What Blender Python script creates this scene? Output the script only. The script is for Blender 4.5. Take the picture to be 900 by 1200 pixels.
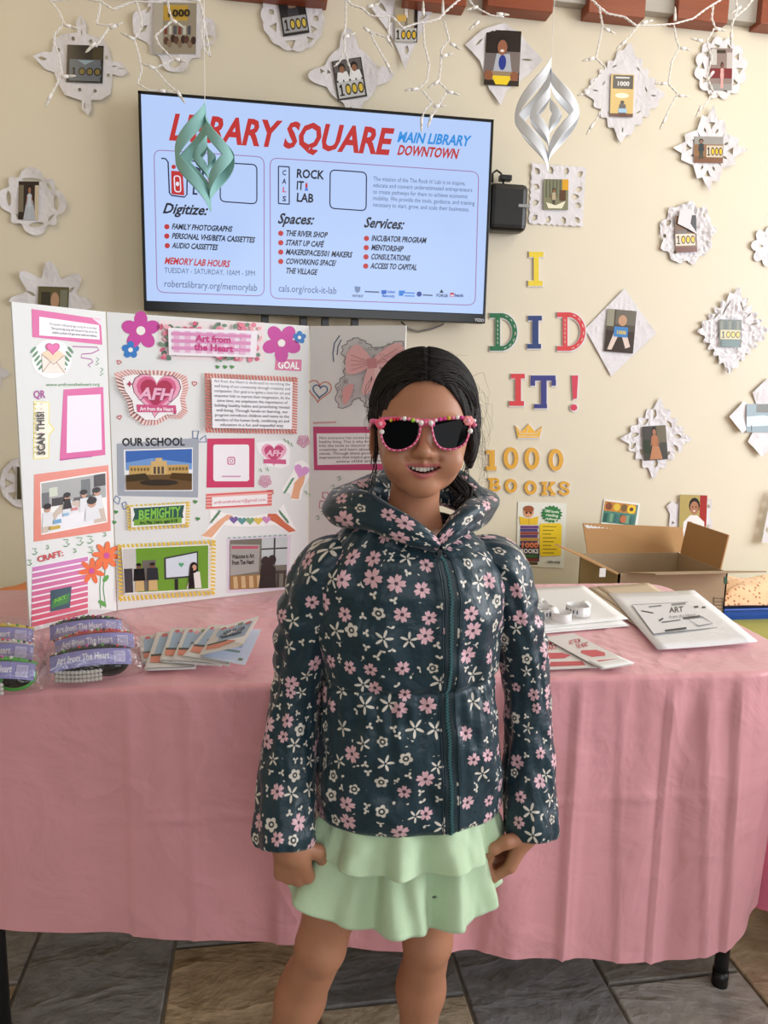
import bpy, bmesh, math, random
import numpy as np
from mathutils import Vector, Matrix, noise
from mathutils.geometry import delaunay_2d_cdt
PI = math.pi
random.seed(7)
S = bpy.context.scene
COL = S.collection
for o in list(bpy.data.objects): bpy.data.objects.remove(o)

# ------------------------------------------------------------------ camera
FPX, CAMH = 870.0, 1.25
PITCH, ROLL, YAW = [math.radians(v) for v in (9.26, 1.29, 9.04)]
fw = Vector((math.sin(YAW)*math.cos(PITCH), math.cos(YAW)*math.cos(PITCH), -math.sin(PITCH)))
rt = Vector((math.cos(YAW), -math.sin(YAW), 0)); up = rt.cross(fw)
RT = math.cos(ROLL)*rt + math.sin(ROLL)*up; UP = -math.sin(ROLL)*rt + math.cos(ROLL)*up
cd = bpy.data.cameras.new('camera'); cam = bpy.data.objects.new('camera', cd); COL.objects.link(cam)
cd.sensor_fit = 'VERTICAL'; cd.sensor_height = 36.0; cd.lens = FPX*36/1200; cd.clip_start = .02
cam.matrix_world = Matrix(((RT.x, UP.x, -fw.x, 0), (RT.y, UP.y, -fw.y, 0), (RT.z, UP.z, -fw.z, CAMH), (0, 0, 0, 1)))
S.camera = cam

# ------------------------------------------------------------------ light
S.view_settings.view_transform = 'Standard'; S.view_settings.look = 'None'
S.view_settings.gamma = 1.0; S.view_settings.use_curve_mapping = False
S.view_settings.exposure = 0.06
w = bpy.data.worlds.new('world'); S.world = w; w.use_nodes = True
w.node_tree.nodes['Background'].inputs[0].default_value = (.86, .93, 1, 1)
w.node_tree.nodes['Background'].inputs[1].default_value = .25
def area(name, loc, aim, sx, sy, power, col):
    l = bpy.data.lights.new(name, 'AREA'); l.shape = 'RECTANGLE'; l.size = sx; l.size_y = sy; l.energy = power; l.color = col
    o = bpy.data.objects.new(name, l); COL.objects.link(o); o.location = loc
    o.rotation_euler = (Vector(aim)-Vector(loc)).to_track_quat('-Z', 'Y').to_euler(); return o
area('window_daylight_right', (4.8, .1, 1.9), (.5, 1.7, .9), 3.2, 2.4, 215, (.93, .96, 1))
area('front_fill', (.8, -3.6, 2.0), (.4, 1.6, 1.0), 3.6, 2.2, 55, (.96, .97, 1))  # added soft fill behind the camera, no window known there
area('ceiling_lamp_warm', (-1.2, 1.7, 2.9), (-.7, 2.9, 1.9), .5, .5, 5, (1, .78, .5))
area('ceiling_lamp_warm_right', (1.7, 1.9, 2.9), (1.5, 2.9, 1.7), .6, .6, 6, (1, .88, .70))

# ------------------------------------------------------------------ pixel rays: where a sight line of the photo meets a real plane
def ray(px, py): return fw + RT*((px-450)/FPX) - UP*((py-600)/FPX)
C0 = Vector((0, 0, CAMH))
def P(px, py, y):  d = ray(px, py); return C0 + d*(y/d.y)
def PZ(px, py, z): d = ray(px, py); return C0 + d*((z-CAMH)/d.z)
class Plane:
    def __init__(s, o, n):
        s.o = Vector(o); s.n = Vector(n).normalized()
        if s.n.dot(C0-s.o) < 0: s.n = -s.n
    def __call__(s, px, py, h=0.0):
        d = ray(px, py); q = s.o + s.n*h
        return C0 + d*((q-C0).dot(s.n)/d.dot(s.n))
def off_plane(pl, h):
    return Plane(pl.o+pl.n*h, pl.n)

# ------------------------------------------------------------------ colours and materials
def lin(c):
    if isinstance(c, str):
        c = c.lstrip('#'); c = [int(c[i:i+2], 16) for i in (0, 2, 4)]
    return tuple(((v/255)/12.92 if v/255 <= .04045 else ((v/255+.055)/1.055)**2.4) for v in c)
class NT:
    def __init__(s, m): s.nt = m.node_tree; s.N = s.nt.nodes; s.L = s.nt.links; s.b = s.N['Principled BSDF']
    def new(s, t, **k):
        n = s.N.new(t)
        for a, v in k.items(): setattr(n, a, v)
        return n
    def put(s, sock, v):
        if hasattr(v, 'is_output'): s.L.new(v, sock)
        elif v is not None: sock.default_value = v
    def m(s, op, a, b=None, c=None, clamp=False):
        n = s.new('ShaderNodeMath', operation=op); n.use_clamp = clamp
        for i, v in enumerate((a, b, c)): s.put(n.inputs[i], v) if v is not None else None
        return n.outputs[0]
    def v(s, op, a, b=None):
        n = s.new('ShaderNodeVectorMath', operation=op); s.put(n.inputs[0], a)
        if b is not None: s.put(n.inputs[1], b)
        return n.outputs[0]
    def mix(s, f, a, b):
        n = s.new('ShaderNodeMix', data_type='RGBA'); s.put(n.inputs[0], f)
        s.put(n.inputs[6], a if hasattr(a, 'is_output') else (*a, 1)); s.put(n.inputs[7], b if hasattr(b, 'is_output') else (*b, 1)); return n.outputs[2]
    def noise(s, vec, scale, detail=3, rough=.5, dist=0):
        n = s.new('ShaderNodeTexNoise'); s.put(n.inputs['Vector'], vec)
        n.inputs['Scale'].default_value = scale; n.inputs['Detail'].default_value = detail; n.inputs['Roughness'].default_value = rough
        n.inputs['Distortion'].default_value = dist; return n.outputs[0]
    def obj(s): return s.new('ShaderNodeTexCoord').outputs['Object']
    def bump(s, h, strength, dist):
        n = s.new('ShaderNodeBump'); n.inputs['Strength'].default_value = strength; n.inputs['Distance'].default_value = dist
        s.put(n.inputs['Height'], h); s.L.new(n.outputs[0], s.b.inputs['Normal'])
def mat(name, col, rough=.6, metal=0, noisy=0, nscale=30, bump=0, bscale=200, bdist=.001, sheen=0, spec=.5, attr=False, sss=0, coat=0):
    m = bpy.data.materials.new(name); m.use_nodes = True; t = NT(m); b = t.b
    c = lin(col); b.inputs['Base Color'].default_value = (*c, 1); b.inputs['Roughness'].default_value = rough; b.inputs['Metallic'].default_value = metal
    b.inputs['Specular IOR Level'].default_value = spec; b.inputs['Sheen Weight'].default_value = sheen; b.inputs['Coat Weight'].default_value = coat
    base = None
    if attr:
        a = t.new('ShaderNodeAttribute', attribute_name='Col'); base = a.outputs['Color']; t.L.new(base, b.inputs['Base Color'])
    if noisy:
        f = t.noise(t.obj(), nscale, 4)
        f = t.m('MULTIPLY_ADD', t.m('SUBTRACT', f, .5), noisy*2, 1.0)
        src = base if base is not None else t.new('ShaderNodeRGB').outputs[0]
        if base is None: src.default_value = (*c, 1)
        mx = t.new('ShaderNodeVectorMath', operation='SCALE'); t.L.new(src, mx.inputs[0]); t.L.new(f, mx.inputs['Scale']); t.L.new(mx.outputs[0], b.inputs['Base Color'])
    if bump: t.bump(t.noise(t.obj(), bscale, 3), bump, bdist)
    if sss: b.inputs['Subsurface Weight'].default_value = sss; b.inputs['Subsurface Radius'].default_value = (.012, .005, .003); b.inputs['Subsurface Scale'].default_value = .5
    return m
M = {}
M['print'] = mat('printed_paper', '#ffffff', .45, attr=True, noisy=.02, nscale=90)
M['photo'] = mat('glossy_photo_paper', '#ffffff', .22, attr=True, noisy=.03, nscale=60)
M['paper'] = mat('white_cut_paper', (216, 213, 216), .6, noisy=.03, bump=.35, bscale=60, bdist=.002)
M['sheet'] = mat('plain_paper', (236, 234, 232), .55, noisy=.015, bump=.1, bscale=25, bdist=.003)
M['paint'] = mat('hand_painted_card', '#ffffff', .55, attr=True, noisy=.10, nscale=110)
M['wall'] = mat('cream_wall_paint', (217, 208, 186), .55, noisy=.02, nscale=5, bump=.06, bscale=160, bdist=.001)
M['ceil'] = mat('ceiling_paint', (225, 220, 210), .8)
M['soffit'] = mat('grey_soffit', (176, 172, 164), .7, noisy=.03)
M['black'] = mat('black_plastic', (14, 14, 15), .35, noisy=.05)
M['gloss'] = mat('glossy_black_bezel', (8, 8, 9), .18)
M['metal'] = mat('black_painted_steel', (30, 31, 34), .35, noisy=.06, spec=.6)
M['steel'] = mat('grey_steel', (150, 150, 150), .35, metal=.9)
M['bench'] = mat('olive_green_bench_paint', (172, 168, 78), .5, noisy=.05, nscale=8)
M['card'] = mat('corrugated_cardboard', (176, 134, 86), .8, noisy=.06, nscale=14, bump=.1, bscale=300)
M['cardout'] = mat('cardboard_outside', (172, 150, 120), .8, noisy=.06, nscale=14, bump=.1, bscale=300)
M['blue'] = mat('blue_plastic_lid', (30, 82, 180), .4, noisy=.04)
M['orange'] = mat('orange_canvas', (226, 140, 84), .7, noisy=.06, nscale=12, bump=.2, bscale=400)
M['wire'] = mat('white_light_wire', (236, 233, 230), .4, noisy=.02)
M['lamp'] = mat('clear_unlit_bulb', (214, 210, 200), .12, noisy=.02)
M['board'] = mat('white_display_board', (228, 230, 228), .6, noisy=.012, nscale=10)
M['teal'] = mat('mint_paper', (136, 188, 184), .6, noisy=.02)
M['orn'] = mat('white_ornament_paper', (236, 240, 244), .6, noisy=.02)
M['skin'] = mat('skin', '#ffffff', .46, attr=True, noisy=.04, nscale=45, bump=.06, bscale=900, bdist=.0004, sss=.12)
M['teeth'] = mat('tooth_enamel', (235, 228, 214), .25, noisy=.02)
M['lens'] = mat('dark_lens', (5, 5, 6), .06, spec=.12)
M['frame'] = mat('pink_plastic', (236, 104, 148), .25, noisy=.12, nscale=600)
M['bead'] = mat('bead_gloss', '#ffffff', .2, attr=True)
M['eye'] = mat('eye', (220, 215, 210), .2)
M['zip'] = mat('zipper_teeth', (52, 92, 96), .4, noisy=.1, nscale=500)
M['ztape'] = mat('zipper_tape', (18, 40, 48), .6)
def hair_mat():
    m = mat('black_hair', (17, 13, 12), .46, spec=.28); t = NT(m)
    mp = t.new('ShaderNodeMapping'); mp.inputs['Scale'].default_value = (50, 520, 520); t.L.new(t.obj(), mp.inputs['Vector'])
    f = t.noise(mp.outputs[0], 1.0, 3, .6, .6); t.bump(f, .6, .003)
    t.L.new(t.mix(f, lin((10, 8, 8)), lin((36, 28, 24))), t.b.inputs['Base Color']); return m
M['hair'] = hair_mat()
def cloth_mat(name, col, rough=.42):
    m = mat(name, col, rough, sheen=.25, spec=.35); t = NT(m); o = t.obj()
    c = lin(col); f = t.noise(o, 3.5, 4, .55, .4)
    t.L.new(t.mix(f, tuple(v*.94 for v in c), tuple(min(1, v*1.05) for v in c)), t.b.inputs['Base Color'])
    n1 = t.noise(o, 6.5, 4, .5, .5); n2 = t.noise(o, 900, 1)
    rg = t.m('ABSOLUTE', t.m('SUBTRACT', t.noise(o, 3.2, 3, .5, .8), .5)); rg = t.m('SUBTRACT', 1.0, t.m('MULTIPLY', rg, 14.0, clamp=True))
    t.bump(t.m('ADD', t.m('MULTIPLY_ADD', n2, .012, n1), t.m('MULTIPLY', rg, .16)), .5, .022); return m
M['pink'] = cloth_mat('pink_satin', (226, 160, 166), .36)
M['hotpink'] = cloth_mat('bright_pink_satin', (236, 120, 150))
def skirt_mat():
    m = mat('mint_jersey', (190, 214, 178), .8, sheen=.3, spec=.2); t = NT(m)
    t.bump(t.m('ADD', t.noise(t.obj(), 55, 4, .6, .8), t.m('MULTIPLY', t.noise(t.obj(), 1500, 1), .15)), .3, .003); return m
M['mint'] = skirt_mat()
def floral():
    m = mat('floral_teal_fabric', (20, 48, 58), .42, sheen=.15, spec=.4); t = NT(m)
    uv = t.new('ShaderNodeUVMap', uv_map='UV').outputs[0]
    def layer(scale, off, rnd):
        p = t.v('ADD', t.v('MULTIPLY', uv, (scale, scale, 0)), off)
        vo = t.new('ShaderNodeTexVoronoi', voronoi_dimensions='2D', feature='F1'); t.L.new(p, vo.inputs['Vector'])
        vo.inputs['Scale'].default_value = 1; vo.inputs['Randomness'].default_value = rnd
        d = t.v('SUBTRACT', p, vo.outputs['Position']); sp = t.new('ShaderNodeSeparateXYZ'); t.L.new(d, sp.inputs[0])
        cs = t.new('ShaderNodeSeparateColor'); t.L.new(vo.outputs['Color'], cs.inputs[0])
        r = t.m('SQRT', t.m('ADD', t.m('MULTIPLY', sp.outputs[0], sp.outputs[0]), t.m('MULTIPLY', sp.outputs[1], sp.outputs[1])))
        th = t.m('ADD', t.m('ARCTAN2', sp.outputs[1], sp.outputs[0]), t.m('MULTIPLY', cs.outputs[2], 6.283))
        return r, th, cs.outputs[0], cs.outputs[1]
    def sm(r, rad): # 1 inside
        return t.m('MULTIPLY_ADD', t.m('SUBTRACT', rad, r), 28.0, .5, clamp=True)
    def band(x, lo, hi): return t.m('MULTIPLY', t.m('GREATER_THAN', x, lo), t.m('LESS_THAN', x, hi))
    r, th, k, g = layer(28, (3.3, 1.7, 0), .72)
    c25 = t.m('ABSOLUTE', t.m('COSINE', t.m('MULTIPLY', th, 2.5)))
    R = t.m('MULTIPLY_ADD', g, .15, .275)
    notch = t.m('MULTIPLY_ADD', t.m('POWER', c25, 14), -.22, 1)
    pink = t.m('MULTIPLY', sm(r, t.m('MULTIPLY', t.m('MULTIPLY', R, notch), t.m('MULTIPLY_ADD', t.m('POWER', c25, .55), .86, .16))), t.m('LESS_THAN', k, .44))
    pcen = t.m('MULTIPLY', sm(r, .075), t.m('LESS_THAN', k, .44))
    isw = band(k, .44, .68)
    Rw = t.m('MULTIPLY', R, .70)
    whi = t.m('MULTIPLY', sm(r, t.m('MULTIPLY', Rw, t.m('MULTIPLY_ADD', c25, .34, .68))), isw)
    ring = t.m('MULTIPLY', t.m('SUBTRACT', sm(r, .125), sm(r, .055)), isw)
    iss = t.m('GREATER_THAN', k, .68)
    spr = t.m('MULTIPLY', t.m('SUBTRACT', sm(r, t.m('MULTIPLY', t.m('MULTIPLY_ADD', g, .12, .29), t.m('POWER', c25, 2.6))), sm(r, .05)), iss, clamp=True)
    far = t.m('GREATER_THAN', r, .47)
    r2, th2, k2, g2 = layer(52, (9.1, 4.2, 0), .8)
    c15 = t.m('ABSOLUTE', t.m('COSINE', t.m('MULTIPLY', th2, 1.5)))
    bud = t.m('MULTIPLY', t.m('MULTIPLY', sm(r2, t.m('MULTIPLY', .30, t.m('MULTIPLY_ADD', t.m('POWER', c15, 1.6), .9, .1))), far), t.m('LESS_THAN', k2, .62))
    base = lin((16, 46, 57)); W = lin((218, 210, 198)); PK = lin((220, 176, 184))
    col = t.mix(bud, base, W); col = t.mix(spr, col, W); col = t.mix(whi, col, W); col = t.mix(ring, col, lin((16, 30, 38)))
    col = t.mix(pink, col, PK); col = t.mix(pcen, col, lin((60, 40, 55)))
    t.L.new(col, t.b.inputs['Base Color'])
    n = t.noise(uv, 30, 3, .5, .3); n2 = t.noise(uv, 11, 3, .5, .4)
    t.bump(t.m('ADD', n, t.m('MULTIPLY', n2, 2.6)), .5, .009); return m
M['floral'] = floral()
def slate_mat():
    m = mat('slate_tile', '#ffffff', .55, spec=.4); t = NT(m); o = t.obj()
    a = t.new('ShaderNodeAttribute', attribute_name='Col').outputs['Color']
    mp = t.new('ShaderNodeMapping'); mp.inputs['Rotation'].default_value = (0, 0, .9); mp.inputs['Scale'].default_value = (1.0, 2.2, 1); t.L.new(o, mp.inputs['Vector'])
    rg = t.m('ABSOLUTE', t.m('SUBTRACT', t.noise(mp.outputs[0], 4.2, 4, .5, .5), .5)); n1 = t.m('SUBTRACT', .8, t.m('MULTIPLY', rg, 2.4)); n2 = t.noise(o, 20, 5, .6)
    sc = t.new('ShaderNodeVectorMath', operation='SCALE'); t.L.new(a, sc.inputs[0])
    t.L.new(t.m('MULTIPLY_ADD', n1, .75, t.m('MULTIPLY_ADD', n2, 1.5, .15)), sc.inputs['Scale'])
    t.L.new(sc.outputs[0], t.b.inputs['Base Color'])
    t.bump(t.m('MULTIPLY_ADD', n2, .6, n1), .9, .013); return m
M['slate'] = slate_mat()
M['grout'] = mat('grout', (176, 166, 148), .85, noisy=.1, nscale=60, bump=.3, bscale=300)
def wood_mat():
    m = mat('red_brown_wood', (140, 66, 34), .4); t = NT(m); mp = t.new('ShaderNodeMapping'); mp.inputs['Scale'].default_value = (3, 30, 30); t.L.new(t.obj(), mp.inputs['Vector'])
    t.L.new(t.mix(t.noise(mp.outputs[0], 2, 5, .6, .5), lin((116, 52, 26)), lin((152, 76, 42))), t.b.inputs['Base Color']); return m
M['wood'] = wood_mat()
def glow_mat():
    m = bpy.data.materials.new('lit_screen'); m.use_nodes = True; t = NT(m)
    a = t.new('ShaderNodeAttribute', attribute_name='Col').outputs['Color']
    t.b.inputs['Base Color'].default_value = (.01, .01, .01, 1); t.b.inputs['Roughness'].default_value = .22
    t.L.new(a, t.b.inputs['Emission Color']); t.b.inputs['Emission Strength'].default_value = 1.0; return m
M['glow'] = glow_mat()
def clear_mat():
    m = bpy.data.materials.new('clear_plastic_film'); m.use_nodes = True; t = NT(m)
    tr = t.new('ShaderNodeBsdfTransparent'); tr.inputs[0].default_value = (.975, .97, .98, 1)
    gl = t.new('ShaderNodeBsdfGlossy'); gl.inputs['Roughness'].default_value = .12
    n = t.new('ShaderNodeBump'); n.inputs['Strength'].default_value = .8; n.inputs['Distance'].default_value = .006
    t.L.new(t.noise(t.obj(), 60, 3, .5, 1), n.inputs['Height']); t.L.new(n.outputs[0], gl.inputs['Normal'])
    mx = t.new('ShaderNodeMixShader'); mx.inputs[0].default_value = .12
    t.L.new(tr.outputs[0], mx.inputs[1]); t.L.new(gl.outputs[0], mx.inputs[2])
    t.L.new(mx.outputs[0], t.N['Material Output'].inputs[0]); return m
M['clear'] = clear_mat()

# ------------------------------------------------------------------ objects
def tag(o, label=None, cat=None, group=None, kind=None):
    for k, v in (('label', label), ('category', cat), ('group', group), ('kind', kind)):
        if v: o[k] = v
    return o
def empty(name, loc, label, cat, group=None):
    o = bpy.data.objects.new(name, None); COL.objects.link(o); o.location = loc; o.empty_display_size = .05
    return tag(o, label, cat, group)
WLOC = {}
def wloc(o):
    v = Vector(o.location)
    while o.parent: o = o.parent; v += Vector(o.location)
    return v
class MB:
    def __init__(s): s.V = []; s.F = []; s.C = []; s.M = []; s.UV = None; s.c = (1, 1, 1); s.mi = 0
    def col(s, c): s.c = lin(c); return s
    def add(s, V, F):
        b = len(s.V); s.V += [tuple(v) for v in V]
        for f in F: s.F.append([i+b for i in f]); s.C.append(s.c); s.M.append(s.mi)
    def poly(s, pts): s.add(pts, [list(range(len(pts)))])
    def box(s, c, d, R=None, bev=0):
        x, y, z = [v/2 for v in d]; c = Vector(c)
        if bev:
            bm = bmesh.new(); bmesh.ops.create_cube(bm, size=1)
            for v in bm.verts: v.co = Vector((v.co.x*d[0], v.co.y*d[1], v.co.z*d[2]))
            bmesh.ops.bevel(bm, geom=bm.edges[:], offset=bev, segments=3, affect='EDGES', profile=.5)
            bm.verts.index_update()
            s.add([(R @ v.co if R else v.co)+c for v in bm.verts], [[v.index for v in f.verts] for f in bm.faces]); bm.free(); return
        P8 = [Vector((a*x, b*y, e*z)) for a in (-1, 1) for b in (-1, 1) for e in (-1, 1)]
        if R: P8 = [R @ p for p in P8]
        s.add([p+c for p in P8], [(0, 1, 3, 2), (4, 6, 7, 5), (0, 4, 5, 1), (2, 3, 7, 6), (0, 2, 6, 4), (1, 5, 7, 3)])
    def prism(s, pts, n, t):  # polygon pts extruded along n by t
        n = Vector(n)*t; k = len(pts); a = [Vector(p) for p in pts]
        s.add(a+[p+n for p in a], [list(range(k))[::-1], list(range(k, 2*k))]+[[i, (i+1) % k, k+(i+1) % k, k+i] for i in range(k)])
    def tube(s, path, r, n=8, cap=True, flat=None):
        path = [Vector(p) for p in path]; N = len(path)
        rr = r if isinstance(r, (list, tuple)) else [r]*N
        t0 = (path[1]-path[0]).normalized(); nrm = t0.orthogonal().normalized(); V = []; prev = t0
        for i in range(N):
            t = (path[min(i+1, N-1)]-path[max(i-1, 0)]).normalized()
            q = prev.rotation_difference(t); nrm = q @ nrm; prev = t; bi = t.cross(nrm)
            for k in range(n):
                a = 2*PI*k/n; V.append(path[i]+rr[i]*(math.cos(a)*nrm+math.sin(a)*bi))
        F = [[i*n+k, i*n+(k+1) % n, (i+1)*n+(k+1) % n, (i+1)*n+k] for i in range(N-1) for k in range(n)]
        if cap: F += [list(range(n))[::-1], [(N-1)*n+k for k in range(n)]]
        s.add(V, F)
    def ball(s, c, r, n=10, m=6):
        c = Vector(c); r = r if isinstance(r, (tuple, list)) else (r, r, r)
        V = [c+Vector((0, 0, r[2]))]
        for i in range(1, m):
            p = PI*i/m
            for k in range(n): a = 2*PI*k/n; V.append(c+Vector((r[0]*math.sin(p)*math.cos(a), r[1]*math.sin(p)*math.sin(a), r[2]*math.cos(p))))
        V.append(c-Vector((0, 0, r[2]))); F = [[0, 1+k, 1+(k+1) % n] for k in range(n)]
        for i in range(m-2): F += [[1+i*n+k, 1+(i+1)*n+k, 1+(i+1)*n+(k+1) % n, 1+i*n+(k+1) % n] for k in range(n)]
        F += [[len(V)-1, 1+(m-2)*n+(k+1) % n, 1+(m-2)*n+k] for k in range(n)]; s.add(V, F)
    def grid(s, G, closed=False):  # G[i][j]
        n, m = len(G), len(G[0]); V = [p for row in G for p in row]
        F = [[i*m+j, i*m+(j+1) % m, (i+1)*m+(j+1) % m, (i+1)*m+j] for i in range(n-1) for j in range(m if closed else m-1)]
        s.add(V, F)
    def build(s, name, mats, parent=None, smooth=False, loc=None, solid=0, subsurf=0, off=-1):
        V = np.array(s.V, float)
        if loc is None: loc = Vector(((V[:, 0].min()+V[:, 0].max())/2, (V[:, 1].min()+V[:, 1].max())/2, V[:, 2].min())) if parent is None else wloc(parent)
        loc = Vector(loc); me = bpy.data.meshes.new(name); me.from_pydata((V-np.array(loc)).tolist(), [], s.F)
        mats = mats if isinstance(mats, (list, tuple)) else [mats]
        for m in mats: me.materials.append(m)
        if len(mats) > 1: me.polygons.foreach_set('material_index', s.M)
        if any(c != (1, 1, 1) for c in s.C):
            a = me.color_attributes.new('Col', 'FLOAT_COLOR', 'CORNER'); d = []
            for f, c in zip(s.F, s.C): d += [c[0], c[1], c[2], 1.0]*len(f)
            a.data.foreach_set('color', d)
        if s.UV is not None:
            u = me.uv_layers.new(name='UV'); idx = np.empty(len(me.loops), int); me.loops.foreach_get('vertex_index', idx)
            u.data.foreach_set('uv', np.array(s.UV, float)[idx].ravel())
        if smooth: me.polygons.foreach_set('use_smooth', [True]*len(me.polygons))
        me.update(); o = bpy.data.objects.new(name, me); COL.objects.link(o)
        if parent: o.parent = parent; o.location = loc-wloc(parent)
        else: o.location = loc
        if solid: md = o.modifiers.new('thickness', 'SOLIDIFY'); md.thickness = solid; md.offset = off
        if subsurf: md = o.modifiers.new('smooth', 'SUBSURF'); md.levels = md.render_levels = subsurf
        return o
def struct(o): o['kind'] = 'structure'; return o

# ------------------------------------------------------------------ glyphs of the built-in font
CHARS = "ABCDEFGHIJKLMNOPQRSTUVWXYZabcdefghijklmnopqrstuvwxyz0123456789.,:;!?/-_@&'()+É"
GLY = {}
def make_glyphs():
    tmp = []
    for key, offs in (('r', 0.0), ('b', .028), ('x', .034)):
        def fo(txt):
            c = bpy.data.curves.new('g', 'FONT'); c.body = txt; c.size = 1; c.resolution_u = 2; c.offset = offs; c.fill_mode = 'FRONT'
            o = bpy.data.objects.new('g', c); COL.objects.link(o); tmp.append(o); return o
        hh = fo('HH')
        for ch in CHARS: GLY[key, ch] = [fo(ch), fo('H'+ch+'H')]
        GLY[key, 'HH'] = hh
    dg = bpy.context.evaluated_depsgraph_get()
    def arr(o):
        e = o.evaluated_get(dg); me = e.to_mesh(); V = [(v.co.x, v.co.y) for v in me.vertices]; F = [list(p.vertices) for p in me.polygons]; e.to_mesh_clear(); return V, F
    for key in 'rbx':
        V, _ = arr(GLY[key, 'HH']); w0 = max(v[0] for v in V); caph = max(v[1] for v in V)
        for ch in CHARS:
            V, F = arr(GLY[key, ch][0]); V2, _ = arr(GLY[key, ch][1]); adv = max(v[0] for v in V2)-w0
            GLY[key, ch] = (V, F, adv, caph)
    for o in tmp:
        c = o.data; bpy.data.objects.remove(o); bpy.data.curves.remove(c)
make_glyphs()
def text_tris(s, w='b'):
    x = 0; out = []; cap = GLY['r', 'H'][3]
    for ch in s:
        if ch == ' ': x += .28; continue
        V, F, adv, _ = GLY[w, ch]; out.append(([(a+x, b) for a, b in V], F)); x += adv
    return out, x, cap

def smooth2(pts, n=4):
    out = []; N = len(pts); pts = [Vector(p) for p in pts]
    for i in range(N):
        p0, p1, p2, p3 = pts[i-1], pts[i], pts[(i+1) % N], pts[(i+2) % N]
        for j in range(n): u = j/n; out.append(tuple(.5*((2*p1)+(p2-p0)*u+(2*p0-5*p1+4*p2-p3)*u*u+(3*p1-p0-3*p2+p3)*u**3)))
    return out
class Pic(MB):  # flat print: shapes given where the photo shows them, lying on plane pl, each shape a hair above the last
    def __init__(s, pl, base=0.0, step=.00012): super().__init__(); s.pl = pl; s.h = base; s.step = step
    def up(s): s.h += s.step; return s
    def pt(s, p): return s.pl(p[0], p[1], s.h)
    def pg(s, pts, c): s.col(c); s.up(); s.poly([s.pt(p) for p in pts][::-1]); return s
    def rect(s, x0, y0, x1, y1, c): return s.pg([(x0, y0), (x1, y0), (x1, y1), (x0, y1)], c)
    def ell(s, x, y, rx, ry, c, n=20, rot=0, a0=0, a1=2*PI):
        cr, sr = math.cos(rot), math.sin(rot); k = n if a1-a0 >= 2*PI-.01 else n+1
        return s.pg([(x+rx*math.cos(a)*cr-ry*math.sin(a)*sr, y+rx*math.cos(a)*sr+ry*math.sin(a)*cr) for a in [a0+(a1-a0)*i/n for i in range(k)]], c)
    def line(s, pts, wd, c, closed=False):
        s.col(c); s.up(); P_ = [Vector(p) for p in pts]; n = len(P_)
        L, R = [], []
        for i in range(n):
            a = P_[(i-1) % n] if closed or i > 0 else P_[i]; b = P_[(i+1) % n] if closed or i < n-1 else P_[i]
            t = (b-a).normalized() if (b-a).length > 1e-6 else Vector((1, 0)); nn = Vector((-t.y, t.x))*wd/2
            L.append(s.pt(P_[i]+nn)); R.append(s.pt(P_[i]-nn))
        k = n if closed else n-1
        s.add(L+R, [[i, (i+1) % n, n+(i+1) % n, n+i] for i in range(k)]); return s
    def heart(s, x, y, r, c, rot=0, outline=0):
        pts = []
        for i in range(24):
            t = 2*PI*i/24; a = 16*math.sin(t)**3/16*r; b = -(13*math.cos(t)-5*math.cos(2*t)-2*math.cos(3*t)-math.cos(4*t))/16*r
            pts.append((x+a*math.cos(rot)-b*math.sin(rot), y+a*math.sin(rot)+b*math.cos(rot)))
        return s.line(pts, outline, c, True) if outline else s.pg(pts, c)
    def flower(s, x, y, r, c, cc='#f0eee8', n=5, rot=0, rc=.3, fat=.42):
        for k in range(n):
            a = rot+2*PI*k/n; s.ell(x+math.cos(a)*r*.6, y+math.sin(a)*r*.6, r*.45, r*fat, c, 14, a)
        return s.ell(x, y, r*rc, r*rc, cc, 14)
    def text(s, st, A, B, h, c, w='b', shear=0.0, fit=True):
        T, wd, cap = text_tris(st, w); A = Vector(A); B = Vector(B); ex = (B-A).normalized(); ey = Vector((ex.y, -ex.x)); 
        sy = h/cap; sx = (B-A).length/wd if fit else sy
        s.col(c); s.up()
        for V, F in T: s.add([s.pt(A+ex*(a*sx+b*shear*sy)+ey*(b*sy)) for a, b in V], F)
        return s
    def rrect(s, q, r, wd, c):  # outline of a rounded quad
        pts = []; q = [Vector(p) for p in q]
        for i in range(4):
            p = q[i]; a = (q[i-1]-p).normalized()*r; b = (q[(i+1) % 4]-p).normalized()*r
            for t in (0, .25, .5, .75, 1): pts.append(p+a*(1-t)**2+b*t**2)
        return s.line(pts, wd, c, True)

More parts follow.
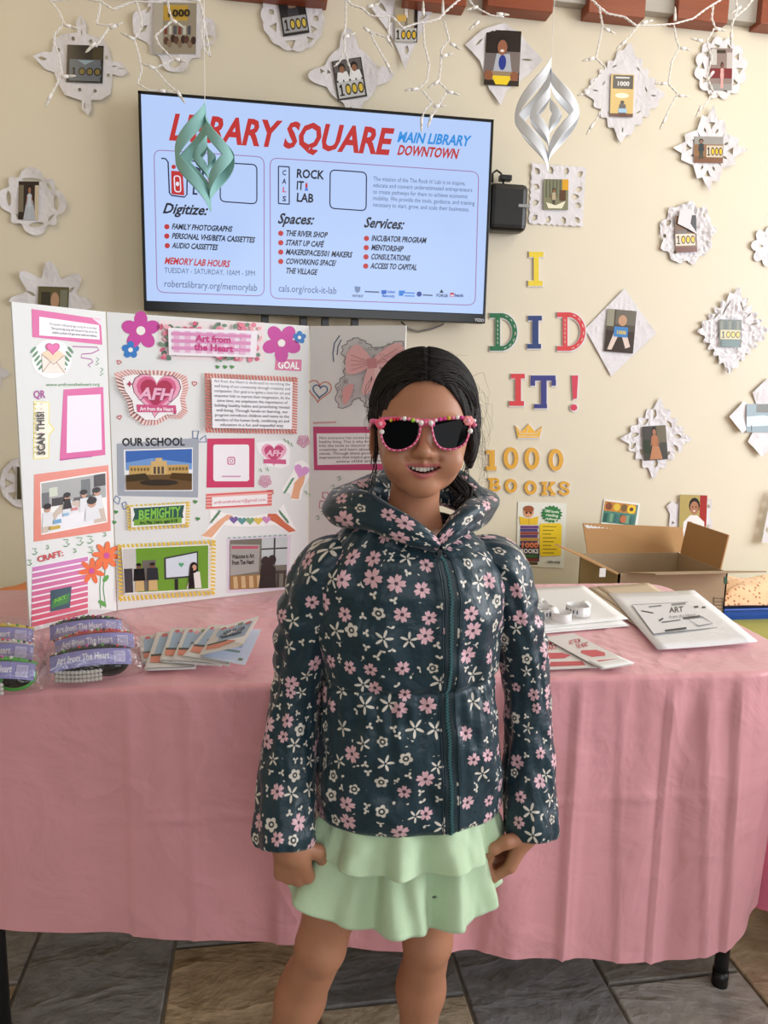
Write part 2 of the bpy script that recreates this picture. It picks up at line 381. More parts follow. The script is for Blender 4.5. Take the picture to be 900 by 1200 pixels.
# ================================================================== SETTING
WY = 2.87
def build_room():
    b = MB(); b.box((.6, WY+.06, 1.5), (7.6, .12, 3.0)); struct(b.build('wall_back', M['wall']))
    b = MB(); b.box((-3.26, -.4, 1.5), (.12, 6.8, 3.0)); struct(b.build('unseen_wall_left', M['wall']))  # unseen wall, added to cut the ambient light from the left
    b = MB(); b.box((.6, -.4, 3.05), (7.8, 6.9, .1)); struct(b.build('ceiling', M['ceil']))
    b = MB(); b.col('#8a8378'); b.box((.6, -.4, -.03), (7.6, 6.5, .04)); b.mi = 1
    rnd = random.Random(11); pal = [(134, 128, 120), (120, 116, 112), (146, 128, 104), (112, 110, 108), (138, 134, 128), (152, 130, 102), (126, 118, 106)]
    fixed = {0: [1.64, 1.19], 1: [1.545, 1.10], 2: [1.54, 1.335], 3: [1.62, 1.0], 4: [1.318, 1.01], 5: [1.55, 1.12]}
    for ci in range(-12, 12):
        x0 = -.5215+.3105*ci; x1 = x0+.3105; g = .004
        ys = fixed.get(ci, [rnd.uniform(1.2, 1.5)]); y = ys[0]
        cuts = sorted(ys)
        while cuts[-1] < 2.9: cuts.append(cuts[-1]+.46)
        while cuts[0] > -3.7: cuts.insert(0, cuts[0]-.46)
        for a, e in zip(cuts, cuts[1:]):
            c = rnd.choice(pal); f = rnd.uniform(.88, 1.1)
            key = (ci, round(e, 3))
            c = {(0, 1.64): (126, 122, 118), (1, 1.545): (156, 134, 106), (2, 1.335): (146, 132, 112), (3, 1.62): (116, 114, 114), (4, 1.318): (148, 144, 138), (5, 1.55): (146, 128, 106), (4, 1.778): (126, 122, 116)}.get(key, c)
            b.col(tuple(min(255, v*f) for v in c))
            q = [(x0+g, a+g), (x1-g, a+g), (x1-g, e-g), (x0+g, e-g)]; i = .003
            q2 = [(x0+g+i, a+g+i), (x1-g-i, a+g+i), (x1-g-i, e-g-i), (x0+g+i, e-g-i)]
            V = [(p[0], p[1], -.011) for p in q]+[(p[0], p[1], -.002) for p in q]+[(p[0], p[1], 0) for p in q2]
            b.add(V, [[8, 9, 10, 11]]+[[k, (k+1) % 4, 4+(k+1) % 4, 4+k] for k in range(4)]+[[4+k, 4+(k+1) % 4, 8+(k+1) % 4, 8+k] for k in range(4)])
    struct(b.build('floor', [M['grout'], M['slate']]))
    # bench ledge along the wall
    b = MB(); b.box((.6, 2.51, .415), (7.4, .72, .038), bev=.008); b.box((.6, 2.55, .198), (7.4, .62, .396))
    o = b.build('trim_1', M['bench']); struct(o)
    # soffit and the row of wooden blocks under it
    n = 2
    for x0, x1, z in ((-1.25, -.86, 2.548), (-.74, -.35, 2.555), (-.164, .21, 2.568), (.477, .70, 2.596), (.775, 1.02, 2.606), (1.153, 1.373, 2.619), (1.50, 1.703, 2.631), (1.836, 2.06, 2.643), (2.2, 2.42, 2.65)):
        b = MB(); b.box(((x0+x1)/2, WY-.035, z+.11), (x1-x0, .07, .22), bev=.004); struct(b.build('trim_%d' % n, M['wood'])); n += 1
    b = MB(); b.box((.6, WY-.02, 2.83), (7.4, .04, .34)); struct(b.build('trim_%d' % n, M['soffit']))
build_room()
WALL = Plane((0, WY, 1), (0, -1, 0))

# ================================================================== TELEVISION
def build_tv():
    y0 = 2.77; x0, x1, z0, z1 = -.4235, .8085, 1.508, 2.2215
    t = empty('television', ((x0+x1)/2, WY, z0), 'large flat television on the wall showing a red and blue library slide', 'television')
    cx, cz = (x0+x1)/2, (z0+z1)/2
    b = MB(); b.box((cx, y0+.022, cz), (x1-x0, .036, z1-z0), bev=.004); b.box((cx, y0+.055, cz-.05), (.8, .04, .42), bev=.012); b.build('casing', M['black'], t)
    b = MB(); w = .010
    b.box((x0+w/2, y0+.002, cz), (w, .008, z1-z0), bev=.002); b.box((x1-w/2, y0+.002, cz), (w, .008, z1-z0), bev=.002)
    b.box((cx, y0+.002, z1-w/2), (x1-x0, .008, w), bev=.002); b.box((cx, y0+.001, z0+.017), (x1-x0, .010, .034), bev=.003); b.build('bezel', M['gloss'], t)
    b = MB(); b.box((cx-.2, y0+.077, cz), (.05, .03, .5)); b.box((cx+.2, y0+.077, cz), (.05, .03, .5)); b.box((cx, WY-.009, cz), (.55, .012, .25)); b.build('wall_bracket', M['metal'], t)
    for dx in (-.20, -.06, .02, .13):
        b = MB(); b.box((cx+dx, y0+.06, z0-.012), (.028, .03, .05), bev=.003); b.build('cable_clip', M['metal'], t)
    pl = Plane((0, y0+.0015, 0), (0, -1, 0))
    q = Pic(pl); bg = (176, 200, 243)
    q.col(bg); q.h = 0
    q.poly([(x0+w, y0+.0015, z0+.034), (x1-w, y0+.0015, z0+.034), (x1-w, y0+.0015, z1-w), (x0+w, y0+.0015, z1-w)])
    RED, NAVY, INK, BLUE, GR = (184, 38, 38), (22, 28, 70), (14, 16, 34), (34, 136, 216), (74, 88, 124)
    q.text('LIBRARY SQUARE', (197, 163), (455.5, 180.5), 29, RED, 'x', .17)
    q.text('MAIN LIBRARY', (465, 166), (549, 171), 11.5, BLUE, 'x', .2); q.text('DOWNTOWN', (465, 181), (536, 186), 11, RED, 'x', .2)
    ln = (150, 110, 160)
    q.rrect([(180.5, 175.5), (309.5, 184), (309.5, 347), (184, 342.5)], 9, 1.0, ln); q.rrect([(316.5, 185), (561, 201.5), (556.8, 357.8), (317, 349.5)], 9, 1.0, ln)
    q.line([(189, 185.5), (194, 186), (197, 190), (198.5, 226), (201, 229), (216, 231), (219, 228), (219.5, 192), (222, 188.5), (229, 189)], 1.6, NAVY)
    q.pg([(200.5, 200), (214, 201), (216, 229), (201, 227.5)], RED); q.ell(203.5, 195.5, 2.6, 2.6, RED); q.ell(211, 192.5, 2.6, 2.6, RED)
    q.rrect([(204, 206), (211, 206.5), (212, 225), (205, 224.5)], 3, 1.4, (225, 225, 240)); q.ell(208, 215.5, 2, 2.6, (225, 225, 240))
    q.text('DI', (224, 207.5), (239, 209), 12, NAVY, 'x'); q.text('OR', (236, 214.5), (246, 215), 4.5, RED, 'r'); q.text('L', (225, 227.5), (231, 228), 9.5, NAVY, 'x')
    q.rrect([(258.5, 190.5), (301, 193), (301, 239), (258, 236)], 6, 1.4, NAVY); q.rrect([(387, 199), (429.5, 202), (429, 247), (386.5, 244)], 6, 1.4, NAVY)
    q.text('Digitize:', (190, 249.5), (242, 252), 11.5, INK, 'b', .3)
    def bl(x, y, st, xe, ye): q.ell(x-5.5, y-2.6, 3.1, 3.1, RED); q.text(st, (x, y), (xe, ye), 6.2, INK, 'x', .18)
    bl(201, 268.3, 'FAMILY PHOTOGRAPHS', 271.5, 271.5); bl(201, 279.3, 'PERSONAL VHS/BETA CASSETTES', 298, 284.3); bl(201.5, 290.5, 'AUDIO CASSETTES', 254.5, 293)
    q.text('MEMORY LAB HOURS', (192.5, 309), (268.5, 313), 7.4, RED, 'x', .18)
    q.text('TUESDAY - SATURDAY, 10AM - 5PM', (192.5, 319.5), (299, 323.5), 6, GR, 'r'); q.text('robertslibrary.org/memorylab', (192, 336), (301.5, 341), 8, GR, 'r')
    q.rrect([(326.3, 194.8), (339, 195.6), (339, 239.3), (326.3, 238.5)], .8, 1.4, NAVY)
    for ch, y in zip('CALS', (205, 215, 225, 235.5)): q.text(ch, (330.7, y), (335.2, y+.3), 5.6, (200, 60, 90) if ch == 'L' else NAVY, 'b')
    q.text('ROCK', (347, 208), (379, 210), 9.8, INK, 'b'); q.text('IT', (347, 222), (355.5, 222.5), 9.8, INK, 'b'); q.text('LAB', (347, 236), (367, 237.3), 9.8, INK, 'b')
    q.pg([(357.8, 221), (357.8, 216), (359, 213), (360.4, 216), (360.4, 221)], RED); q.pg([(357, 223.5), (358.4, 219.5), (359.9, 219.5), (361.2, 223.5)], (60, 110, 200))
    for i, (st, xe, ye) in enumerate((('The mission of the The Rock It! Lab is to inspire,', 545.5, 217.2), ('educate and connect underestimated entrepreneurs', 553.5, 225), ('to create pathways for them to achieve economic', 548, 232.5), ('mobility. We provide the tools, guidance, and training', 556, 240.4), ('necessary to start, grow, and scale their businesses.', 550, 247.8))):
        q.text(st, (437.3-.1*i, 211.6+7.6*i), (xe, ye), 4.9, GR, 'r')
    q.text('Spaces:', (325, 261.5), (366.5, 263), 11.5, INK, 'b', .3); q.text('Services:', (426, 266), (472, 268.5), 11.5, INK, 'b', .3)
    for i, (st, xe) in enumerate((('THE RIVER SHOP', 383), ('START UP CAFÉ', 378.5), ('MAKERSPACE/501 MAKERS', 412), ('COWORKING SPACE/', 393))): bl(334.5, 276+11*i, st, xe, 278.5+11*i+(1.2 if i == 2 else 0))
    q.text('THE VILLAGE', (334.5, 320), (371, 322), 6.2, INK, 'x', .18)
    for i, (st, xe) in enumerate((('INCUBATOR PROGRAM', 499), ('MENTORSHIP', 472), ('CONSULTATIONS', 480), ('ACCESS TO CAPITAL', 488))): bl(435-.3*i, 282+10.8*i, st, xe, 284+10.8*i+(.8 if i == 0 else 0))
    q.text('cals.org/rock-it-lab', (326, 341.5), (394.5, 344.5), 8, GR, 'r')
    q.pg([(415.5, 335.5), (422.5, 336), (422, 341), (419, 343.5), (416, 341)], (110, 130, 170)); q.text('WINTHROP', (412.5, 348), (425.5, 348.5), 2.8, GR, 'b')
    q.line([(427.5, 341.6), (444.5, 342.4)], 1.6, GR); q.rect(447, 340, 453, 344.5, (30, 90, 190)); q.text('Southern', (454, 343.2), (463, 343.5), 3, (30, 90, 190), 'x'); q.text('Bancorp', (448, 347.8), (462.5, 348.4), 3, (30, 90, 190), 'x')
    q.pg([(467.5, 340.5), (475, 340.5), (472, 346.8), (467.5, 346.5)], (30, 120, 210)); q.line([(474, 343), (486, 343.6)], 1.5, (60, 130, 210)); q.line([(474, 346.6), (486, 347)], 1.3, (60, 130, 210))
    q.ell(491.3, 344.6, 3, 3, (24, 60, 140)); q.line([(495.5, 345.6), (507, 346.2)], 1.5, GR)
    q.pg([(515, 343), (517.5, 339), (520, 343.2)], INK); q.text('FORGE', (511.3, 347.6), (524.8, 348.2), 3.2, (40, 50, 90), 'b')
    q.rect(527.5, 343, 532, 347.6, (190, 40, 60)); q.text('us', (528.1, 346.8), (531.6, 347), 2.4, (230, 230, 240), 'x'); q.text('bank', (532.4, 347.4), (543, 347.9), 3.4, (24, 46, 120), 'x')
    q.build('screen', M['glow'], t)
    q = Pic(Plane((0, y0-.0045, 0), (0, -1, 0))); q.text('VIZIO', (556.3, 376.2), (567.2, 377.2), 3.3, (190, 190, 195), 'b'); tag(q.build('maker_mark', M['print'], t), 'small grey lettering on the bezel')
build_tv()
def build_box():
    a = P(575, 213, 2.80); e = P(617, 272, 2.80)
    t = empty('media_box', ((.8125+e.x)/2, WY-.02, e.z), 'black rounded plastic box on the wall at the right edge of the television', 'media box')
    x0, x1 = .8125, e.x; cx = (x0+x1)/2; cz = (a.z+e.z)/2
    b = MB(); b.box((cx, 2.83, cz), (x1-x0, .078, a.z-e.z), bev=.022); b.build('housing', M['black'], t, smooth=False)
    b = MB(); b.box((x1-.018, 2.789, cz+.005), (.045, .004, .012), bev=.001); tag(b.build('badge', M['steel'], t), 'small grey strip')
    b = MB(); pts = [P(x, y, 2.84) for x, y in ((577, 214), (577.5, 203), (582, 199.5), (587, 203), (589, 210), (590, 216))]; b.tube(pts, .004, 8); b.build('cable', M['black'], t, True)
    b = MB(); p = P(592, 209, 2.83); b.box(p, (.045, .03, .02), bev=.003); b.build('plug', M['black'], t)
build_box()
def loose_cable():
    b = MB(); b.tube([P(x, y, 2.855) for x, y in ((470, 377), (478, 385), (490, 389), (505, 386), (518, 381), (526, 374))], .0035, 8)
    tag(b.build('cable', M['steel'], smooth=True), 'thin grey cable looping on the wall below the television', 'cable')
loose_cable()

# ================================================================== CUT PAPER ON THE WALL
SC = None
def ppm(px, py): return (P(px+1, py, WY)-P(px, py, WY)).length
def cut_sheet(name, outline, holes, parent, mat, h0=.003, curl=.012, res=.010, seed=0, crumple=0, n=Vector((0, -1, 0)), flat_r=.03):
    # outline and holes in metres (x,z) about the sheet's centre (on the wall); refined so that the sheet can curl off the wall
    c = wloc(parent); verts = []; edges = []
    def loop(pts):
        pts2 = []
        for i, p in enumerate(pts):
            a = Vector(p); e = Vector(pts[(i+1) % len(pts)]); k = max(1, int((e-a).length/(res*1.3)))
            pts2 += [a.lerp(e, j/k) for j in range(k)]
        b = len(verts); verts.extend(pts2); m = len(pts2); edges.extend([(b+i, b+(i+1) % m) for i in range(m)])
    loop(outline)
    for h in holes: loop(h)
    xs = [v.x for v in verts]; zs = [v.y for v in verts]; rnd = random.Random(seed)
    x = min(xs)
    while x < max(xs):
        z = min(zs)
        while z < max(zs): verts.append(Vector((x+rnd.uniform(-.2, .2)*res, z+rnd.uniform(-.2, .2)*res))); z += res
        x += res
    V, E, F, *_ = delaunay_2d_cdt(verts, edges, [], 0, 1e-5)
    va = np.array([tuple(v) for v in V]); fa = np.array([list(f)[:3] for f in F]); ce = va[fa].mean(1)
    def inside(pts):
        a = np.array([tuple(p) for p in pts]); e = np.roll(a, -1, 0); r = np.zeros(len(ce), bool)
        for (ax, ay), (ex, ey) in zip(a, e):
            if abs(ey-ay) < 1e-12: continue
            r ^= ((ay > ce[:, 1]) != (ey > ce[:, 1])) & (ce[:, 0] < (ex-ax)*(ce[:, 1]-ay)/(ey-ay)+ax)
        return r
    keep = inside(outline)
    for h in holes: keep &= ~inside(h)
    F = fa[keep].tolist()
    used = sorted({i for f in F for i in f}); ren = {u: i for i, u in enumerate(used)}; V = [V[u] for u in used]; F = [[ren[i] for i in f] for f in F]
    R = max(v.length for v in V)
    b = MB()
    out = []
    for v in V:
        r = v.length; nz = noise.noise(Vector((v.x*14+seed*3.1, v.y*14, seed*1.7)))
        d = h0+curl*max(0, (r-flat_r)/R)**1.3*(.75+.9*nz)
        if crumple: d += crumple*abs(noise.noise(Vector((v.x*45+seed, v.y*45, 2)))) * (1 if r > flat_r else .2)
        out.append(c+Vector((v.x, -max(d, .0012), v.y)))
    b.add(out, [list(f) for f in F])
    return b.build(name, mat, parent, solid=.0006, off=0)
def pol(n, f, a0=0): return [(f(a)*math.cos(a), f(a)*math.sin(a)) for a in [a0+2*PI*i/n for i in range(n)]]
def rot(pts, a): c, s = math.cos(a), math.sin(a); return [(x*c-y*s, x*s+y*c) for x, y in pts]
def shift(pts, dx, dy): return [(x+dx, y+dy) for x, y in pts]
def ellp(x, y, rx, ry, a=0, n=10): return shift(rot([(rx*math.cos(2*PI*i/n), ry*math.sin(2*PI*i/n)) for i in range(n)], a), x, y)
def leafp(x, y, l, wd, a=0): return shift(rot([(-l, 0), (-l*.3, wd), (l*.4, wd*.8), (l, 0), (l*.4, -wd*.8), (-l*.3, -wd)], a), x, y)
def trip(x, y, r, a=0): return ellp(x, y, r, r, a, 3)
def ring4(fn, n=4, a0=0): return [rot(h, a0+2*PI*k/n) for k in range(n) for h in fn]
def photo_part(root_, q, draw, h, tilt=0):
    pic = Pic(Plane((0, WY-h, 0), (0, -1, 0)))
    b = MB(); b.prism([pic.pl(*p) for p in q], (0, 1, 0), .0012)
    pic.V, pic.F, pic.C, pic.M = b.V, b.F, [lin((235, 233, 228))]*len(b.F), b.M
    draw(pic, q); return pic.build('photo', M['photo'], root_)
def bil(q, u, v):
    a, b, c, d = [Vector(p) for p in q]; return (a.lerp(b, u)).lerp(d.lerp(c, u), v)
def qrect(p, q, u0, v0, u1, v1, c): p.pg([bil(q, u0, v0), bil(q, u1, v0), bil(q, u1, v1), bil(q, u0, v1)], c)
def qell(p, q, u, v, ru, rv, c, n=12, a0=0, a1=2*PI): p.pg([bil(q, u+ru*math.cos(a0+(a1-a0)*i/n), v+rv*math.sin(a0+(a1-a0)*i/n)) for i in range(n+(0 if a1-a0 > 6.2 else 1))], c)
def qpoly(p, q, pts, c): p.pg([bil(q, *t) for t in pts], c)
def child(p, q, u, v, s, top, low, skin=(150, 100, 72), hair=(26, 20, 18)):  # little standing figure; (u,v) = feet, s = height
    qpoly(p, q, [(u-.10*s, v), (u-.02*s, v), (u, v-.3*s), (u+.02*s, v), (u+.1*s, v), (u+.08*s, v-.45*s), (u-.08*s, v-.45*s)], low)
    qpoly(p, q, [(u-.12*s, v-.38*s), (u+.12*s, v-.38*s), (u+.14*s, v-.72*s), (u+.05*s, v-.78*s), (u-.05*s, v-.78*s), (u-.14*s, v-.72*s)], top)
    qpoly(p, q, [(u-.14*s, v-.72*s), (u-.2*s, v-.45*s), (u-.16*s, v-.43*s), (u-.10*s, v-.66*s)], skin); qpoly(p, q, [(u+.14*s, v-.72*s), (u+.2*s, v-.45*s), (u+.16*s, v-.43*s), (u+.1*s, v-.66*s)], skin)
    qell(p, q, u, v-.9*s, .105*s, .12*s, hair); qell(p, q, u, v-.87*s, .08*s, .095*s, skin)
def thousand(p, q, u0, v0, u1, v1, paper=(190, 188, 184), yel=(214, 176, 60)):
    qrect(p, q, u0, v0, u1, v1, paper); w = (u1-u0)/4.6; cy = (v0+v1)/2; hh = (v1-v0)*.36
    x = u0+.06*(u1-u0)+w*.35
    qpoly(p, q, [(x-.05*w, cy-hh), (x+.2*w, cy-hh), (x+.2*w, cy+hh*.75), (x+.45*w, cy+hh*.75), (x+.45*w, cy+hh), (x-.35*w, cy+hh), (x-.35*w, cy+hh*.75), (x-.08*w, cy+hh*.75), (x-.08*w, cy-hh*.5), (x-.3*w, cy-hh*.35), (x-.3*w, cy-hh*.7)], (20, 18, 18))
    for k in range(3):
        x = u0+(1.55+k*1.12)*w+.06*(u1-u0); qell(p, q, x, cy, w*.52, hh, (20, 18, 18)); qell(p, q, x, cy, w*.36, hh*.72, yel)
def flake(cx, cy, label, outline, holes, q, draw, h0=.003, curl=.012, crumple=.0025, ph=None, seed=0, k=None, res=.010, name='paper_snowflake', flat_r=.03):
    c = P(cx, cy, WY); t = empty(name, c, label, 'paper snowflake', 'paper snowflakes on the wall'); s = ppm(cx, cy)
    f = lambda pts: [(x*s, y*s) for x, y in pts]
    cut_sheet('cut_paper', f(outline), [f(h) for h in holes], t, M['paper'], h0, curl, res, seed, crumple, flat_r=flat_r)
    if q: photo_part(t, q, draw, ph or (h0+.007+crumple*.5))
    return t
def quad(cx, cy, w, h, a=0): return [(cx+p[0], cy-p[1]) for p in rot([(-w/2, h/2), (w/2, h/2), (w/2, -h/2), (-w/2, -h/2)], -math.radians(a))]

def wall_papers():
    def lobes(n, r0, r1, p=1.5, a0=0): return pol(96, lambda a: r0+(r1-r0)*max(0, math.cos(n*(a-a0)))**p)
    # 1 top left, dark 1000 photo
    def d(p, q): qrect(p, q, 0, 0, 1, 1, (30, 26, 22)); qrect(p, q, .7, .05, .98, .4, (60, 52, 30)); qrect(p, q, .08, .38, .93, .95, (96, 104, 112)); qpoly(p, q, [(.3, .4), (.5, .52), (.75, .4)], (140, 160, 175)); thousand(p, q, .08, .55, .95, .85, (96, 104, 112), (120, 104, 50))
    o = [(-24, 33), (-5, 36), (-6, 46), (0, 56), (6, 46), (5, 36), (24, 32), (30, 24), (34, 8), (45, 7), (54, -4), (44, -9), (34, -7), (31, -30), (20, -38), (8, -39), (8, -50), (4, -57), (-3, -50), (-3, -40), (-22, -36), (-30, -22), (-34, -10), (-44, -8), (-56, 4), (-45, 10), (-35, 12), (-33, 26)]
    flake(98, 78, 'paper flake with four leaf lobes round a dark photo, top left', o, [leafp(0, 48, 5, .8, PI/2), leafp(0, 37, 4, .8, PI/2), leafp(45, 0, 5, .8), leafp(37, 2, 4, .7), leafp(-46, 3, 5, 2), leafp(0, -46, 5, .9, PI/2)]+[ellp(x, y, 2.2, 2.4) for x, y in ((-10, 29), (10, 28), (28, 11), (29, -9), (-5, -28), (13, -28), (-28, 15))], quad(99.5, 75, 43, 44, 2), d, seed=1, curl=.022)
    # 2
    def d(p, q):
        qrect(p, q, 0, 0, 1, 1, (150, 140, 120)); qrect(p, q, .1, .05, .8, .35, (186, 152, 60))
        for k in range(9): qell(p, q, .3+.08*k, .75+.06*math.sin(k*2), .06, .08, [(90, 60, 50), (130, 110, 90), (60, 40, 34)][k % 3])
        for k in range(6): qrect(p, q, .25+.11*k, .45, .32+.11*k, .62, [(120, 60, 50), (190, 190, 180), (80, 80, 90)][k % 3])
        qrect(p, q, 0, 0, .22, 1, (176, 170, 156)); p.text('1000', bil(q, .3, .28), bil(q, .85, .26), 8, (40, 34, 20), 'x')
    o = pol(64, lambda a: 42+12*abs(math.cos(2*a))**4-6*abs(math.cos(6*a)))
    flake(205, 35, 'spiky paper flake with a shop interior photo, above the television’s left end', o, [leafp(-36, -3, 6, 2.5, .8), leafp(0, -38, 8, 5, .3), leafp(40, -8, 7, 4), leafp(-30, 18, 5, 2, 1)], quad(205, 33, 50, 60, 1), d, seed=2, curl=.02)
    # 3
    def d(p, q): qrect(p, q, 0, 0, 1, 1, (40, 38, 38)); qell(p, q, .5, .2, .16, .12, (150, 120, 100)); qrect(p, q, .3, .28, .7, .5, (60, 60, 64)); thousand(p, q, .06, .5, .96, .92, (158, 158, 160), (206, 180, 80))
    o = pol(80, lambda a: 35+2.2*abs(math.cos(7*a)))
    flake(343, 22, 'round scalloped paper flake with a tilted grey photo, above the middle of the television', o, [trip(-22, -12, 6, 1), trip(-2, -28, 7, -1.4), trip(20, -22, 5, .2), ellp(27, 2, 3.5, 3), ellp(-25, 4, 3.5, 3), trip(24, -10, 5, 2.2)], quad(344, 19, 31, 44, -9), d, seed=3)
    # 4
    def d(p, q):
        qrect(p, q, 0, 0, 1, 1, (64, 58, 56)); qrect(p, q, .05, .02, .95, .3, (96, 92, 90))
        for u in (.3, .72): qpoly(p, q, [(u-.22, .5), (u+.22, .5), (u+.16, .3), (u-.16, .3)], (226, 226, 228)); qell(p, q, u, .2, .12, .12, (30, 24, 22)); qell(p, q, u, .24, .09, .09, (140, 98, 74)); qell(p, q, u-.1, .52, .08, .05, (225, 225, 225)); qell(p, q, u+.1, .52, .08, .05, (225, 225, 225))
        thousand(p, q, .06, .55, .94, .95, (190, 190, 190), (212, 184, 74))
    flake(411, 90, 'four-lobed paper flake with a photo of two children, just above the television', lobes(4, 31, 50, 1.6, .1), [trip(-34, 2, 3.5), trip(-26, 2, 3, 2), trip(0, -36, 3, 1.5), trip(14, 32, 3), trip(32, 12, 3.2, 1), trip(20, -28, 2.5)], quad(409.5, 92.5, 35, 47, -9), d, seed=4, curl=.02)
    # 5
    def d(p, q): qrect(p, q, 0, 0, 1, 1, (170, 160, 140)); child(p, q, .5, .64, .6, (226, 222, 214), (120, 110, 100)); qrect(p, q, .1, .35, .5, .5, (210, 170, 90)); qrect(p, q, .85, 0, 1, 1, (40, 32, 28)); thousand(p, q, .02, .66, .96, .98)
    flake(475, 28, 'pointed diamond paper flake with a toddler photo, above the television’s middle', [(-40, 10), (-14, 40), (10, 48), (34, 20), (22, 0), (6, -34), (0, -52), (-8, -30), (-20, -10)], [leafp(-28, 14, 7, 2.5, -.7), leafp(-18, 30, 6, 2, .6), leafp(2, -28, 5, 2.5, 1.5), leafp(-16, 2, 4, 2, .8), leafp(20, 8, 6, 2, .6)], quad(476, 25, 27, 49, 1), d, seed=5, curl=.02)
    # 6
    def d(p, q):
        qrect(p, q, 0, 0, 1, 1, (36, 24, 20)); qrect(p, q, 0, .42, .3, .9, (110, 100, 100)); qrect(p, q, .6, .38, 1, .75, (120, 108, 104)); qrect(p, q, .04, .74, .96, .9, (150, 130, 100))
        qpoly(p, q, [(.25, .74), (.78, .74), (.7, .42), (.32, .42)], (176, 180, 190)); qell(p, q, .5, .58, .11, .14, (30, 50, 140)); qpoly(p, q, [(.2, .82), (.8, .82), (.66, .98), (.34, .98)], (236, 206, 40))
        qell(p, q, .12, .82, .13, .09, (140, 86, 58)); qell(p, q, .86, .82, .12, .09, (140, 86, 58)); qell(p, q, .48, .27, .17, .17, (24, 16, 14)); qell(p, q, .48, .31, .14, .14, (150, 96, 70)); qell(p, q, .48, .37, .06, .025, (235, 225, 215))
    flake(588, 78, 'diamond paper flake with a large dark photo of a sitting baby', [(-44, 18), (-26, 34), (0, 44), (20, 34), (46, 8), (32, -6), (6, -26), (0, -42), (-14, -26), (-26, 2)], [leafp(28, 8, 7, 1.2), leafp(-28, 22, 6, 1.2, .8), leafp(4, 36, 5, 1)], quad(589, 68, 41, 65, 3), d, seed=6, curl=.02)
    # 7
    def d(p, q):
        qrect(p, q, 0, 0, 1, 1, (206, 176, 104)); qrect(p, q, .08, .02, .96, .34, (26, 24, 26)); p.text('1000', bil(q, .25, .27), bil(q, .8, .27), 5, (210, 210, 210), 'x'); qrect(p, q, .2, .06, .8, .1, (190, 190, 190))
        qell(p, q, .5, .5, .3, .06, (240, 230, 200)); qell(p, q, .52, .66, .09, .05, (40, 30, 28)); qpoly(p, q, [(.36, .92), (.7, .92), (.66, .7), (.4, .7)], (70, 60, 70)); qrect(p, q, .36, .8, .72, .9, (150, 190, 220)); qrect(p, q, 0, .92, 1, 1, (90, 50, 40))
    o = pol(96, lambda a: 1/(abs(math.cos(a))/47+abs(math.sin(a))/51)+2.5*math.sin(18*a))
    flake(731, 110, 'wavy diamond paper flake with a tall yellow photo, right of the white ornament', o, [leafp(x, y, 3.5, .8, a) for x, y, a in ((-25, 8, 1), (25, 6, 2), (-14, 26, .5), (14, 26, 2.4), (0, -38, 1.5), (-16, -22, 2.5), (18, -18, .6), (34, 0, 0), (-34, 0, 0))], quad(729, 112, 27, 50, 2), d, seed=7)
    # 8
    def d(p, q):
        qrect(p, q, 0, 0, 1, 1, (140, 122, 116)); qrect(p, q, .05, .02, .3, .4, (196, 192, 186)); qrect(p, q, .75, .1, 1, .5, (190, 180, 176)); qrect(p, q, 0, .48, 1, .72, (120, 40, 44)); qrect(p, q, 0, .85, 1, 1, (150, 146, 142))
        qrect(p, q, .3, .04, .7, .12, (60, 50, 40)); child(p, q, .55, .96, .62, (226, 164, 160), (226, 164, 160), (120, 76, 60))
    o = pol(120, lambda a: 27+4.5*abs(math.sin(6*a)))
    flake(843.5, 81, 'round scalloped paper flake with a pink dress photo, top right of the wall', o, [trip(22*math.cos(a), 22*math.sin(a), 4.2, a+.5) for a in [2*PI*k/10 for k in range(10)]], quad(845, 81, 26, 49, 1), d, seed=8)
    # 9
    def d(p, q): qrect(p, q, 0, 0, 1, 1, (140, 100, 62)); qrect(p, q, 0, 0, 1, .3, (150, 146, 140)); qrect(p, q, 0, .75, 1, 1, (120, 78, 48)); child(p, q, .24, .85, .75, (40, 52, 54), (50, 60, 50), (140, 100, 80)); thousand(p, q, .42, .34, .98, .78, (206, 190, 166), (230, 186, 40))
    tri = lambda a: rot([(12, -13), (17, -18), (31, -13), (29, -6), (44, 2), (32, 6), (33, 13), (18, 17), (12, 13)], a)
    o = tri(0)+tri(PI/2)+tri(PI)+tri(1.5*PI)
    flake(830, 176, 'cross-shaped paper flake with a wide orange photo, below the scalloped flake at top right', o, ring4([trip(25, 0, 4.5, PI), leafp(19, 7, 3, 1.2, .5), leafp(19, -7, 3, 1.2, -.5)]), quad(830.5, 175.5, 34, 31, 1), d, seed=9, curl=.025, crumple=.004)
    # 10
    def d(p, q): qrect(p, q, 0, 0, 1, 1, (120, 90, 66)); qrect(p, q, .55, 0, 1, .45, (52, 48, 50)); qrect(p, q, .05, .4, .5, .55, (110, 100, 96)); thousand(p, q, 0, .5, .92, .82, (224, 206, 184), (236, 190, 44)); qrect(p, q, 0, .86, 1, 1, (110, 60, 40))
    o = pol(60, lambda a: 31+2*math.sin(9*a)+1.5*math.sin(14*a))
    t = flake(803.5, 274, 'round crumpled paper flake with a half covered photo, right of the media box', o, [leafp(-22, 10, 4, 2.5, 1), leafp(-26, -4, 3, 2, 2), leafp(-12, -20, 3, 2, .4), leafp(18, 20, 3, 1.5, 2)], quad(804, 274, 25, 43, -2), d, seed=10, crumple=.012, curl=.014)
    b = MB(); q = Plane((0, WY-.022, 0), (0, -1, 0)); b.poly([q(*p) for p in ((797, 246), (812, 245), (809, 262), (818, 275), (806, 268), (794, 262))]); tag(b.build('paper_flap', M['paper'], t, solid=.0006), 'torn white flap over the photo')
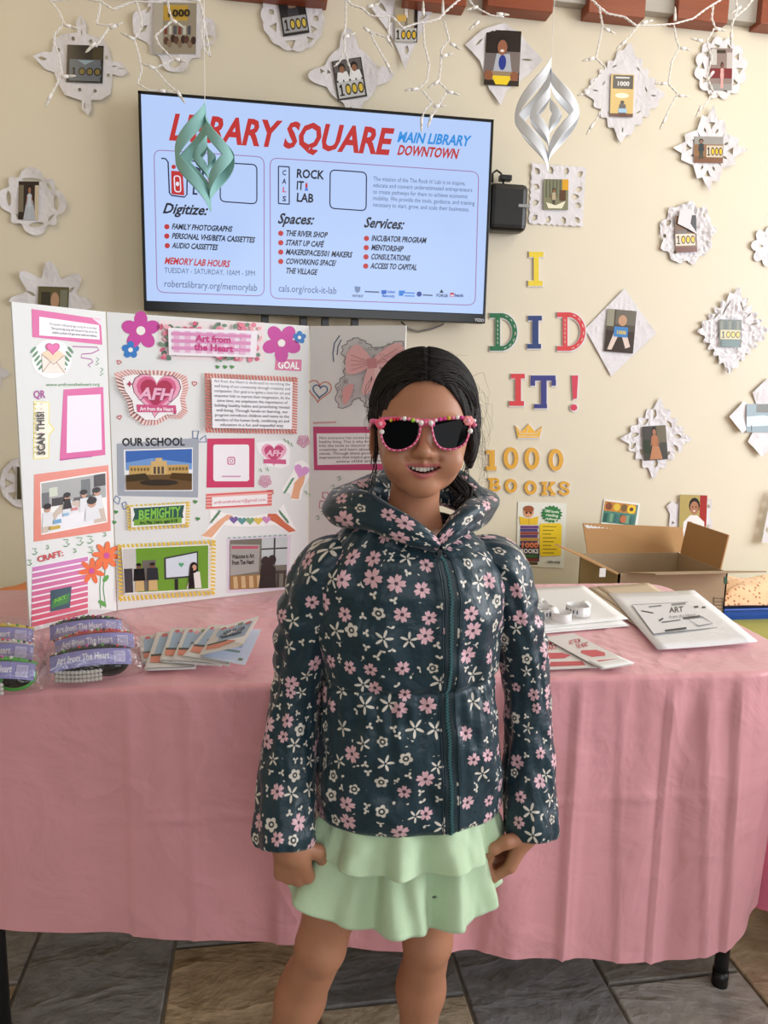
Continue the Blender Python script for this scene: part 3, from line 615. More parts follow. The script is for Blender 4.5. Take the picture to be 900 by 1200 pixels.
    # 11
    def d(p, q):
        qrect(p, q, 0, 0, 1, 1, (128, 128, 100)); [qrect(p, q, .08+.14*k, .02, .14+.14*k, .6, (90, 96, 80)) for k in range(5)]; qrect(p, q, .75, 0, 1, .35, (214, 160, 40)); qrect(p, q, .65, .35, .9, .7, (90, 60, 40))
        child(p, q, .42, .9, .6, (180, 170, 140), (80, 70, 60)); qpoly(p, q, [(.1, .75), (.5, .85), (.9, .7), (.75, .95), (.2, .95)], (230, 226, 200))
    hrt = lambda x, y, a: leafp(x, y, 4.5, 3, a)
    o = pol(120, lambda a: 31.5/max(abs(math.cos(a)), abs(math.sin(a)))+.9*math.sin(30*a))
    flake(652.5, 229.5, 'square paper flake pierced with hearts, below the white hanging ornament', o, [hrt(x, y, a) for x, y, a in ((-25, 24, 2.3), (-9, 26, 1.9), (9, 26, 1.2), (25, 24, .8), (-25, 8, 2.8), (25, 8, .3), (-25, -9, 3.5), (25, -9, 5.9), (-25, -25, 3.9), (-9, -26, 4.4), (9, -26, 5), (25, -25, 5.5))]+[leafp(21, 0, 5, 3)], quad(651.5, 228, 29, 36, 1), d, seed=11, curl=.008)
    # 12
    def d(p, q):
        qrect(p, q, 0, 0, 1, 1, (84, 74, 62)); qrect(p, q, 0, .0, .25, .4, (150, 146, 128)); qrect(p, q, .3, .0, 1, .35, (110, 104, 92)); qrect(p, q, 0, .5, 1, 1, (62, 48, 40))
        qell(p, q, .55, .25, .15, .13, (190, 150, 120)); qpoly(p, q, [(.1, .95), (.25, .95), (.5, .5), (.72, .9), (.88, .85), (.66, .42), (.34, .42)], (220, 200, 190)); qrect(p, q, .28, .4, .76, .64, (70, 130, 190)); p.text('1000', bil(q, .36, .57), bil(q, .7, .57), 4, (220, 190, 60), 'x')
    flake(727, 391.5, 'plain white paper diamond with a legs-out child photo, right of the red letter D', [(-42, 4), (0, 48), (41, 2), (-8, -46)], [], quad(727, 388, 34, 50, 5), d, seed=12, curl=.008)
    # 13
    def d(p, q): qrect(p, q, 0, 0, 1, 1, (76, 84, 72)); [qrect(p, q, .05+.18*k, .05, .16+.18*k, .35, [(110, 110, 90), (60, 70, 60)][k % 2]) for k in range(5)]; thousand(p, q, .05, .38, .95, .72, (200, 186, 140), (226, 190, 60)); qrect(p, q, .1, .75, .9, 1, (70, 100, 96))
    o = pol(100, lambda a: 1/(abs(math.cos(a))/39+abs(math.sin(a))/43)+3*math.sin(22*a)+2)
    flake(857, 388, 'crumpled slit diamond paper flake with a small green photo, far right', o, [leafp(x, y, 6, .9, a) for x, y, a in ((-8, 28, 1), (8, 26, 2), (18, 18, .8), (24, 8, .3), (-20, 16, .9), (-12, 20, 1.2), (14, 28, .9))], quad(856, 390.5, 26, 32, 1), d, seed=13, crumple=.014, curl=.016)
    # 14
    def d(p, q): qrect(p, q, 0, 0, 1, 1, (70, 66, 60)); qrect(p, q, .6, 0, 1, .5, (110, 100, 80)); qrect(p, q, 0, .4, .3, .8, (50, 60, 40)); child(p, q, .5, .98, .92, (176, 116, 78), (150, 96, 66), (170, 116, 84)); qpoly(p, q, [(.24, .98), (.78, .98), (.66, .6), (.38, .6)], (186, 130, 92))
    o = pol(96, lambda a: 1/(abs(math.cos(a))/40+abs(math.sin(a))/42)+2.6*math.cos(16*a))
    flake(768, 514, 'lattice paper diamond with an orange gown photo, above the cardboard box', o, [leafp(x, y, 5, 2.4, a) for x, y, a in ((-14, 18, .8), (14, 16, 2.3), (-4, 27, 1.6), (-25, 4, .2), (25, 3, 2.9), (-15, -15, 2.3), (14, -17, .8), (2, -27, 1.5), (-26, -8, .9), (24, -10, 2.2))], quad(767.5, 519, 28, 40, -4), d, seed=14, crumple=.006)
    # 15
    def d(p, q): qrect(p, q, 0, 0, 1, 1, (120, 140, 150)); qrect(p, q, .3, .0, 1, .3, (76, 74, 62)); qpoly(p, q, [(0, .45), (.5, .4), (1, .5), (1, .75), (0, .8)], (190, 214, 226)); p.text('1', bil(q, .1, .95), bil(q, .2, .95), 6, (60, 60, 60), 'x')
    o = []
    for k in range(4): o += rot([(10, -8), (26, -17), (42, 0), (26, 17), (10, 8)], k*PI/2)
    flake(894, 489, 'big paper flake of four folded lobes at the right edge', o, [], quad(894, 490, 38, 33, 0), d, seed=15, curl=.03)
    # 16
    o = pol(48, lambda a: 15+6*abs(math.cos(4*a))); flake(899, 289, 'small spiky paper flake at the right edge, beside the round crumpled one', o, [leafp(-8, 0, 3, 1.5)], None, None, seed=16, crumple=.006)
    # 17
    def d(p, q): qrect(p, q, 0, 0, 1, 1, (52, 40, 34)); qrect(p, q, .0, .1, .25, .8, (120, 110, 90)); qrect(p, q, .8, .1, 1, 1, (200, 186, 160)); qpoly(p, q, [(.25, 1), (.85, 1), (.72, .5), (.4, .5)], (176, 180, 190)); child(p, q, .54, 1.0, .88, (190, 196, 206), (180, 186, 196), (150, 108, 84))
    o = pol(96, lambda a: 34+9*max(0, math.cos(4*a))**4-3*math.cos(12*a))
    flake(40, 237, 'eight-armed paper flake with a small girl photo, on the far left of the wall', o, [ellp(0, 25, 12, 2.5), ellp(2, -27, 9, 3, .2), ellp(-34+6, 2, 2.5, 9), ellp(27, 0, 3.5, 9), leafp(20, 18, 6, 2.2, 2.2), leafp(20, -18, 6, 2.2, .8), leafp(-18, -19, 5, 2, 2.3)], quad(33.5, 235, 24, 45, 1), d, seed=17, curl=.026)
    # 18
    def d(p, q): qrect(p, q, 0, 0, 1, 1, (96, 88, 56)); qrect(p, q, .1, .2, .4, 1, (60, 54, 40)); qell(p, q, .55, .5, .14, .3, (180, 140, 110)); qrect(p, q, .72, .1, .95, .8, (120, 120, 100))
    o = pol(64, lambda a: 40+9*math.cos(8*a))
    flake(62, 355, 'pale paper flake partly hidden behind the top of the display board', o, [leafp(-24, 10, 6, 2, 2.6), leafp(22, 16, 6, 2, .7)], quad(62.5, 352, 36, 32, 2), d, seed=18, curl=.024)
    # 19
    def d(p, q): qrect(p, q, 0, 0, 1, 1, (70, 62, 40)); qrect(p, q, .2, .4, .5, 1, (40, 36, 30)); qrect(p, q, .6, .2, .9, .7, (120, 110, 80))
    flake(33, 566, 'round lattice paper flake half hidden behind the left edge of the display board', pol(12, lambda a: 33), [trip(23*math.cos(a), 23*math.sin(a), 6.5, a+PI) for a in [2*PI*(k+.5)/9 for k in range(9)]], quad(32, 566, 24, 38, 0), d, seed=19)
    # 20
    def d(p, q):
        qrect(p, q, 0, 0, 1, 1, (176, 158, 96)); qrect(p, q, .74, 0, 1, .7, (160, 40, 36)); qpoly(p, q, [(.14, 1), (.95, 1), (.92, .6), (.66, .46), (.4, .46), (.16, .62)], (232, 230, 228)); qell(p, q, .54, .24, .2, .18, (28, 20, 18)); qell(p, q, .54, .29, .16, .15, (170, 118, 90))
        qell(p, q, .54, .36, .05, .02, (225, 200, 190)); qell(p, q, .48, .27, .02, .02, (20, 16, 14)); qell(p, q, .6, .27, .02, .02, (20, 16, 14)); qell(p, q, .42, .68, .1, .08, (170, 118, 90))
    o = [(-24, -26), (-24, 4), (-29, 12), (-23, 18), (-17, 14), (-12, 22), (-2, 18), (8, 22), (14, 17), (22, 21), (25, 10), (22, 2), (26, -4), (26, -26)]
    flake(808, 606, 'white cut paper round the photo of a child in a white tee', o, [trip(-20, -6, 2.5), trip(22, -10, 2.5), ellp(20, 12, 2, 2)], quad(812, 606, 32, 52, 2), d, seed=20)
    # 22
    flake(898, 604, 'white perforated paper curling off the wall at the right edge, near the bench', [(-8, -28), (8, -28), (12, 28), (0, 28), (-4, 10)], [ellp(-1, 2, 2, 3), ellp(2, 14, 2, 3), ellp(-3, -14, 2, 3)], None, None, seed=22, h0=.03, curl=.01)
    flake(-8, 437, 'small scrap of cut paper at the left edge beside the display board', pol(30, lambda a: 16+4*math.cos(5*a)), [], None, None, seed=23)
    # 21 printed book picture
    c = P(727, 602, WY); t = empty('printed_picture', c, 'small colourful book print taped above the cardboard box', 'picture')
    q = [(709, 587), (748, 592), (744, 616), (705, 612)]; pic = Pic(Plane((0, WY-.004, 0), (0, -1, 0)))
    b = MB(); b.prism([pic.pl(*p) for p in [(708, 585), (750, 590), (747, 620), (704, 615)]], (0, 1, 0), .001); pic.V, pic.F, pic.C, pic.M = b.V, b.F, [lin((236, 236, 230))]*len(b.F), b.M
    qrect(pic, q, 0, 0, 1, 1, (70, 130, 116)); qrect(pic, q, 0, 0, .95, .45, (196, 130, 50)); [qell(pic, q, u, .22, .1, .18, c_) for u, c_ in ((.14, (130, 70, 40)), (.38, (226, 190, 60)), (.6, (120, 90, 50)))]; qell(pic, q, .82, .24, .13, .22, (240, 200, 40)); qell(pic, q, .82, .24, .06, .1, (90, 50, 30))
    [qrect(pic, q, .05+.16*k, .55, .15+.16*k, .95, [(40, 90, 80), (120, 160, 130), (60, 110, 110)][k % 3]) for k in range(6)]; qell(pic, q, .62, .75, .1, .18, (190, 110, 70))
    pic.build('print', M['print'], t)
wall_papers()

# poster
def poster():
    q = [(607, 588), (664, 590), (661, 666), (605, 663)]
    pl = Plane((0, WY-.003, 0), (0, -1, 0)); t = empty('poster', P(634, 665, WY), 'white reading poster with a boy on a stack of books, left of the cardboard box', 'poster')
    p = Pic(pl); b = MB(); b.prism([pl(*a) for a in q], (0, 1, 0), .001); p.V, p.F, p.C, p.M = b.V, b.F, [lin((226, 226, 216))]*len(b.F), b.M
    for i, c in enumerate(((110, 66, 130), (70, 60, 120), (150, 70, 60), (90, 60, 110), (190, 140, 60), (60, 50, 90))): p.rect(609.5, 616+3.6*i, 631-(i % 2), 619.4+3.6*i, c)
    p.rect(609, 638, 632, 658, (60, 46, 66)); p.text('1000', (610, 641.5), (631, 641.8), 6, (226, 120, 60), 'x'); p.text('BOOKS', (610, 648), (631, 648.4), 4.8, (226, 226, 220), 'x')
    for i, c in enumerate(((60, 110, 60), (130, 60, 50), (90, 70, 50))): p.rect(610, 650+4.2*i, 630, 653.4+4.2*i, c)
    p.pg([(608.5, 605), (620, 608), (631, 605), (630, 615), (609.5, 615)], (232, 190, 40)); p.line([(620, 607), (620, 615)], .8, (180, 140, 20))
    p.ell(619.5, 600, 6, 6.5, (214, 150, 110)); p.ell(619.5, 596.5, 6.3, 4, (150, 80, 40)); p.ell(617, 601, 1.3, 1.3, (30, 24, 20)); p.ell(622, 601, 1.3, 1.3, (30, 24, 20))
    star = [(646.5+(13 if k % 2 else 10.5)*math.cos(PI*k/16), 602.5+(10.5 if k % 2 else 8.5)*math.sin(PI*k/16)) for k in range(32)]; p.pg(star, (36, 120, 56))
    p.text('1000 books', (638, 600), (655, 601.5), 3, (220, 232, 210), 'b'); p.text('reading', (639.5, 604.5), (654, 606), 3, (220, 232, 210), 'b'); p.text('challenge', (639, 609), (653, 610), 2.6, (220, 232, 210), 'b')
    p.pg([(634, 613.5), (656, 613), (658.5, 616), (657.5, 651), (634, 652), (632.5, 648), (632.5, 616)], (240, 206, 40))
    for i in range(8): p.line([(636, 617+4.4*i), (652-(i % 3)*3, 617.2+4.4*i)], 1.1, (150, 126, 30))
    p.text('cals.org', (641, 659.5), (656, 660), 3, (90, 90, 90), 'b')
    p.build('printed_sheet', M['print'], t)
poster()

# ================================================================== LETTERS ON THE WALL
def slab(name, polys, col, label, cat='letter', group='cut-out letters on the wall', white=1.3, streak=None, h=.006):
    # polys in photo pixels on the wall; a white paper edge shows behind the painted face
    pts = [p for q in polys for p in q]; cx = sum(p[0] for p in pts)/len(pts); cy = max(p[1] for p in pts)
    t = empty(name, P(cx, cy, WY), label, cat, group); pl = Plane((0, WY-h, 0), (0, -1, 0)); b = MB(); k = 0
    for q in polys:
        V = [pl(*p) for p in q]; n = Vector((0, -1, 0)); k += 1
        b.prism([v+n*(.0002*k) for v in V], (0, 1, 0), .0035+.0002*k)
    b.C = [lin(col)]*len(b.F)
    if streak:
        p = Pic(Plane((0, WY-h-.0013, 0), (0, -1, 0)))
        for s in streak: p.line(s, .7, (226, 218, 206))
        k0 = len(b.V); b.V += p.V; b.F += [[i+k0 for i in f] for f in p.F]; b.C += p.C; b.M += p.M
    b.build('painted_face', M['paint'], t)
    if white:
        b = MB(); pl2 = Plane((0, WY-h+.0015, 0), (0, -1, 0)); k = 0
        for q in polys:
            c = Vector((sum(p[0] for p in q)/len(q), sum(p[1] for p in q)/len(q))); k += 1; n = len(q); out = []
            for i, p in enumerate(q):
                a = Vector(q[i-1]); e = Vector(q[(i+1) % n]); v = Vector(p); t1 = (v-a).normalized(); t2 = (e-v).normalized()
                nn = Vector((t1.y+t2.y, -(t1.x+t2.x)))
                nn = nn.normalized() if nn.length > 1e-6 else Vector((0, 0))
                ar = sum(q[j-1][0]*q[j][1]-q[j][0]*q[j-1][1] for j in range(n))
                out.append(v+nn*white*(1 if ar > 0 else -1)+Vector((.3, .4)))
            V = [pl2(*p) for p in out]; b.prism([v+Vector((0, -.0002*k, 0)) for v in V], (0, 1, 0), .003+.0002*k)
        b.build('paper_edge', M['paper'], t)
    return t
def R4(x0, y0, x1, y1, sk=0): return [(x0, y0), (x1, y0), (x1+sk, y1), (x0+sk, y1)]
def arcband(cx, cy, rx, ry, w, a0, a1, n=16, wy=None):
    wy = wy or w; o = [(cx+rx*math.cos(a0+(a1-a0)*i/n), cy+ry*math.sin(a0+(a1-a0)*i/n)) for i in range(n+1)]
    i_ = [(cx+(rx-w)*math.cos(a0+(a1-a0)*i/n), cy+(ry-wy)*math.sin(a0+(a1-a0)*i/n)) for i in range(n+1)]
    return o+i_[::-1]
def letters():
    Y, G, B, Rd, Pu = (226, 200, 44), (20, 104, 60), (26, 52, 110), (206, 54, 58), (44, 46, 122)
    slab('wall_letter', [R4(620, 295, 637, 301), R4(625.5, 300, 631.5, 330), R4(619, 329, 636, 335)], Y, 'yellow slab letter I, alone in the top row of letters')
    def D(x0, y0, x1, y1, col, lab):
        cy = (y0+y1)/2; slab('wall_letter', [R4(x0, y0, x0+16, y0+5.5), R4(x0+6.5, y0+4, x0+12, y1-4), R4(x0, y1-5.5, x0+16, y1), arcband(x0+13, cy, x1-x0-13, (y1-y0)/2, 5.5, -PI/2, PI/2, 18)], col, lab, streak=[[(x0+9, y0+8+5*k), (x0+9.3, y0+11+5*k)] for k in range(6)]+[[(x0+14+(x1-x0-16)*math.cos(a), cy+(y1-y0-5)/2*math.sin(a)), (x0+14+(x1-x0-16)*math.cos(a+.2), cy+(y1-y0-5)/2*math.sin(a+.2))] for a in (-1.3, -.9, -.45, 0, .4, .8, 1.2)])
    D(574, 367, 606, 411, G, 'green slab letter D, just right of the television corner'); D(653, 366, 686, 411, Rd, 'red slab letter D, touching the plain paper diamond')
    slab('wall_letter', [R4(619, 370, 635, 375.5), R4(624, 375, 631, 404), R4(618, 403, 634, 408.5)], B, 'blue slab letter I between the green D and the red D')
    slab('wall_letter', [R4(599, 438, 615, 443.5), R4(604, 443, 610.5, 471), R4(597, 470, 614, 475.5)], Rd, 'red slab letter I, left of the purple T')
    slab('wall_letter', [R4(622, 440, 651, 446), R4(622, 445, 627, 452), R4(646.5, 445, 651.5, 452), R4(634, 445, 640.5, 475), R4(626, 473.5, 641, 478.5)], Pu, 'purple slab letter T between the red I and the pink mark')
    slab('wall_exclamation_mark', [[(670, 440), (677.5, 440), (676, 467), (671.5, 468)], [(672.5+4*math.cos(a), 477.5+3.8*math.sin(a)) for a in [2*PI*k/12 for k in range(12)]]], (204, 52, 78), 'pink exclamation mark at the end of the third row', 'exclamation mark')
    slab('crown_cutout', [[(604, 499), (611, 506), (619.5, 497), (627, 506), (635.5, 500), (632, 513), (607, 513)]], (232, 178, 50), 'small yellow paper crown above the golden number', 'crown', streak=[[(608, 511), (631, 511.4)], [(610, 508), (629, 508)], [(607, 504), (610, 508)], [(619, 501), (617, 507)], [(633, 503), (629, 508)]])
    O = (220, 164, 52)
    slab('wall_digit', [R4(573.5, 527.5, 580, 551), R4(570, 527.5, 575, 532), R4(569.5, 546.5, 582, 551.5)], O, 'golden digit one at the start of the number', 'digit', white=.5)
    for x, y, lab in ((599, 537, 'golden digit zero next to the digit one'), (623.5, 537.5, 'golden digit zero in the middle of three'), (651.5, 539, 'golden digit zero at the right end of the number')):
        slab('wall_digit', [arcband(x, y, 8.8, 13, 5, 0, 2*PI, 28)], O, lab, 'digit', white=.5)
    def sl(x, y, kind, lab):
        r = lambda a, b, c, d: R4(x+a, y+b, x+c, y+d)
        S_ = {'B': [r(-7.5, -8, 2, -5), r(-5.5, -6, -1.5, 6), r(-7.5, 5, 3, 8), r(-3, -1.5, 3, 1.5), arcband(x+1, y-3.7, 5, 4.3, 3, -PI/2, PI/2, 8), arcband(x+1.5, y+3.6, 6, 4.4, 3.2, -PI/2, PI/2, 8)],
              'O': [arcband(x, y, 7.3, 8.3, 3.8, 0, 2*PI, 22)],
              'K': [r(-8, -8, -1, -5), r(-6, -6, -2.3, 6), r(-8, 5, -1, 8), [(x-2.5, y+.5), (x+3.5, y-6), (x+7.5, y-6), (x+.5, y+2)], [(x-1, y-.5), (x+2.5, y-2), (x+8, y+6), (x+4, y+6)], r(2, -8, 8.5, -5.5), r(2.5, 5.5, 9, 8)],
              'S': [arcband(x, y-3.8, 6, 4.6, 3, PI*.5, PI*1.95, 14), arcband(x, y+3.6, 6.2, 4.8, 3.1, -PI*.5, PI*.95, 14), r(3, -6, 6, -2), r(-6.3, 2, -3.4, 6)]}[kind]
        slab('wall_letter', S_, O, lab, white=.4)
    sl(579.5, 568, 'B', 'small golden letter B, first of the lowest row'); sl(599, 569.5, 'O', 'small golden letter O next to the B'); sl(622, 571.5, 'O', 'small golden letter O next to the K'); sl(642.5, 572.5, 'K', 'small golden letter K between O and S'); sl(661.5, 572.5, 'S', 'small golden letter S, last of the lowest row')
letters()

# ================================================================== HANGING ORNAMENTS AND STRING LIGHTS
def ornament(name, label, mat_, px, ytop, ybot, y, rings, yaw, lean, string_top):
    # a slit paper square whose nested strips are rolled alternately to one side and the other, hung by a corner
    a = P(px, ytop, y); e = P(px+lean, ybot, y); t = empty(name, e, label, 'hanging ornament')
    A = (a-e).length/2; ctr = (a+e)/2; ax = (a-e).normalized(); c, s = math.cos(yaw), math.sin(yaw)
    ux = Vector((c, s, 0)); uy = Vector((-s, c, 0))
    for f0, f1, sg, tw in rings:
        ao, ai = A*f0, A*f1; R = ao/PI; b = MB(); n = 64; m = 7; ct, st = math.cos(tw), math.sin(tw); vx = ux*ct+uy*st; vy = uy*ct-ux*st
        for side in (1, -1):
            G = []
            for j in range(n+1):
                v = ao*(-1+2*j/n)*.999; h1 = ao-abs(v); h0 = max(0, ai-abs(v)); row = []
                for i in range(m+1):
                    h = h0+(h1-h0)*i/m; ph = PI*h/ao*.97; row.append(ctr+ax*v+vx*(side*R*math.sin(ph)*.9)+vy*(sg*R*(1-math.cos(ph))))
                G.append(row)
            b.grid(G)
        b.build('paper_loop', mat_, t, smooth=True, solid=.0007)
    b = MB(); tp = P(string_top[0], string_top[1], y); b.tube([a+Vector((0, 0, -.002)), tp, Vector((tp.x, y, 3.0))], .0009, 6); tag(b.build('string', M['wire'], t), 'thin white hanging thread')
ornament('hanging_ornament', 'mint green twisted paper ornament hanging in front of the television', M['teal'], 240, 119, 249, 2.2, [(1.0, .66, 1, 0), (.80, .50, -1, .1), (.44, .22, 1, .3), (.24, .06, -1, 0)], 1.25, 7, (239, 0))
ornament('hanging_ornament', 'white twisted paper ornament hanging right of the television', M['orn'], 646, 66, 203, 2.2, [(1.0, .74, 1, 0), (.84, .60, -1, .15), (.56, .34, 1, .2), (.34, .14, -1, 0)], 1.05, -4, (650, 0))
def lights(label, runs, drops, twigs, y):
    c = P(runs[0][0][0], 0, y); t = empty('string_lights', (c.x, y, 2.6), label, 'string lights', 'icicle light strings')
    def wire(path, r=.0030, tw=.0027):
        pts = [Vector(p) for p in path]; fine = []
        for a, e in zip(pts, pts[1:]):
            k = max(2, int((e-a).length/.006)); fine += [a.lerp(e, j/k) for j in range(k)]
        fine.append(pts[-1]); out = []
        for ph in (0, PI):
            b.tube([p+Vector((tw*math.cos(i*1.1+ph), tw*math.sin(i*1.1+ph), 0)) for i, p in enumerate(fine)], r*.62, 5)
    for r in runs: b = MB(); wire([P(px, py, y) for px, py in r], .0036, .0034); b.build('main_wire', M['wire'], t, True)
    for r in drops: b = MB(); wire([P(px, py, y) for px, py in r]); b.build('drop_wire', M['wire'], t, True)
    for (x0, y0, x1, y1) in twigs:
        a, e = P(x0, y0, y), P(x1, y1, y); d = (e-a).normalized(); L = .05
        s = MB(); s.tube([a, a+d*.022], .0052, 8); so = s.build('bulb', M['wire'], t, True)
        g = MB(); g.tube([a+d*.022, a+d*.030, a+d*.040, a+d*.046], [.0040, .0044, .0032, .0008], 8); tag(g.build('glass', M['lamp'], so, True), 'clear unlit tip')
lights('white icicle string lights at the top left, nearest the left edge',
  [[(52, -3), (62, 1), (95, -2), (118, 2), (132, 11), (150, 4), (160, 2), (185, 3), (205, -2), (232, 1), (240, -4)]],
  [[(58, 0), (70, 15), (75, 28), (64, 40), (63, 50), (68, 62), (72, 85), (66, 100), (58, 115)], [(118, 2), (116, 15), (113, 28), (125, 30), (131, 28)], [(160, 2), (165, 20), (166, 32), (157, 46), (163, 65), (166, 82), (161, 98), (175, 106), (190, 106)], [(196, -2), (198, 12), (202, 24), (182, 42), (186, 52), (203, 70), (181, 80), (194, 96), (212, 112)], [(112, 55), (128, 32)], [(233, 0), (238, 20), (236, 40), (240, 60), (246, 66), (244, 50), (240, 30), (236, 5)]],
  [(75, 29, 86, 32), (129, 33, 140, 28), (112, 50, 100, 62), (72, 90, 84, 89), (60, 110, 57, 117), (157, 46, 149, 42), (181, 80, 176, 78), (203, 68, 216, 72), (207, 106, 213, 115), (200, 22, 206, 26), (186, 106, 196, 107)], 2.70)
lights('white icicle string lights in the middle, dangling over the top edge of the television',
  [[(404, -4), (412, 6), (425, 10), (433, 18), (446, 20), (458, 19), (462, 22), (472, 33), (486, 28), (500, 26), (514, 22), (524, 12), (540, -2)]],
  [[(405, 0), (405, 25), (403, 44), (404, 58), (398, 72), (392, 78)], [(405, 62), (408, 74), (413, 86)], [(433, 35), (437, 46), (446, 62), (452, 72)], [(456, 22), (455, 45), (432, 36)], [(496, 28), (497, 52), (503, 75), (500, 95), (488, 106)], [(494, 105), (506, 120), (497, 130), (494, 142)], [(520, 24), (526, 46), (517, 58), (516, 80), (514, 96), (524, 106), (516, 120), (505, 138)], [(548, -2), (556, 8), (575, 18), (590, 20)]],
  [(430, 8, 442, 5), (452, 42, 462, 58), (426, 32, 434, 38), (452, 72, 456, 80), (496, 18, 496, 8), (519, 16, 519, 6), (527, 50, 535, 55), (517, 66, 525, 64), (489, 104, 482, 105), (514, 95, 506, 100), (524, 107, 535, 110), (508, 124, 519, 124), (494, 138, 494, 146), (506, 134, 503, 144), (582, 16, 592, 17), (561, 25, 553, 32), (402, 44, 410, 41), (560, 8, 552, 10)], 2.70)
lights('white icicle string lights at the top right, between the wooden blocks and the flakes there',
  [[(690, -4), (702, 8), (712, 16), (732, 20), (745, 30), (765, 30), (790, 28), (812, 22), (828, 10), (848, -2)]],
  [[(702, 8), (706, 30), (702, 50), (698, 68), (710, 80), (696, 95), (684, 110)], [(706, 126), (700, 138), (692, 150)], [(748, 30), (738, 42), (728, 52)], [(790, 30), (792, 45), (796, 56), (787, 72), (783, 98), (794, 110), (785, 126), (778, 142)], [(836, 4), (834, 22), (838, 32), (828, 48), (834, 68), (828, 90), (836, 108), (824, 126)], [(862, -2), (864, 12), (858, 28), (857, 42)], [(885, -4), (874, 10), (862, 20)]],
  [(752, 27, 760, 25), (708, 33, 714, 36), (696, 68, 688, 70), (690, 108, 680, 111), (695, 145, 689, 155), (733, 48, 725, 55), (791, 24, 791, 14), (797, 56, 806, 58), (781, 98, 772, 98), (795, 112, 806, 113), (780, 138, 775, 148), (838, 33, 846, 35), (823, 48, 814, 46), (836, 84, 830, 92), (832, 110, 841, 110), (822, 124, 818, 132), (857, 38, 857, 48), (868, 8, 862, 12)], 2.70)

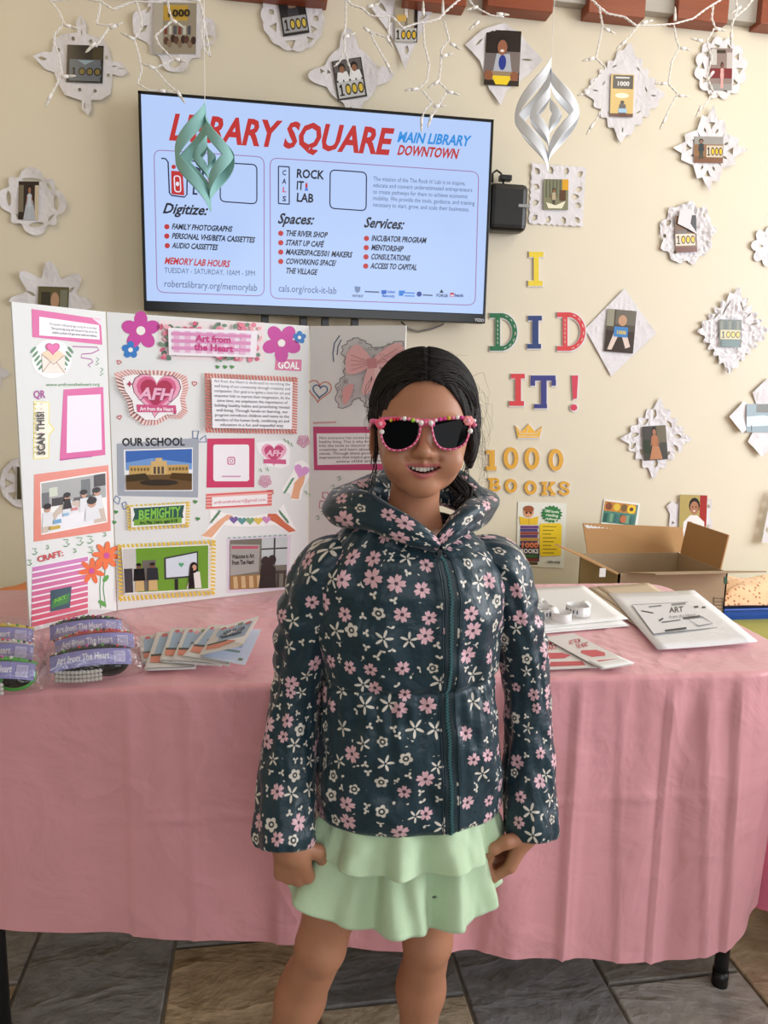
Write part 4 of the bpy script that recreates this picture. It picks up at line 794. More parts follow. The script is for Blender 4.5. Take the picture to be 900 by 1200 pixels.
# ================================================================== TABLES AND CLOTHS
def round_perim(cs, rs, step):
    cs = [Vector(c) for c in cs]; out = []; n = len(cs)
    rs = rs if isinstance(rs, (list, tuple)) else [rs]*n
    for i in range(n):  # counter-clockwise corners
        p = cs[i]; a = (cs[i-1]-p).normalized(); e = (cs[(i+1) % n]-p).normalized(); r = rs[i]; r2 = rs[(i+1) % n]; pa = p+a*r; pe = p+e*r
        k = max(4, int(r*1.6/step))
        for j in range(k+1): t = j/k; out.append((pa*(1-t)**2+2*p*t*(1-t)+pe*t*t))
        nx = cs[(i+1) % n]-e*0; q = cs[(i+1) % n]+(p-cs[(i+1) % n]).normalized()*r2; L = (q-pe).length; m = max(1, int(L/step))
        out += [pe.lerp(q, j/m) for j in range(1, m)]
    return out
def tablecloth(name, label, cs, r, zt, hem, wfn, m, step=.007, rings=64, creases=(), seed=0, flare=.02, top_ridges=(), tuck=0):
    per = round_perim(cs, r, step); N = len(per); nor = []
    for i in range(N):
        t = (per[(i+1) % N]-per[i-1]).normalized(); nor.append(Vector((t.y, -t.x)))
    s = [0.0]
    for i in range(1, N): s.append(s[-1]+(per[i]-per[i-1]).length)
    T = s[-1]+(per[0]-per[-1]).length
    def k(n): return 2*PI*round(T/n)/T
    ks = [k(.33), k(.21), k(.125), k(.078), k(.036)]
    G = []
    for j in range(rings+1):
        row = []
        for i in range(N):
            p, n = per[i], nor[i]; w_ = wfn(p.x, p.y); hz = hem(p.x, p.y)
            if j < 5: a = PI/2*j/4; q = p-n*(.010*(1-math.sin(a))); z = zt-.010*(1-math.cos(a)); d = 0; t = 0
            else: t = (j-4)/(rings-4); z = zt-.010-(zt-.010-hz)*t; q = p
            drop = zt-z; nz = noise.noise(Vector((s[i]*5, z*3, seed))); n2 = noise.noise(Vector((s[i]*16, z*6, seed+3)))
            g = min(1, drop/.25)
            f = w_*(.009*g*math.sin(ks[0]*s[i]+.6+nz)+.011*g*math.sin(ks[1]*s[i]+1.1+nz*1.5)+.005*g*math.sin(ks[2]*s[i]+2+nz*2)+.0045*n2*g)
            f += w_*.0028*math.sin(ks[3]*s[i]+nz*4)*math.exp(-((drop-.07)/.07)**2)
            f += w_*.0022*max(0, math.sin(ks[4]*s[i]+nz*6))**3*math.exp(-((drop-.02)/.03)**2)
            f += .0035*math.exp(-((z-.505)/.0045)**2)*(.5+.5*math.sin(s[i]*9+1))
            for cx, am, sl in creases:
                x_ = p.x-cx-sl*drop
                if abs(x_) < .05 and n.y < -.5: f += am*(math.exp(-(x_/.005)**2)+.6*math.exp(-((x_-.012)/.012)**2))*min(1, drop/.06)
            f += (flare-(flare+tuck)*max(0, n.x))*drop
            row.append(Vector((q.x+n.x*f, q.y+n.y*f, z)))
        G.append(row)
    b = MB(); b.grid(G, True)
    V0 = [Vector((p.x, p.y)) for p in G[0]]; edges = [(i, (i+1) % N) for i in range(N)]; pts = list(V0)
    x0, x1 = min(v.x for v in V0), max(v.x for v in V0); y0, y1 = min(v.y for v in V0), max(v.y for v in V0); h = .011
    a = np.array([tuple(v) for v in V0]); e = np.roll(a, -1, 0)
    x = x0+h
    while x < x1:
        y = y0+h
        while y < y1:
            ok = (((a[:, 1] > y) != (e[:, 1] > y)) & (x < (e[:, 0]-a[:, 0])*(y-a[:, 1])/(e[:, 1]-a[:, 1]+1e-12)+a[:, 0])).sum() % 2
            if ok and np.min(np.hypot(a[:, 0]-x, a[:, 1]-y)) > .006: pts.append(Vector((x, y)))
            y += h
        x += h
    V, E_, F, *_ = delaunay_2d_cdt(pts, edges, [], 1, 1e-6)
    out = []
    for v in V:
        dmin = min(1, np.min(np.hypot(a[:, 0]-v.x, a[:, 1]-v.y))/.03); z = .0016*noise.noise(Vector((v.x*9, v.y*9, seed)))
        for (ax, ay, bx, by, am, wd) in top_ridges:
            A, B_ = Vector((ax, ay)), Vector((bx, by)); tt = max(0, min(1, (v-A).dot(B_-A)/(B_-A).length_squared)); z += am*math.exp(-((v-A.lerp(B_, tt)).length/wd)**2)
        out.append(Vector((v.x, v.y, zt+z*dmin)))
    b.add(out, [list(f) for f in F])
    o = b.build(name, m, None, smooth=True)
    return tag(o, label, 'tablecloth')
def main_table():
    def hem(x, y):
        z = .314-.134*(x+.454) if x < .767 else .151+.22*(x-.767)
        return max(.11, min(.33, z)) if y < 1.6 else .3
    wf = lambda x, y: (.28+.30*min(1, max(0, (x-.05)/.5))) if x > .05 else .28
    tr = []
    for A, B_, am, wd in (((690, 700), (745, 790), .0035, .006), ((735, 745), (760, 790), .003, .005), ((795, 770), (890, 755), .003, .005), ((150, 720), (120, 735), .002, .005), ((230, 735), (270, 700), .003, .006), ((90, 790), (330, 785), .002, .006), ((700, 745), (725, 792), .003, .005), ((780, 765), (765, 792), .003, .004), ((310, 720), (260, 775), .002, .006)):
        a, e = PZ(*A, .745), PZ(*B_, .745); tr.append((a.x, a.y, e.x, e.y, am, wd))
    tablecloth('tablecloth', 'dusty pink satin cloth draped over the long folding table', [(-.77, 1.257), (1.055, 1.193), (1.075, 1.855), (-.74, 1.905)], (.07, .17, .09, .07), .745, hem, wf, M['pink'],
               creases=((-.235, .005, 0), (-.14, .003, .02), (.01, .004, .01), (.33, .006, -.01), (.47, .005, -.12), (.56, .008, -.01), (.64, .004, .05), (.74, .009, .0), (.80, .005, .08), (.87, .008, .03)), seed=4, flare=.015, top_ridges=tr, tuck=.06)
    t = empty('folding_table', (.15, 1.55, 0), 'long folding table with black tubular legs under the dusty pink cloth', 'table')
    b = MB(); b.box((.115, 1.552, .724), (1.68, .54, .034), Matrix.Rotation(-.034, 3, 'Z'), bev=.008); b.build('tabletop', M['sheet'], t)
    for x, y in ((-.50, 1.33), (.963, 1.289), (-.47, 1.80), (.985, 1.78)):
        b = MB(); b.tube([(x, y, .71), (x, y, .02)], .0145, 16); l = b.build('leg', M['metal'], t, True)
        b = MB(); b.tube([(x, y, .035), (x, y, .0)], .0165, 16); b.build('rubber_foot', M['black'], l, True)
    for xa, ya, xb, yb in ((-.50, 1.33, -.47, 1.80), (.963, 1.289, .985, 1.78)):
        b = MB(); b.tube([(xa, ya, .52), (xb, yb, .52)], .010, 12); b.build('crossbar', M['metal'], t, True)
    tablecloth('tablecloth', 'bright pink cloth on the neighbouring table, at the right edge of the frame', [(1.082, 1.384), (2.004, .612), (2.387, 1.076), (1.464, 1.848)], .03, .745, lambda x, y: .115, lambda x, y: .8, M['hotpink'], step=.014, rings=36, seed=9, flare=.0)
    t = empty('folding_table', (1.74, 1.218, 0), 'neighbouring folding table under the bright pink cloth', 'table')
    b = MB(); b.box((1.74, 1.218, .724), (1.12, .54, .034), Matrix.Rotation(-.697, 3, 'Z'), bev=.008); b.build('tabletop', M['sheet'], t)
    for x, y in ((1.22, 1.36), (1.98, .73), (1.49, 1.69), (2.26, 1.05)):
        b = MB(); b.tube([(x, y, .71), (x, y, 0)], .0145, 12); b.build('leg', M['metal'], t, True)
main_table()

# ================================================================== DISPLAY BOARD
def draw_on(o, p):  # marker strokes become part of the panel's own surface
    me = o.data; bm = bmesh.new(); bm.from_mesh(me); cl = bm.loops.layers.float_color.new('Col'); off = wloc(o); vs = [bm.verts.new(Vector(v)-off) for v in p.V]
    for f, c in zip(p.F, p.C):
        try: q = bm.faces.new([vs[i] for i in f])
        except ValueError: continue
        q.material_index = 1
        for l in q.loops: l[cl] = (*c, 1)
    bm.to_mesh(me); bm.free(); me.materials.append(M['print'])
def display_board():
    Z0, Z1 = .748, 1.402
    A, B, C, D = [Vector((x, y, Z0)) for x, y in ((-.481, 1.551), (-.336, 1.69), (.103, 1.865), (.322, 1.752))]
    t = empty('display_board', (-.1, 1.72, Z0), 'white three-panel display board with pink cards and photos, standing on the table', 'display board')
    def panel(name, p, q):
        u = (q-p).normalized(); n = Vector((u.y, -u.x, 0)); b = MB(); z = Vector((0, 0, Z1-Z0)); g = u*.0012
        b.prism([p+g, q-g, q-g+z, p+g+z], -n, .005); o = b.build(name, M['board'], t); return o, Plane(p, n)
    oL, pL = panel('side_panel', A, B); oC, pC = panel('centre_panel', B, C); oR, pR = panel('side_panel', C, D)
    GRN, PUR, PK, RD, BL_ = (70, 140, 66), (170, 70, 150), (216, 92, 156), (204, 60, 62), (54, 92, 160)
    def pic(pl, h=.0004): return Pic(pl, h)
    def scrib(p, pts, c, w=1.0): p.line(pts, w, c)
    def lines(p, q, n, c, wd=.8, ind=.05):
        for i in range(n):
            v = (i+.7)/(n+.4); k = ind+.05*((i*37) % 5)/5; p.line([bil(q, k, v), bil(q, 1-k, v)], wd, c)
    def para(p, q, rows, h, c):
        n = len(rows)
        for i, r in enumerate(rows):
            v = (i+.85)/(n+.3); L = min(.47, .0185*len(r)*.5+.06); p.text(r, bil(q, .5-L, v), bil(q, .5+L, v), h, c, 'r')
    # ---- left panel
    p = pic(pL); p.pg([(37, 362), (118, 374), (120, 404), (38, 395)], PK); p.pg([(108, 373), (118.5, 374.5), (119, 382), (113, 377)], (240, 210, 226)); p.pg([(46, 371), (116, 381), (117, 398), (46, 393)], '#f4f2f6')
    for i, r in enumerate(('We assemble needed goody bags to bring Art to the Heart.', 'These goody bags along with donated art kits are for the', 'students touched of all ages about health and wellness.')): p.text(r, (58+1.5*i, 380.8+5*i), (114, 386.3+4.4*i), 2.9, (40, 34, 44), 'r')
    p.build('text_card', M['print'], oL)
    p = pic(pL); p.ell(60.5, 420.5, 23.5, 22.5, '#f8f8f6', 30)
    for sx in (-1, 1):
        for k in range(5): p.ell(61+sx*(13+2.2*k), 430-5*k, 1.5, 5, (84, 136, 96), 10, -sx*.7)
    p.pg([(49, 415), (76, 416), (76, 437), (50, 436)], (238, 226, 214)); p.line([(49, 415), (62.5, 427), (76, 416)], .9, (160, 120, 100)); p.line([(50, 436), (59, 424)], .8, (180, 140, 120)); p.line([(76, 437), (66, 424)], .8, (180, 140, 120)); p.pg([(49, 415), (62, 406), (76, 416), (62.5, 424)], (240, 208, 176)); p.heart(62, 408, 8.2, (206, 66, 140)); p.heart(62, 408, 6.6, (226, 100, 168)); p.build('envelope_sticker', M['print'], oL)
    p = pic(pL); scrib(p, [(85, 406), (114, 407), (116, 410), (108, 414), (96, 415), (95, 419), (107, 421), (109, 424), (103, 428), (106, 430)], PUR, 1.2)
    for x, y in ((113, 423), (118, 435)): scrib(p, [(x, y-4), (x+3, y-2), (x, y+1), (x+3, y+3), (x-1, y+5)], GRN, .8)
    p.text('www.artfromtheheart.org', (54, 452.5), (117, 452), 3.6, GRN, 'r'); p.text('QR', (39.5, 466.5), (53, 466), 8.5, PUR, 'b')
    for x, y, g in ((41, 646, 1), (56, 641, .6), (78, 636, 1.2), (94, 634, 1.3), (106, 632, 1.2), (35, 659, .9), (123, 626, .6), (88, 645, .6), (107, 644, 1)): scrib(p, [(x-3*g, y-3*g), (x+2*g, y-3*g), (x, y), (x+3*g, y+1*g), (x, y+4*g), (x-3*g, y+3*g)], GRN, .9)
    p.text('CRAFT:', (45, 659), (75, 651), 6.5, RD, 'b'); p.line([(72, 538.5), (108, 535)], .9, PUR); draw_on(oL, p)
    p = pic(pL); p.pg([(39.5, 470), (58, 471), (58, 495), (64, 503), (58, 510), (57.5, 537), (39, 538.5)], (236, 222, 110)); p.pg([(40.5, 471), (57, 472), (57, 496), (62.5, 503), (57, 509), (56.5, 536), (40, 537.5)], (244, 240, 220))
    for k in range(26): p.ell(42+(k*7) % 14, 473+(k*11.3) % 62, .9, .9, [(230, 200, 80), (226, 190, 200)][k % 2], 6)
    p.text('SCAN THIS!', (53, 533), (51.5, 482), 8.2, (24, 22, 24), 'b'); p.build('scan_label', M['print'], oL)
    p = pic(pL); p.pg([(74.5, 456.5), (121, 453.5), (123.5, 533), (70, 540)], PK); p.pg([(79, 464), (118, 462), (119.5, 527), (78, 531)], (238, 228, 242)); p.build('scan_card', M['print'], oL)
    p = pic(pL); p.pg([(40, 556), (127, 545), (130, 622), (39.5, 635)], (228, 140, 124)); q = [(47, 565), (124.5, 552.5), (126, 612), (48.5, 627)]; p.pg(q, '#f4f2ee'); q = [(48.5, 566.5), (123.5, 554.5), (125, 610.5), (49.5, 625)]
    qrect(p, q, 0, 0, 1, .5, (168, 170, 168)); qrect(p, q, 0, .2, .12, .5, (110, 112, 116)); qrect(p, q, .12, .12, .25, .3, (206, 214, 196)); qrect(p, q, .62, .06, .76, .4, (110, 116, 118)); qrect(p, q, .82, .0, 1, .25, (60, 60, 62)); qrect(p, q, .16, .34, .36, .5, (60, 58, 60)); qrect(p, q, .5, .4, .8, .55, (90, 90, 94))
    qpoly(p, q, [(0, 1), (1, 1), (.95, .62), (.55, .46), (.3, .5), (0, .85)], (206, 190, 176)); qpoly(p, q, [(.08, 1), (.8, 1), (.8, .7), (.45, .55), (.25, .7)], (236, 236, 240))
    for u, v, r in ((.09, .58, .1), (.40, .42, .09), (.66, .42, .09), (.86, .42, .1), (.78, .62, .13)):
        qpoly(p, q, [(u-r*.9, v+.3), (u+r, v+.3), (u+r*.7, v+.02), (u-r*.7, v+.02)], (226, 228, 230)); qell(p, q, u, v-.05, r*.5, r*.75, (196, 150, 126)); qell(p, q, u, v-.1, r*.6, r*.6, (26, 24, 28))
    qpoly(p, q, [(.36, .4), (.44, .4), (.47, .6), (.33, .6)], (30, 26, 28)); qrect(p, q, .18, .78, .3, .86, (120, 170, 206)); qrect(p, q, .33, .68, .42, .74, (150, 190, 220)); qrect(p, q, .46, .6, .56, .66, (214, 140, 140)); qrect(p, q, .12, .9, .28, .97, (200, 170, 70)); p.build('classroom_photo', M['photo'], oL)
    p = pic(pL); q = [(38, 664), (103, 651.5), (103, 720), (37, 736)]; qrect(p, q, 0, 0, 1, 1, (244, 238, 242))
    for k in range(10): v = k/10; c0 = Vector((206, 130, 186)).lerp(Vector((214, 84, 100)), v); qpoly(p, q, [(0, v+.012), (1, v+.012), (1, v+.085), (0, v+.085)], tuple(c0))
    q2 = [(59.5, 692), (84, 687), (82, 712), (59, 717)]; p.pg(q2, (58, 84, 98)); qpoly(p, q2, [(.1, .45), (.95, .3), (.9, .75), (.05, .85)], (64, 130, 70)); p.text('ART', bil(q2, .2, .62), bil(q2, .8, .52), 4, (120, 190, 70), 'x'); p.build('craft_sleeve', M['photo'], oL)
    p = pic(pL); p.line([(118, 668), (117, 690), (118, 713)], 1, GRN); p.line([(124, 660), (121, 690), (124, 712)], 1, GRN); p.ell(124, 678, 5, 2.6, (90, 160, 70), 12, -.9); p.ell(120, 707, 5.5, 2.6, (90, 160, 70), 12, .6); p.flower(107.5, 669, 15, (230, 106, 52), (200, 70, 150), 7, .3, .22, .2); p.flower(125, 651, 16, (234, 112, 54), (200, 70, 150), 8, .1, .22, .2); p.build('paper_flowers', M['print'], oL)
    # ---- centre panel
    MG = (200, 66, 158)
    p = pic(pC); p.flower(165, 387.5, 22, MG, '#f2efe8', 5, -PI/2, .24, .36); p.build('paper_flower', M['print'], oC)
    p = pic(pC); p.flower(153, 410, 10, (44, 122, 196), '#f2efe8', 5, -.3, .28, .42); p.build('paper_flower', M['print'], oC)
    p = pic(pC); p.flower(330, 402, 22, MG, '#f2efe8', 5, -2.2, .2, .36); p.build('paper_flower', M['print'], oC)
    p = pic(pC); p.flower(351, 395.5, 7.5, (44, 122, 196), '#f2efe8', 5, -.3, .28, .42); p.build('paper_flower', M['print'], oC)
    p = pic(pC); q = [(186, 375), (310, 378), (310, 424), (186, 421)]; p.pg(q, (236, 222, 222)); rnd = random.Random(3)
    for k in range(130):
        u, v = rnd.random()*.96+.02, rnd.random()*.92+.04
        if .1 < u < .9 and .22 < v < .78: continue
        c = bil(q, u, v); p.ell(c.x, c.y, rnd.uniform(2, 4.6), rnd.uniform(2, 3.6), rnd.choice([(206, 92, 122), (226, 130, 150), (110, 140, 116), (90, 120, 100), (236, 170, 180)]), 9, rnd.random()*3)
    q = [(197, 384), (302, 388), (300, 419), (198, 416)]; p.pg(q, (240, 234, 240)); p.pg([bil(q, .04, .1), bil(q, .93, .1), bil(q, .93, .9), bil(q, .04, .9)], (236, 216, 230))
    for k in range(7): u = .06+.125*k; qrect(p, q, u, .1, u+.065, .9, (226, 176, 206))
    for k in range(3): v = .15+.26*k; qrect(p, q, .04, v, .93, v+.12, (216, 140, 186))
    p.text('Art from', (229.5, 400), (270.5, 402), 7.5, (196, 42, 124), 'x'); p.text('the Heart', (228, 410), (273, 412.5), 7.5, (196, 42, 124), 'x'); p.build('title_card', M['print'], oC)
    p = pic(pC); p.pg([(323, 420.5), (353.5, 421.5), (353, 435), (322, 433.5)], (220, 120, 160)); p.text('GOAL', (325.5, 431.5), (350.5, 432.5), 8, '#ffffff', 'x'); p.build('goal_label', M['print'], oC)
    def gingham(p, q, c, n, m, w=.5):
        for i in range(n): qpoly(p, q, [(i/n, 0), ((i+w)/n, 0), ((i+w)/n, 1), (i/n, 1)], c)
    p = pic(pC); blob = [(134, 437), (150, 433), (166, 434), (186, 434), (206, 436), (219, 441), (221, 455), (217, 468), (220, 483), (212, 491), (198, 490), (184, 498), (168, 498), (152, 486), (149, 470), (139, 456)]; p.pg(blob, (222, 150, 146))
    cc = Vector((182, 465))
    for k in range(0, 64, 2):
        a0, a1 = 2*PI*k/64, 2*PI*(k+1)/64
    for i in range(len(blob)):
        for j in range(4):
            a = Vector(blob[i]).lerp(Vector(blob[(i+1) % 16]), j/4); e = Vector(blob[i]).lerp(Vector(blob[(i+1) % 16]), (j+.5)/4); p.pg([tuple(a), tuple(e), tuple(cc.lerp(e, .8)), tuple(cc.lerp(a, .8))], (240, 222, 216))
    p.pg([tuple(cc.lerp(Vector(b_), .82)) for b_ in blob], '#f6f4f4'); p.heart(183, 460, 29, (70, 40, 60), .06); p.heart(183, 460, 28, (236, 168, 192), .06); p.heart(183, 459, 23.5, (216, 96, 140), .06); p.heart(183, 459, 19, (176, 40, 80), .06)
    p.text('AFH', (163.5, 468), (202, 470), 13, (120, 40, 90), 'x', .2); p.text('AFH', (163, 467.2), (201.5, 469.2), 13, (240, 180, 206), 'x', .2); p.pg([(160, 474), (206, 475), (207, 483), (161, 483)], (206, 80, 130)); p.text('Art from the Heart', (164, 481), (203, 481.6), 4.2, '#fbeef4', 'b')
    for x, y, s_ in ((152, 450, 4), (205, 484, 2.6), (145, 444, 1.5)): p.pg([(x, y-s_), (x+s_*.3, y-s_*.3), (x+s_, y), (x+s_*.3, y+s_*.3), (x, y+s_), (x-s_*.3, y+s_*.3), (x-s_, y), (x-s_*.3, y-s_*.3)], (176, 50, 90))
    p.build('heart_sticker', M['print'], oC)
    def stripes(p, q, c1, c2, n, ru, rv):  # diagonal stripes on the border of q
        p.pg(q, c1)
        for k in range(n):
            a = k/n; e = (k+.5)/n; s_ = .35/n
            qpoly(p, q, [(a, 0), (e, 0), (min(1, e+s_), rv), (min(1, a+s_), rv)], c2); qpoly(p, q, [(a, 1-rv), (e, 1-rv), (min(1, e+s_), 1), (min(1, a+s_), 1)], c2)
        m = max(3, int(n*.7))
        for k in range(m):
            a = k/m; e = (k+.5)/m; qpoly(p, q, [(0, a), (ru, a+.02), (ru, min(1, e+.02)), (0, e)], c2); qpoly(p, q, [(1-ru, a), (1, a+.02), (1, min(1, e+.02)), (1-ru, e)], c2)
    p = pic(pC); stripes(p, [(240, 437), (349, 442), (348, 508.5), (241, 507)], (240, 224, 216), (204, 108, 96), 30, .065, .09); q = [(248, 443), (343, 447.5), (342, 503), (249, 501.5)]; p.pg(q, '#f1f0f4')
    para(p, q, ('Art from the Heart is dedicated to enriching the', 'well being of our community through creativity and', 'compassion. Our goal is to ignite a love for art and', 'empower kids to express their imagination. At the', 'same time, we emphasize the importance of', 'building healthy habits and prioritizing mental', 'well-being. Through hands-on learning, our', 'program introduces children and teens to the', 'wonders of the human body, combining art and', 'education in a fun and impactful way.'), 3.3, (52, 46, 54)); p.build('mission_card', M['print'], oC)
    p = pic(pC); p.text('OUR SCHOOL', (143, 522.5), (216.5, 522), 8.8, (20, 18, 20), 'x'); p.heart(139.5, 424.5, 2.6, RD, .3, .9); p.heart(228, 449.5, 2.8, RD, .1, .9); p.heart(140, 489, 2.6, RD, -.2, .9)
    for q_ in ([(226, 505), (233, 505), (231, 514), (226, 513)], [(236, 514), (241, 510), (242, 518), (233, 518)], [(136, 581), (141, 584), (139, 591), (133, 587)], [(143, 590), (147, 588), (150, 594), (145, 597)]): p.line(q_, 1, BL_, True)
    for x, y in ((255, 430), (264, 430), (272, 430), (229, 588), (232, 608), (136, 600), (134, 612)): p.heart(x, y, 2.5, GRN, .2)
    for x, y in ((356, 517), (311, 564)):
        for r in (6, 4, 2): p.ell  # rose doodle rings below
        for r in (6.5, 4.2, 2): p.line([(x+r*(1+.14*math.sin(5*a))*math.cos(a), y+r*(1+.14*math.sin(5*a))*math.sin(a)) for a in [2*PI*k/20 for k in range(20)]], .9, (206, 96, 150), True)
    for x, y in ((333, 514), (337, 516), (341, 519), (358, 575), (362, 578), (305, 549), (313, 548)): p.line([(x, y), (x+2, y+4)], .9, GRN)
    draw_on(oC, p)
    p = pic(pC); p.pg([(137, 520), (233, 513), (232, 583), (138, 581)], (168, 174, 184)); p.pg([(145, 527), (226, 524.5), (226, 575.5), (146, 575.5)], '#f2f2f2'); q = [(147, 528.5), (225, 526), (225, 574), (148, 574)]
    qrect(p, q, 0, 0, 1, .5, (70, 112, 186)); qpoly(p, q, [(0, .3), (.4, .2), (1, .35), (1, .5), (0, .5)], (120, 160, 214)); qrect(p, q, .05, .38, .95, .62, (204, 168, 104)); qrect(p, q, .38, .28, .62, .62, (214, 180, 120)); qrect(p, q, .45, .2, .55, .3, (214, 184, 130)); [qrect(p, q, .42+.06*k, .42, .455+.06*k, .6, (90, 80, 70)) for k in range(3)]; [qrect(p, q, .08+.05*k, .44, .10+.05*k, .52, (120, 100, 70)) for k in range(6)]; [qrect(p, q, .66+.05*k, .44, .68+.05*k, .52, (120, 100, 70)) for k in range(6)]
    qrect(p, q, 0, .62, 1, 1, (110, 84, 54)); qpoly(p, q, [(.0, .62), (.3, .58), (.36, .75), (0, .8)], (70, 58, 40)); qpoly(p, q, [(.7, .58), (1, .6), (1, .8), (.66, .72)], (84, 62, 36)); qell(p, q, .5, .82, .3, .08, (60, 52, 44)); p.build('school_photo', M['photo'], oC)
    p = pic(pC); p.pg([(243, 514), (298.5, 513.5), (298, 571), (242, 571.5)], (206, 50, 98)); p.rrect([(250, 521), (291.5, 521), (291.5, 564), (250, 564)], 4, .1, '#ffffff'); p.pg([(251, 521), (290.5, 521), (292, 523), (292, 562), (290, 564), (252, 564), (250, 562), (250, 523)], '#f3f0f4'); p.rrect([(267, 536), (275, 536), (275, 544), (267, 544)], 2, 1.2, (200, 70, 130)); p.line([(271+2*math.cos(a), 540+2*math.sin(a)) for a in [2*PI*k/10 for k in range(10)]], .8, (200, 70, 130), True); p.line([(260, 558.3), (282, 558.3)], 1.6, (206, 150, 186)); p.build('social_card', M['print'], oC)
    p = pic(pC); q = [(241.5, 578.5), (319, 574), (318.5, 593), (241.5, 597)]; p.pg(q, (240, 176, 168)); [qrect(p, q, 0, .05+.2*k, 1, .14+.2*k, (222, 96, 96)) for k in range(5)]; qrect(p, q, .09, .25, .93, .85, '#f6f2f2'); p.text('artfromtheheart@gmail.com', bil(q, .12, .68), bil(q, .91, .66), 3.6, (206, 60, 100), 'r'); p.line([(313, 575), (320, 574.4), (320, 579)], 1.2, RD); p.build('address_card', M['print'], oC)
    p = pic(pC); p.pg([(236, 629), (247, 612), (245, 594), (258, 600), (272, 603), (290, 606), (312, 602), (324, 601), (332, 590), (339, 606), (348, 622), (340, 625), (322, 615), (296, 617), (280, 617), (262, 616), (250, 632)], '#f8f7f4')
    p.pg([(236, 628), (256, 610), (266, 603), (273, 604), (270, 608), (264, 611), (248, 630)], (232, 176, 140)); p.pg([(347, 622), (339, 624), (322, 612), (313, 608), (314, 602), (324, 602), (334, 612)], (206, 104, 66))
    for i, c in enumerate(((120, 96, 160), (90, 150, 150), (130, 170, 120), (226, 196, 80), (210, 140, 190))): p.heart(274+9.6*i, 609+(1.2 if 0 < i < 4 else 0), 5, c)
    for k in range(4): p.ell(249+2.5*k, 610-3*k, 1.1, 4, (90, 140, 100), 8, .5); p.ell(329+2.5*k, 601+3*k, 1.1, 4, (90, 140, 100), 8, -.5)
    p.build('garland_sticker', M['print'], oC)
    p = pic(pC); p.pg([(300, 519), (312, 517), (334, 516), (340, 526), (339, 545), (330, 549), (312, 546), (309, 536), (302, 529)], '#f6f4f4'); p.heart(321, 531, 15, (236, 168, 192)); p.heart(321, 530.5, 11.5, (196, 60, 110)); p.text('AFH', (312, 534), (331, 534.6), 6.5, (240, 190, 212), 'x', .2); p.pg([(309, 538), (335, 538.5), (335.5, 544), (309, 543)], (206, 80, 130)); p.build('heart_sticker', M['print'], oC)
    p = pic(pC); p.pg([(330, 575), (336, 564), (343, 553), (346, 542), (354, 539), (363, 546), (363, 558), (356, 570), (352, 586), (342, 586), (340, 579)], '#f8f7f4'); p.pg([(341, 584), (345, 566), (352, 558), (358, 556), (356, 566), (352, 574), (350, 585)], (232, 170, 128)); p.heart(353, 552, 9, (216, 150, 206), .3); [p.ell(335+2.4*k, 575-4*k, 1.3, 4.2, (96, 150, 110), 8, .6) for k in range(4)]; p.build('hand_sticker', M['print'], oC)
    p = pic(pC); stripes(p, [(148, 592), (223, 587.5), (222, 618), (150, 622)], (242, 238, 220), (228, 196, 90), 14, .08, .2); p.pg([(153, 594), (218, 590), (217, 614), (154, 618)], '#f4f4ee'); p.pg([(156, 595.5), (216, 592), (214, 602), (215, 607), (155, 611), (158, 603)], (38, 84, 74)); p.pg([(157, 609), (213, 606), (213, 613), (157, 616)], (120, 170, 56))
    p.text('BE', (162, 608.5), (175, 607.5), 10, (130, 196, 74), 'x', .1); p.text('MIGHTY', (176, 607.5), (211, 605), 11, (130, 196, 74), 'x', .1); p.text('Art, Play, Learn. ages 0-18', (164, 614.5), (208, 611.8), 3.6, (30, 50, 30), 'b'); p.build('slogan_card', M['print'], oC)
    p = pic(pC); stripes(p, [(138, 638), (253, 632.5), (252, 697), (139, 705)], (244, 240, 226), (230, 194, 78), 22, .045, .085); q = [(142.5, 642), (245, 637.5), (245, 691), (146, 696.5)]; p.pg(q, '#f2f2ee'); q = [(144, 643.5), (244, 639), (244, 689.5), (146.5, 695)]
    qrect(p, q, 0, 0, 1, 1, (112, 158, 52)); qrect(p, q, 0, 0, .15, 1, (206, 204, 200)); qrect(p, q, 0, .45, .1, 1, (70, 66, 70)); qrect(p, q, .22, .28, .38, .98, (110, 104, 96)); qpoly(p, q, [(.48, .24), (.88, .12), (.88, .72), (.48, .74)], (60, 62, 66)); qpoly(p, q, [(.5, .27), (.865, .16), (.865, .68), (.5, .7)], (214, 222, 232)); p.heart(*bil(q, .68, .42), 3.2, (90, 170, 120)); qrect(p, q, .6, .74, .64, 1, (40, 40, 42))
    for u, top in ((.18, (24, 24, 26)), (.34, (44, 48, 54))): qpoly(p, q, [(u-.055, .98), (u+.055, .98), (u+.05, .72), (u-.05, .72)], (206, 176, 120)); qpoly(p, q, [(u-.07, .74), (u+.07, .74), (u+.06, .46), (u-.06, .46)], top); qell(p, q, u, .41, .028, .06, (120, 84, 64)); qell(p, q, u, .37, .03, .035, (22, 20, 20))
    qpoly(p, q, [(.74, .98), (.92, .98), (.9, .6), (.8, .6)], (232, 226, 218)); qell(p, q, .83, .5, .05, .13, (24, 20, 20)); qell(p, q, .835, .5, .028, .07, (206, 160, 130)); qpoly(p, q, [(.76, .98), (.84, .98), (.82, .5), (.78, .5)], (24, 20, 22)); p.build('group_photo', M['photo'], oC)
    p = pic(pC); p.pg([(266, 631), (341, 627), (338, 691), (266, 695)], (226, 214, 226)); [p.line([(267+6*k, 630.5-.3*k), (270+6*k, 630.3-.3*k)], 1.5, (140, 180, 170)) for k in range(12)]; q = [(270, 633), (337, 629.5), (335.5, 688), (270, 691)]
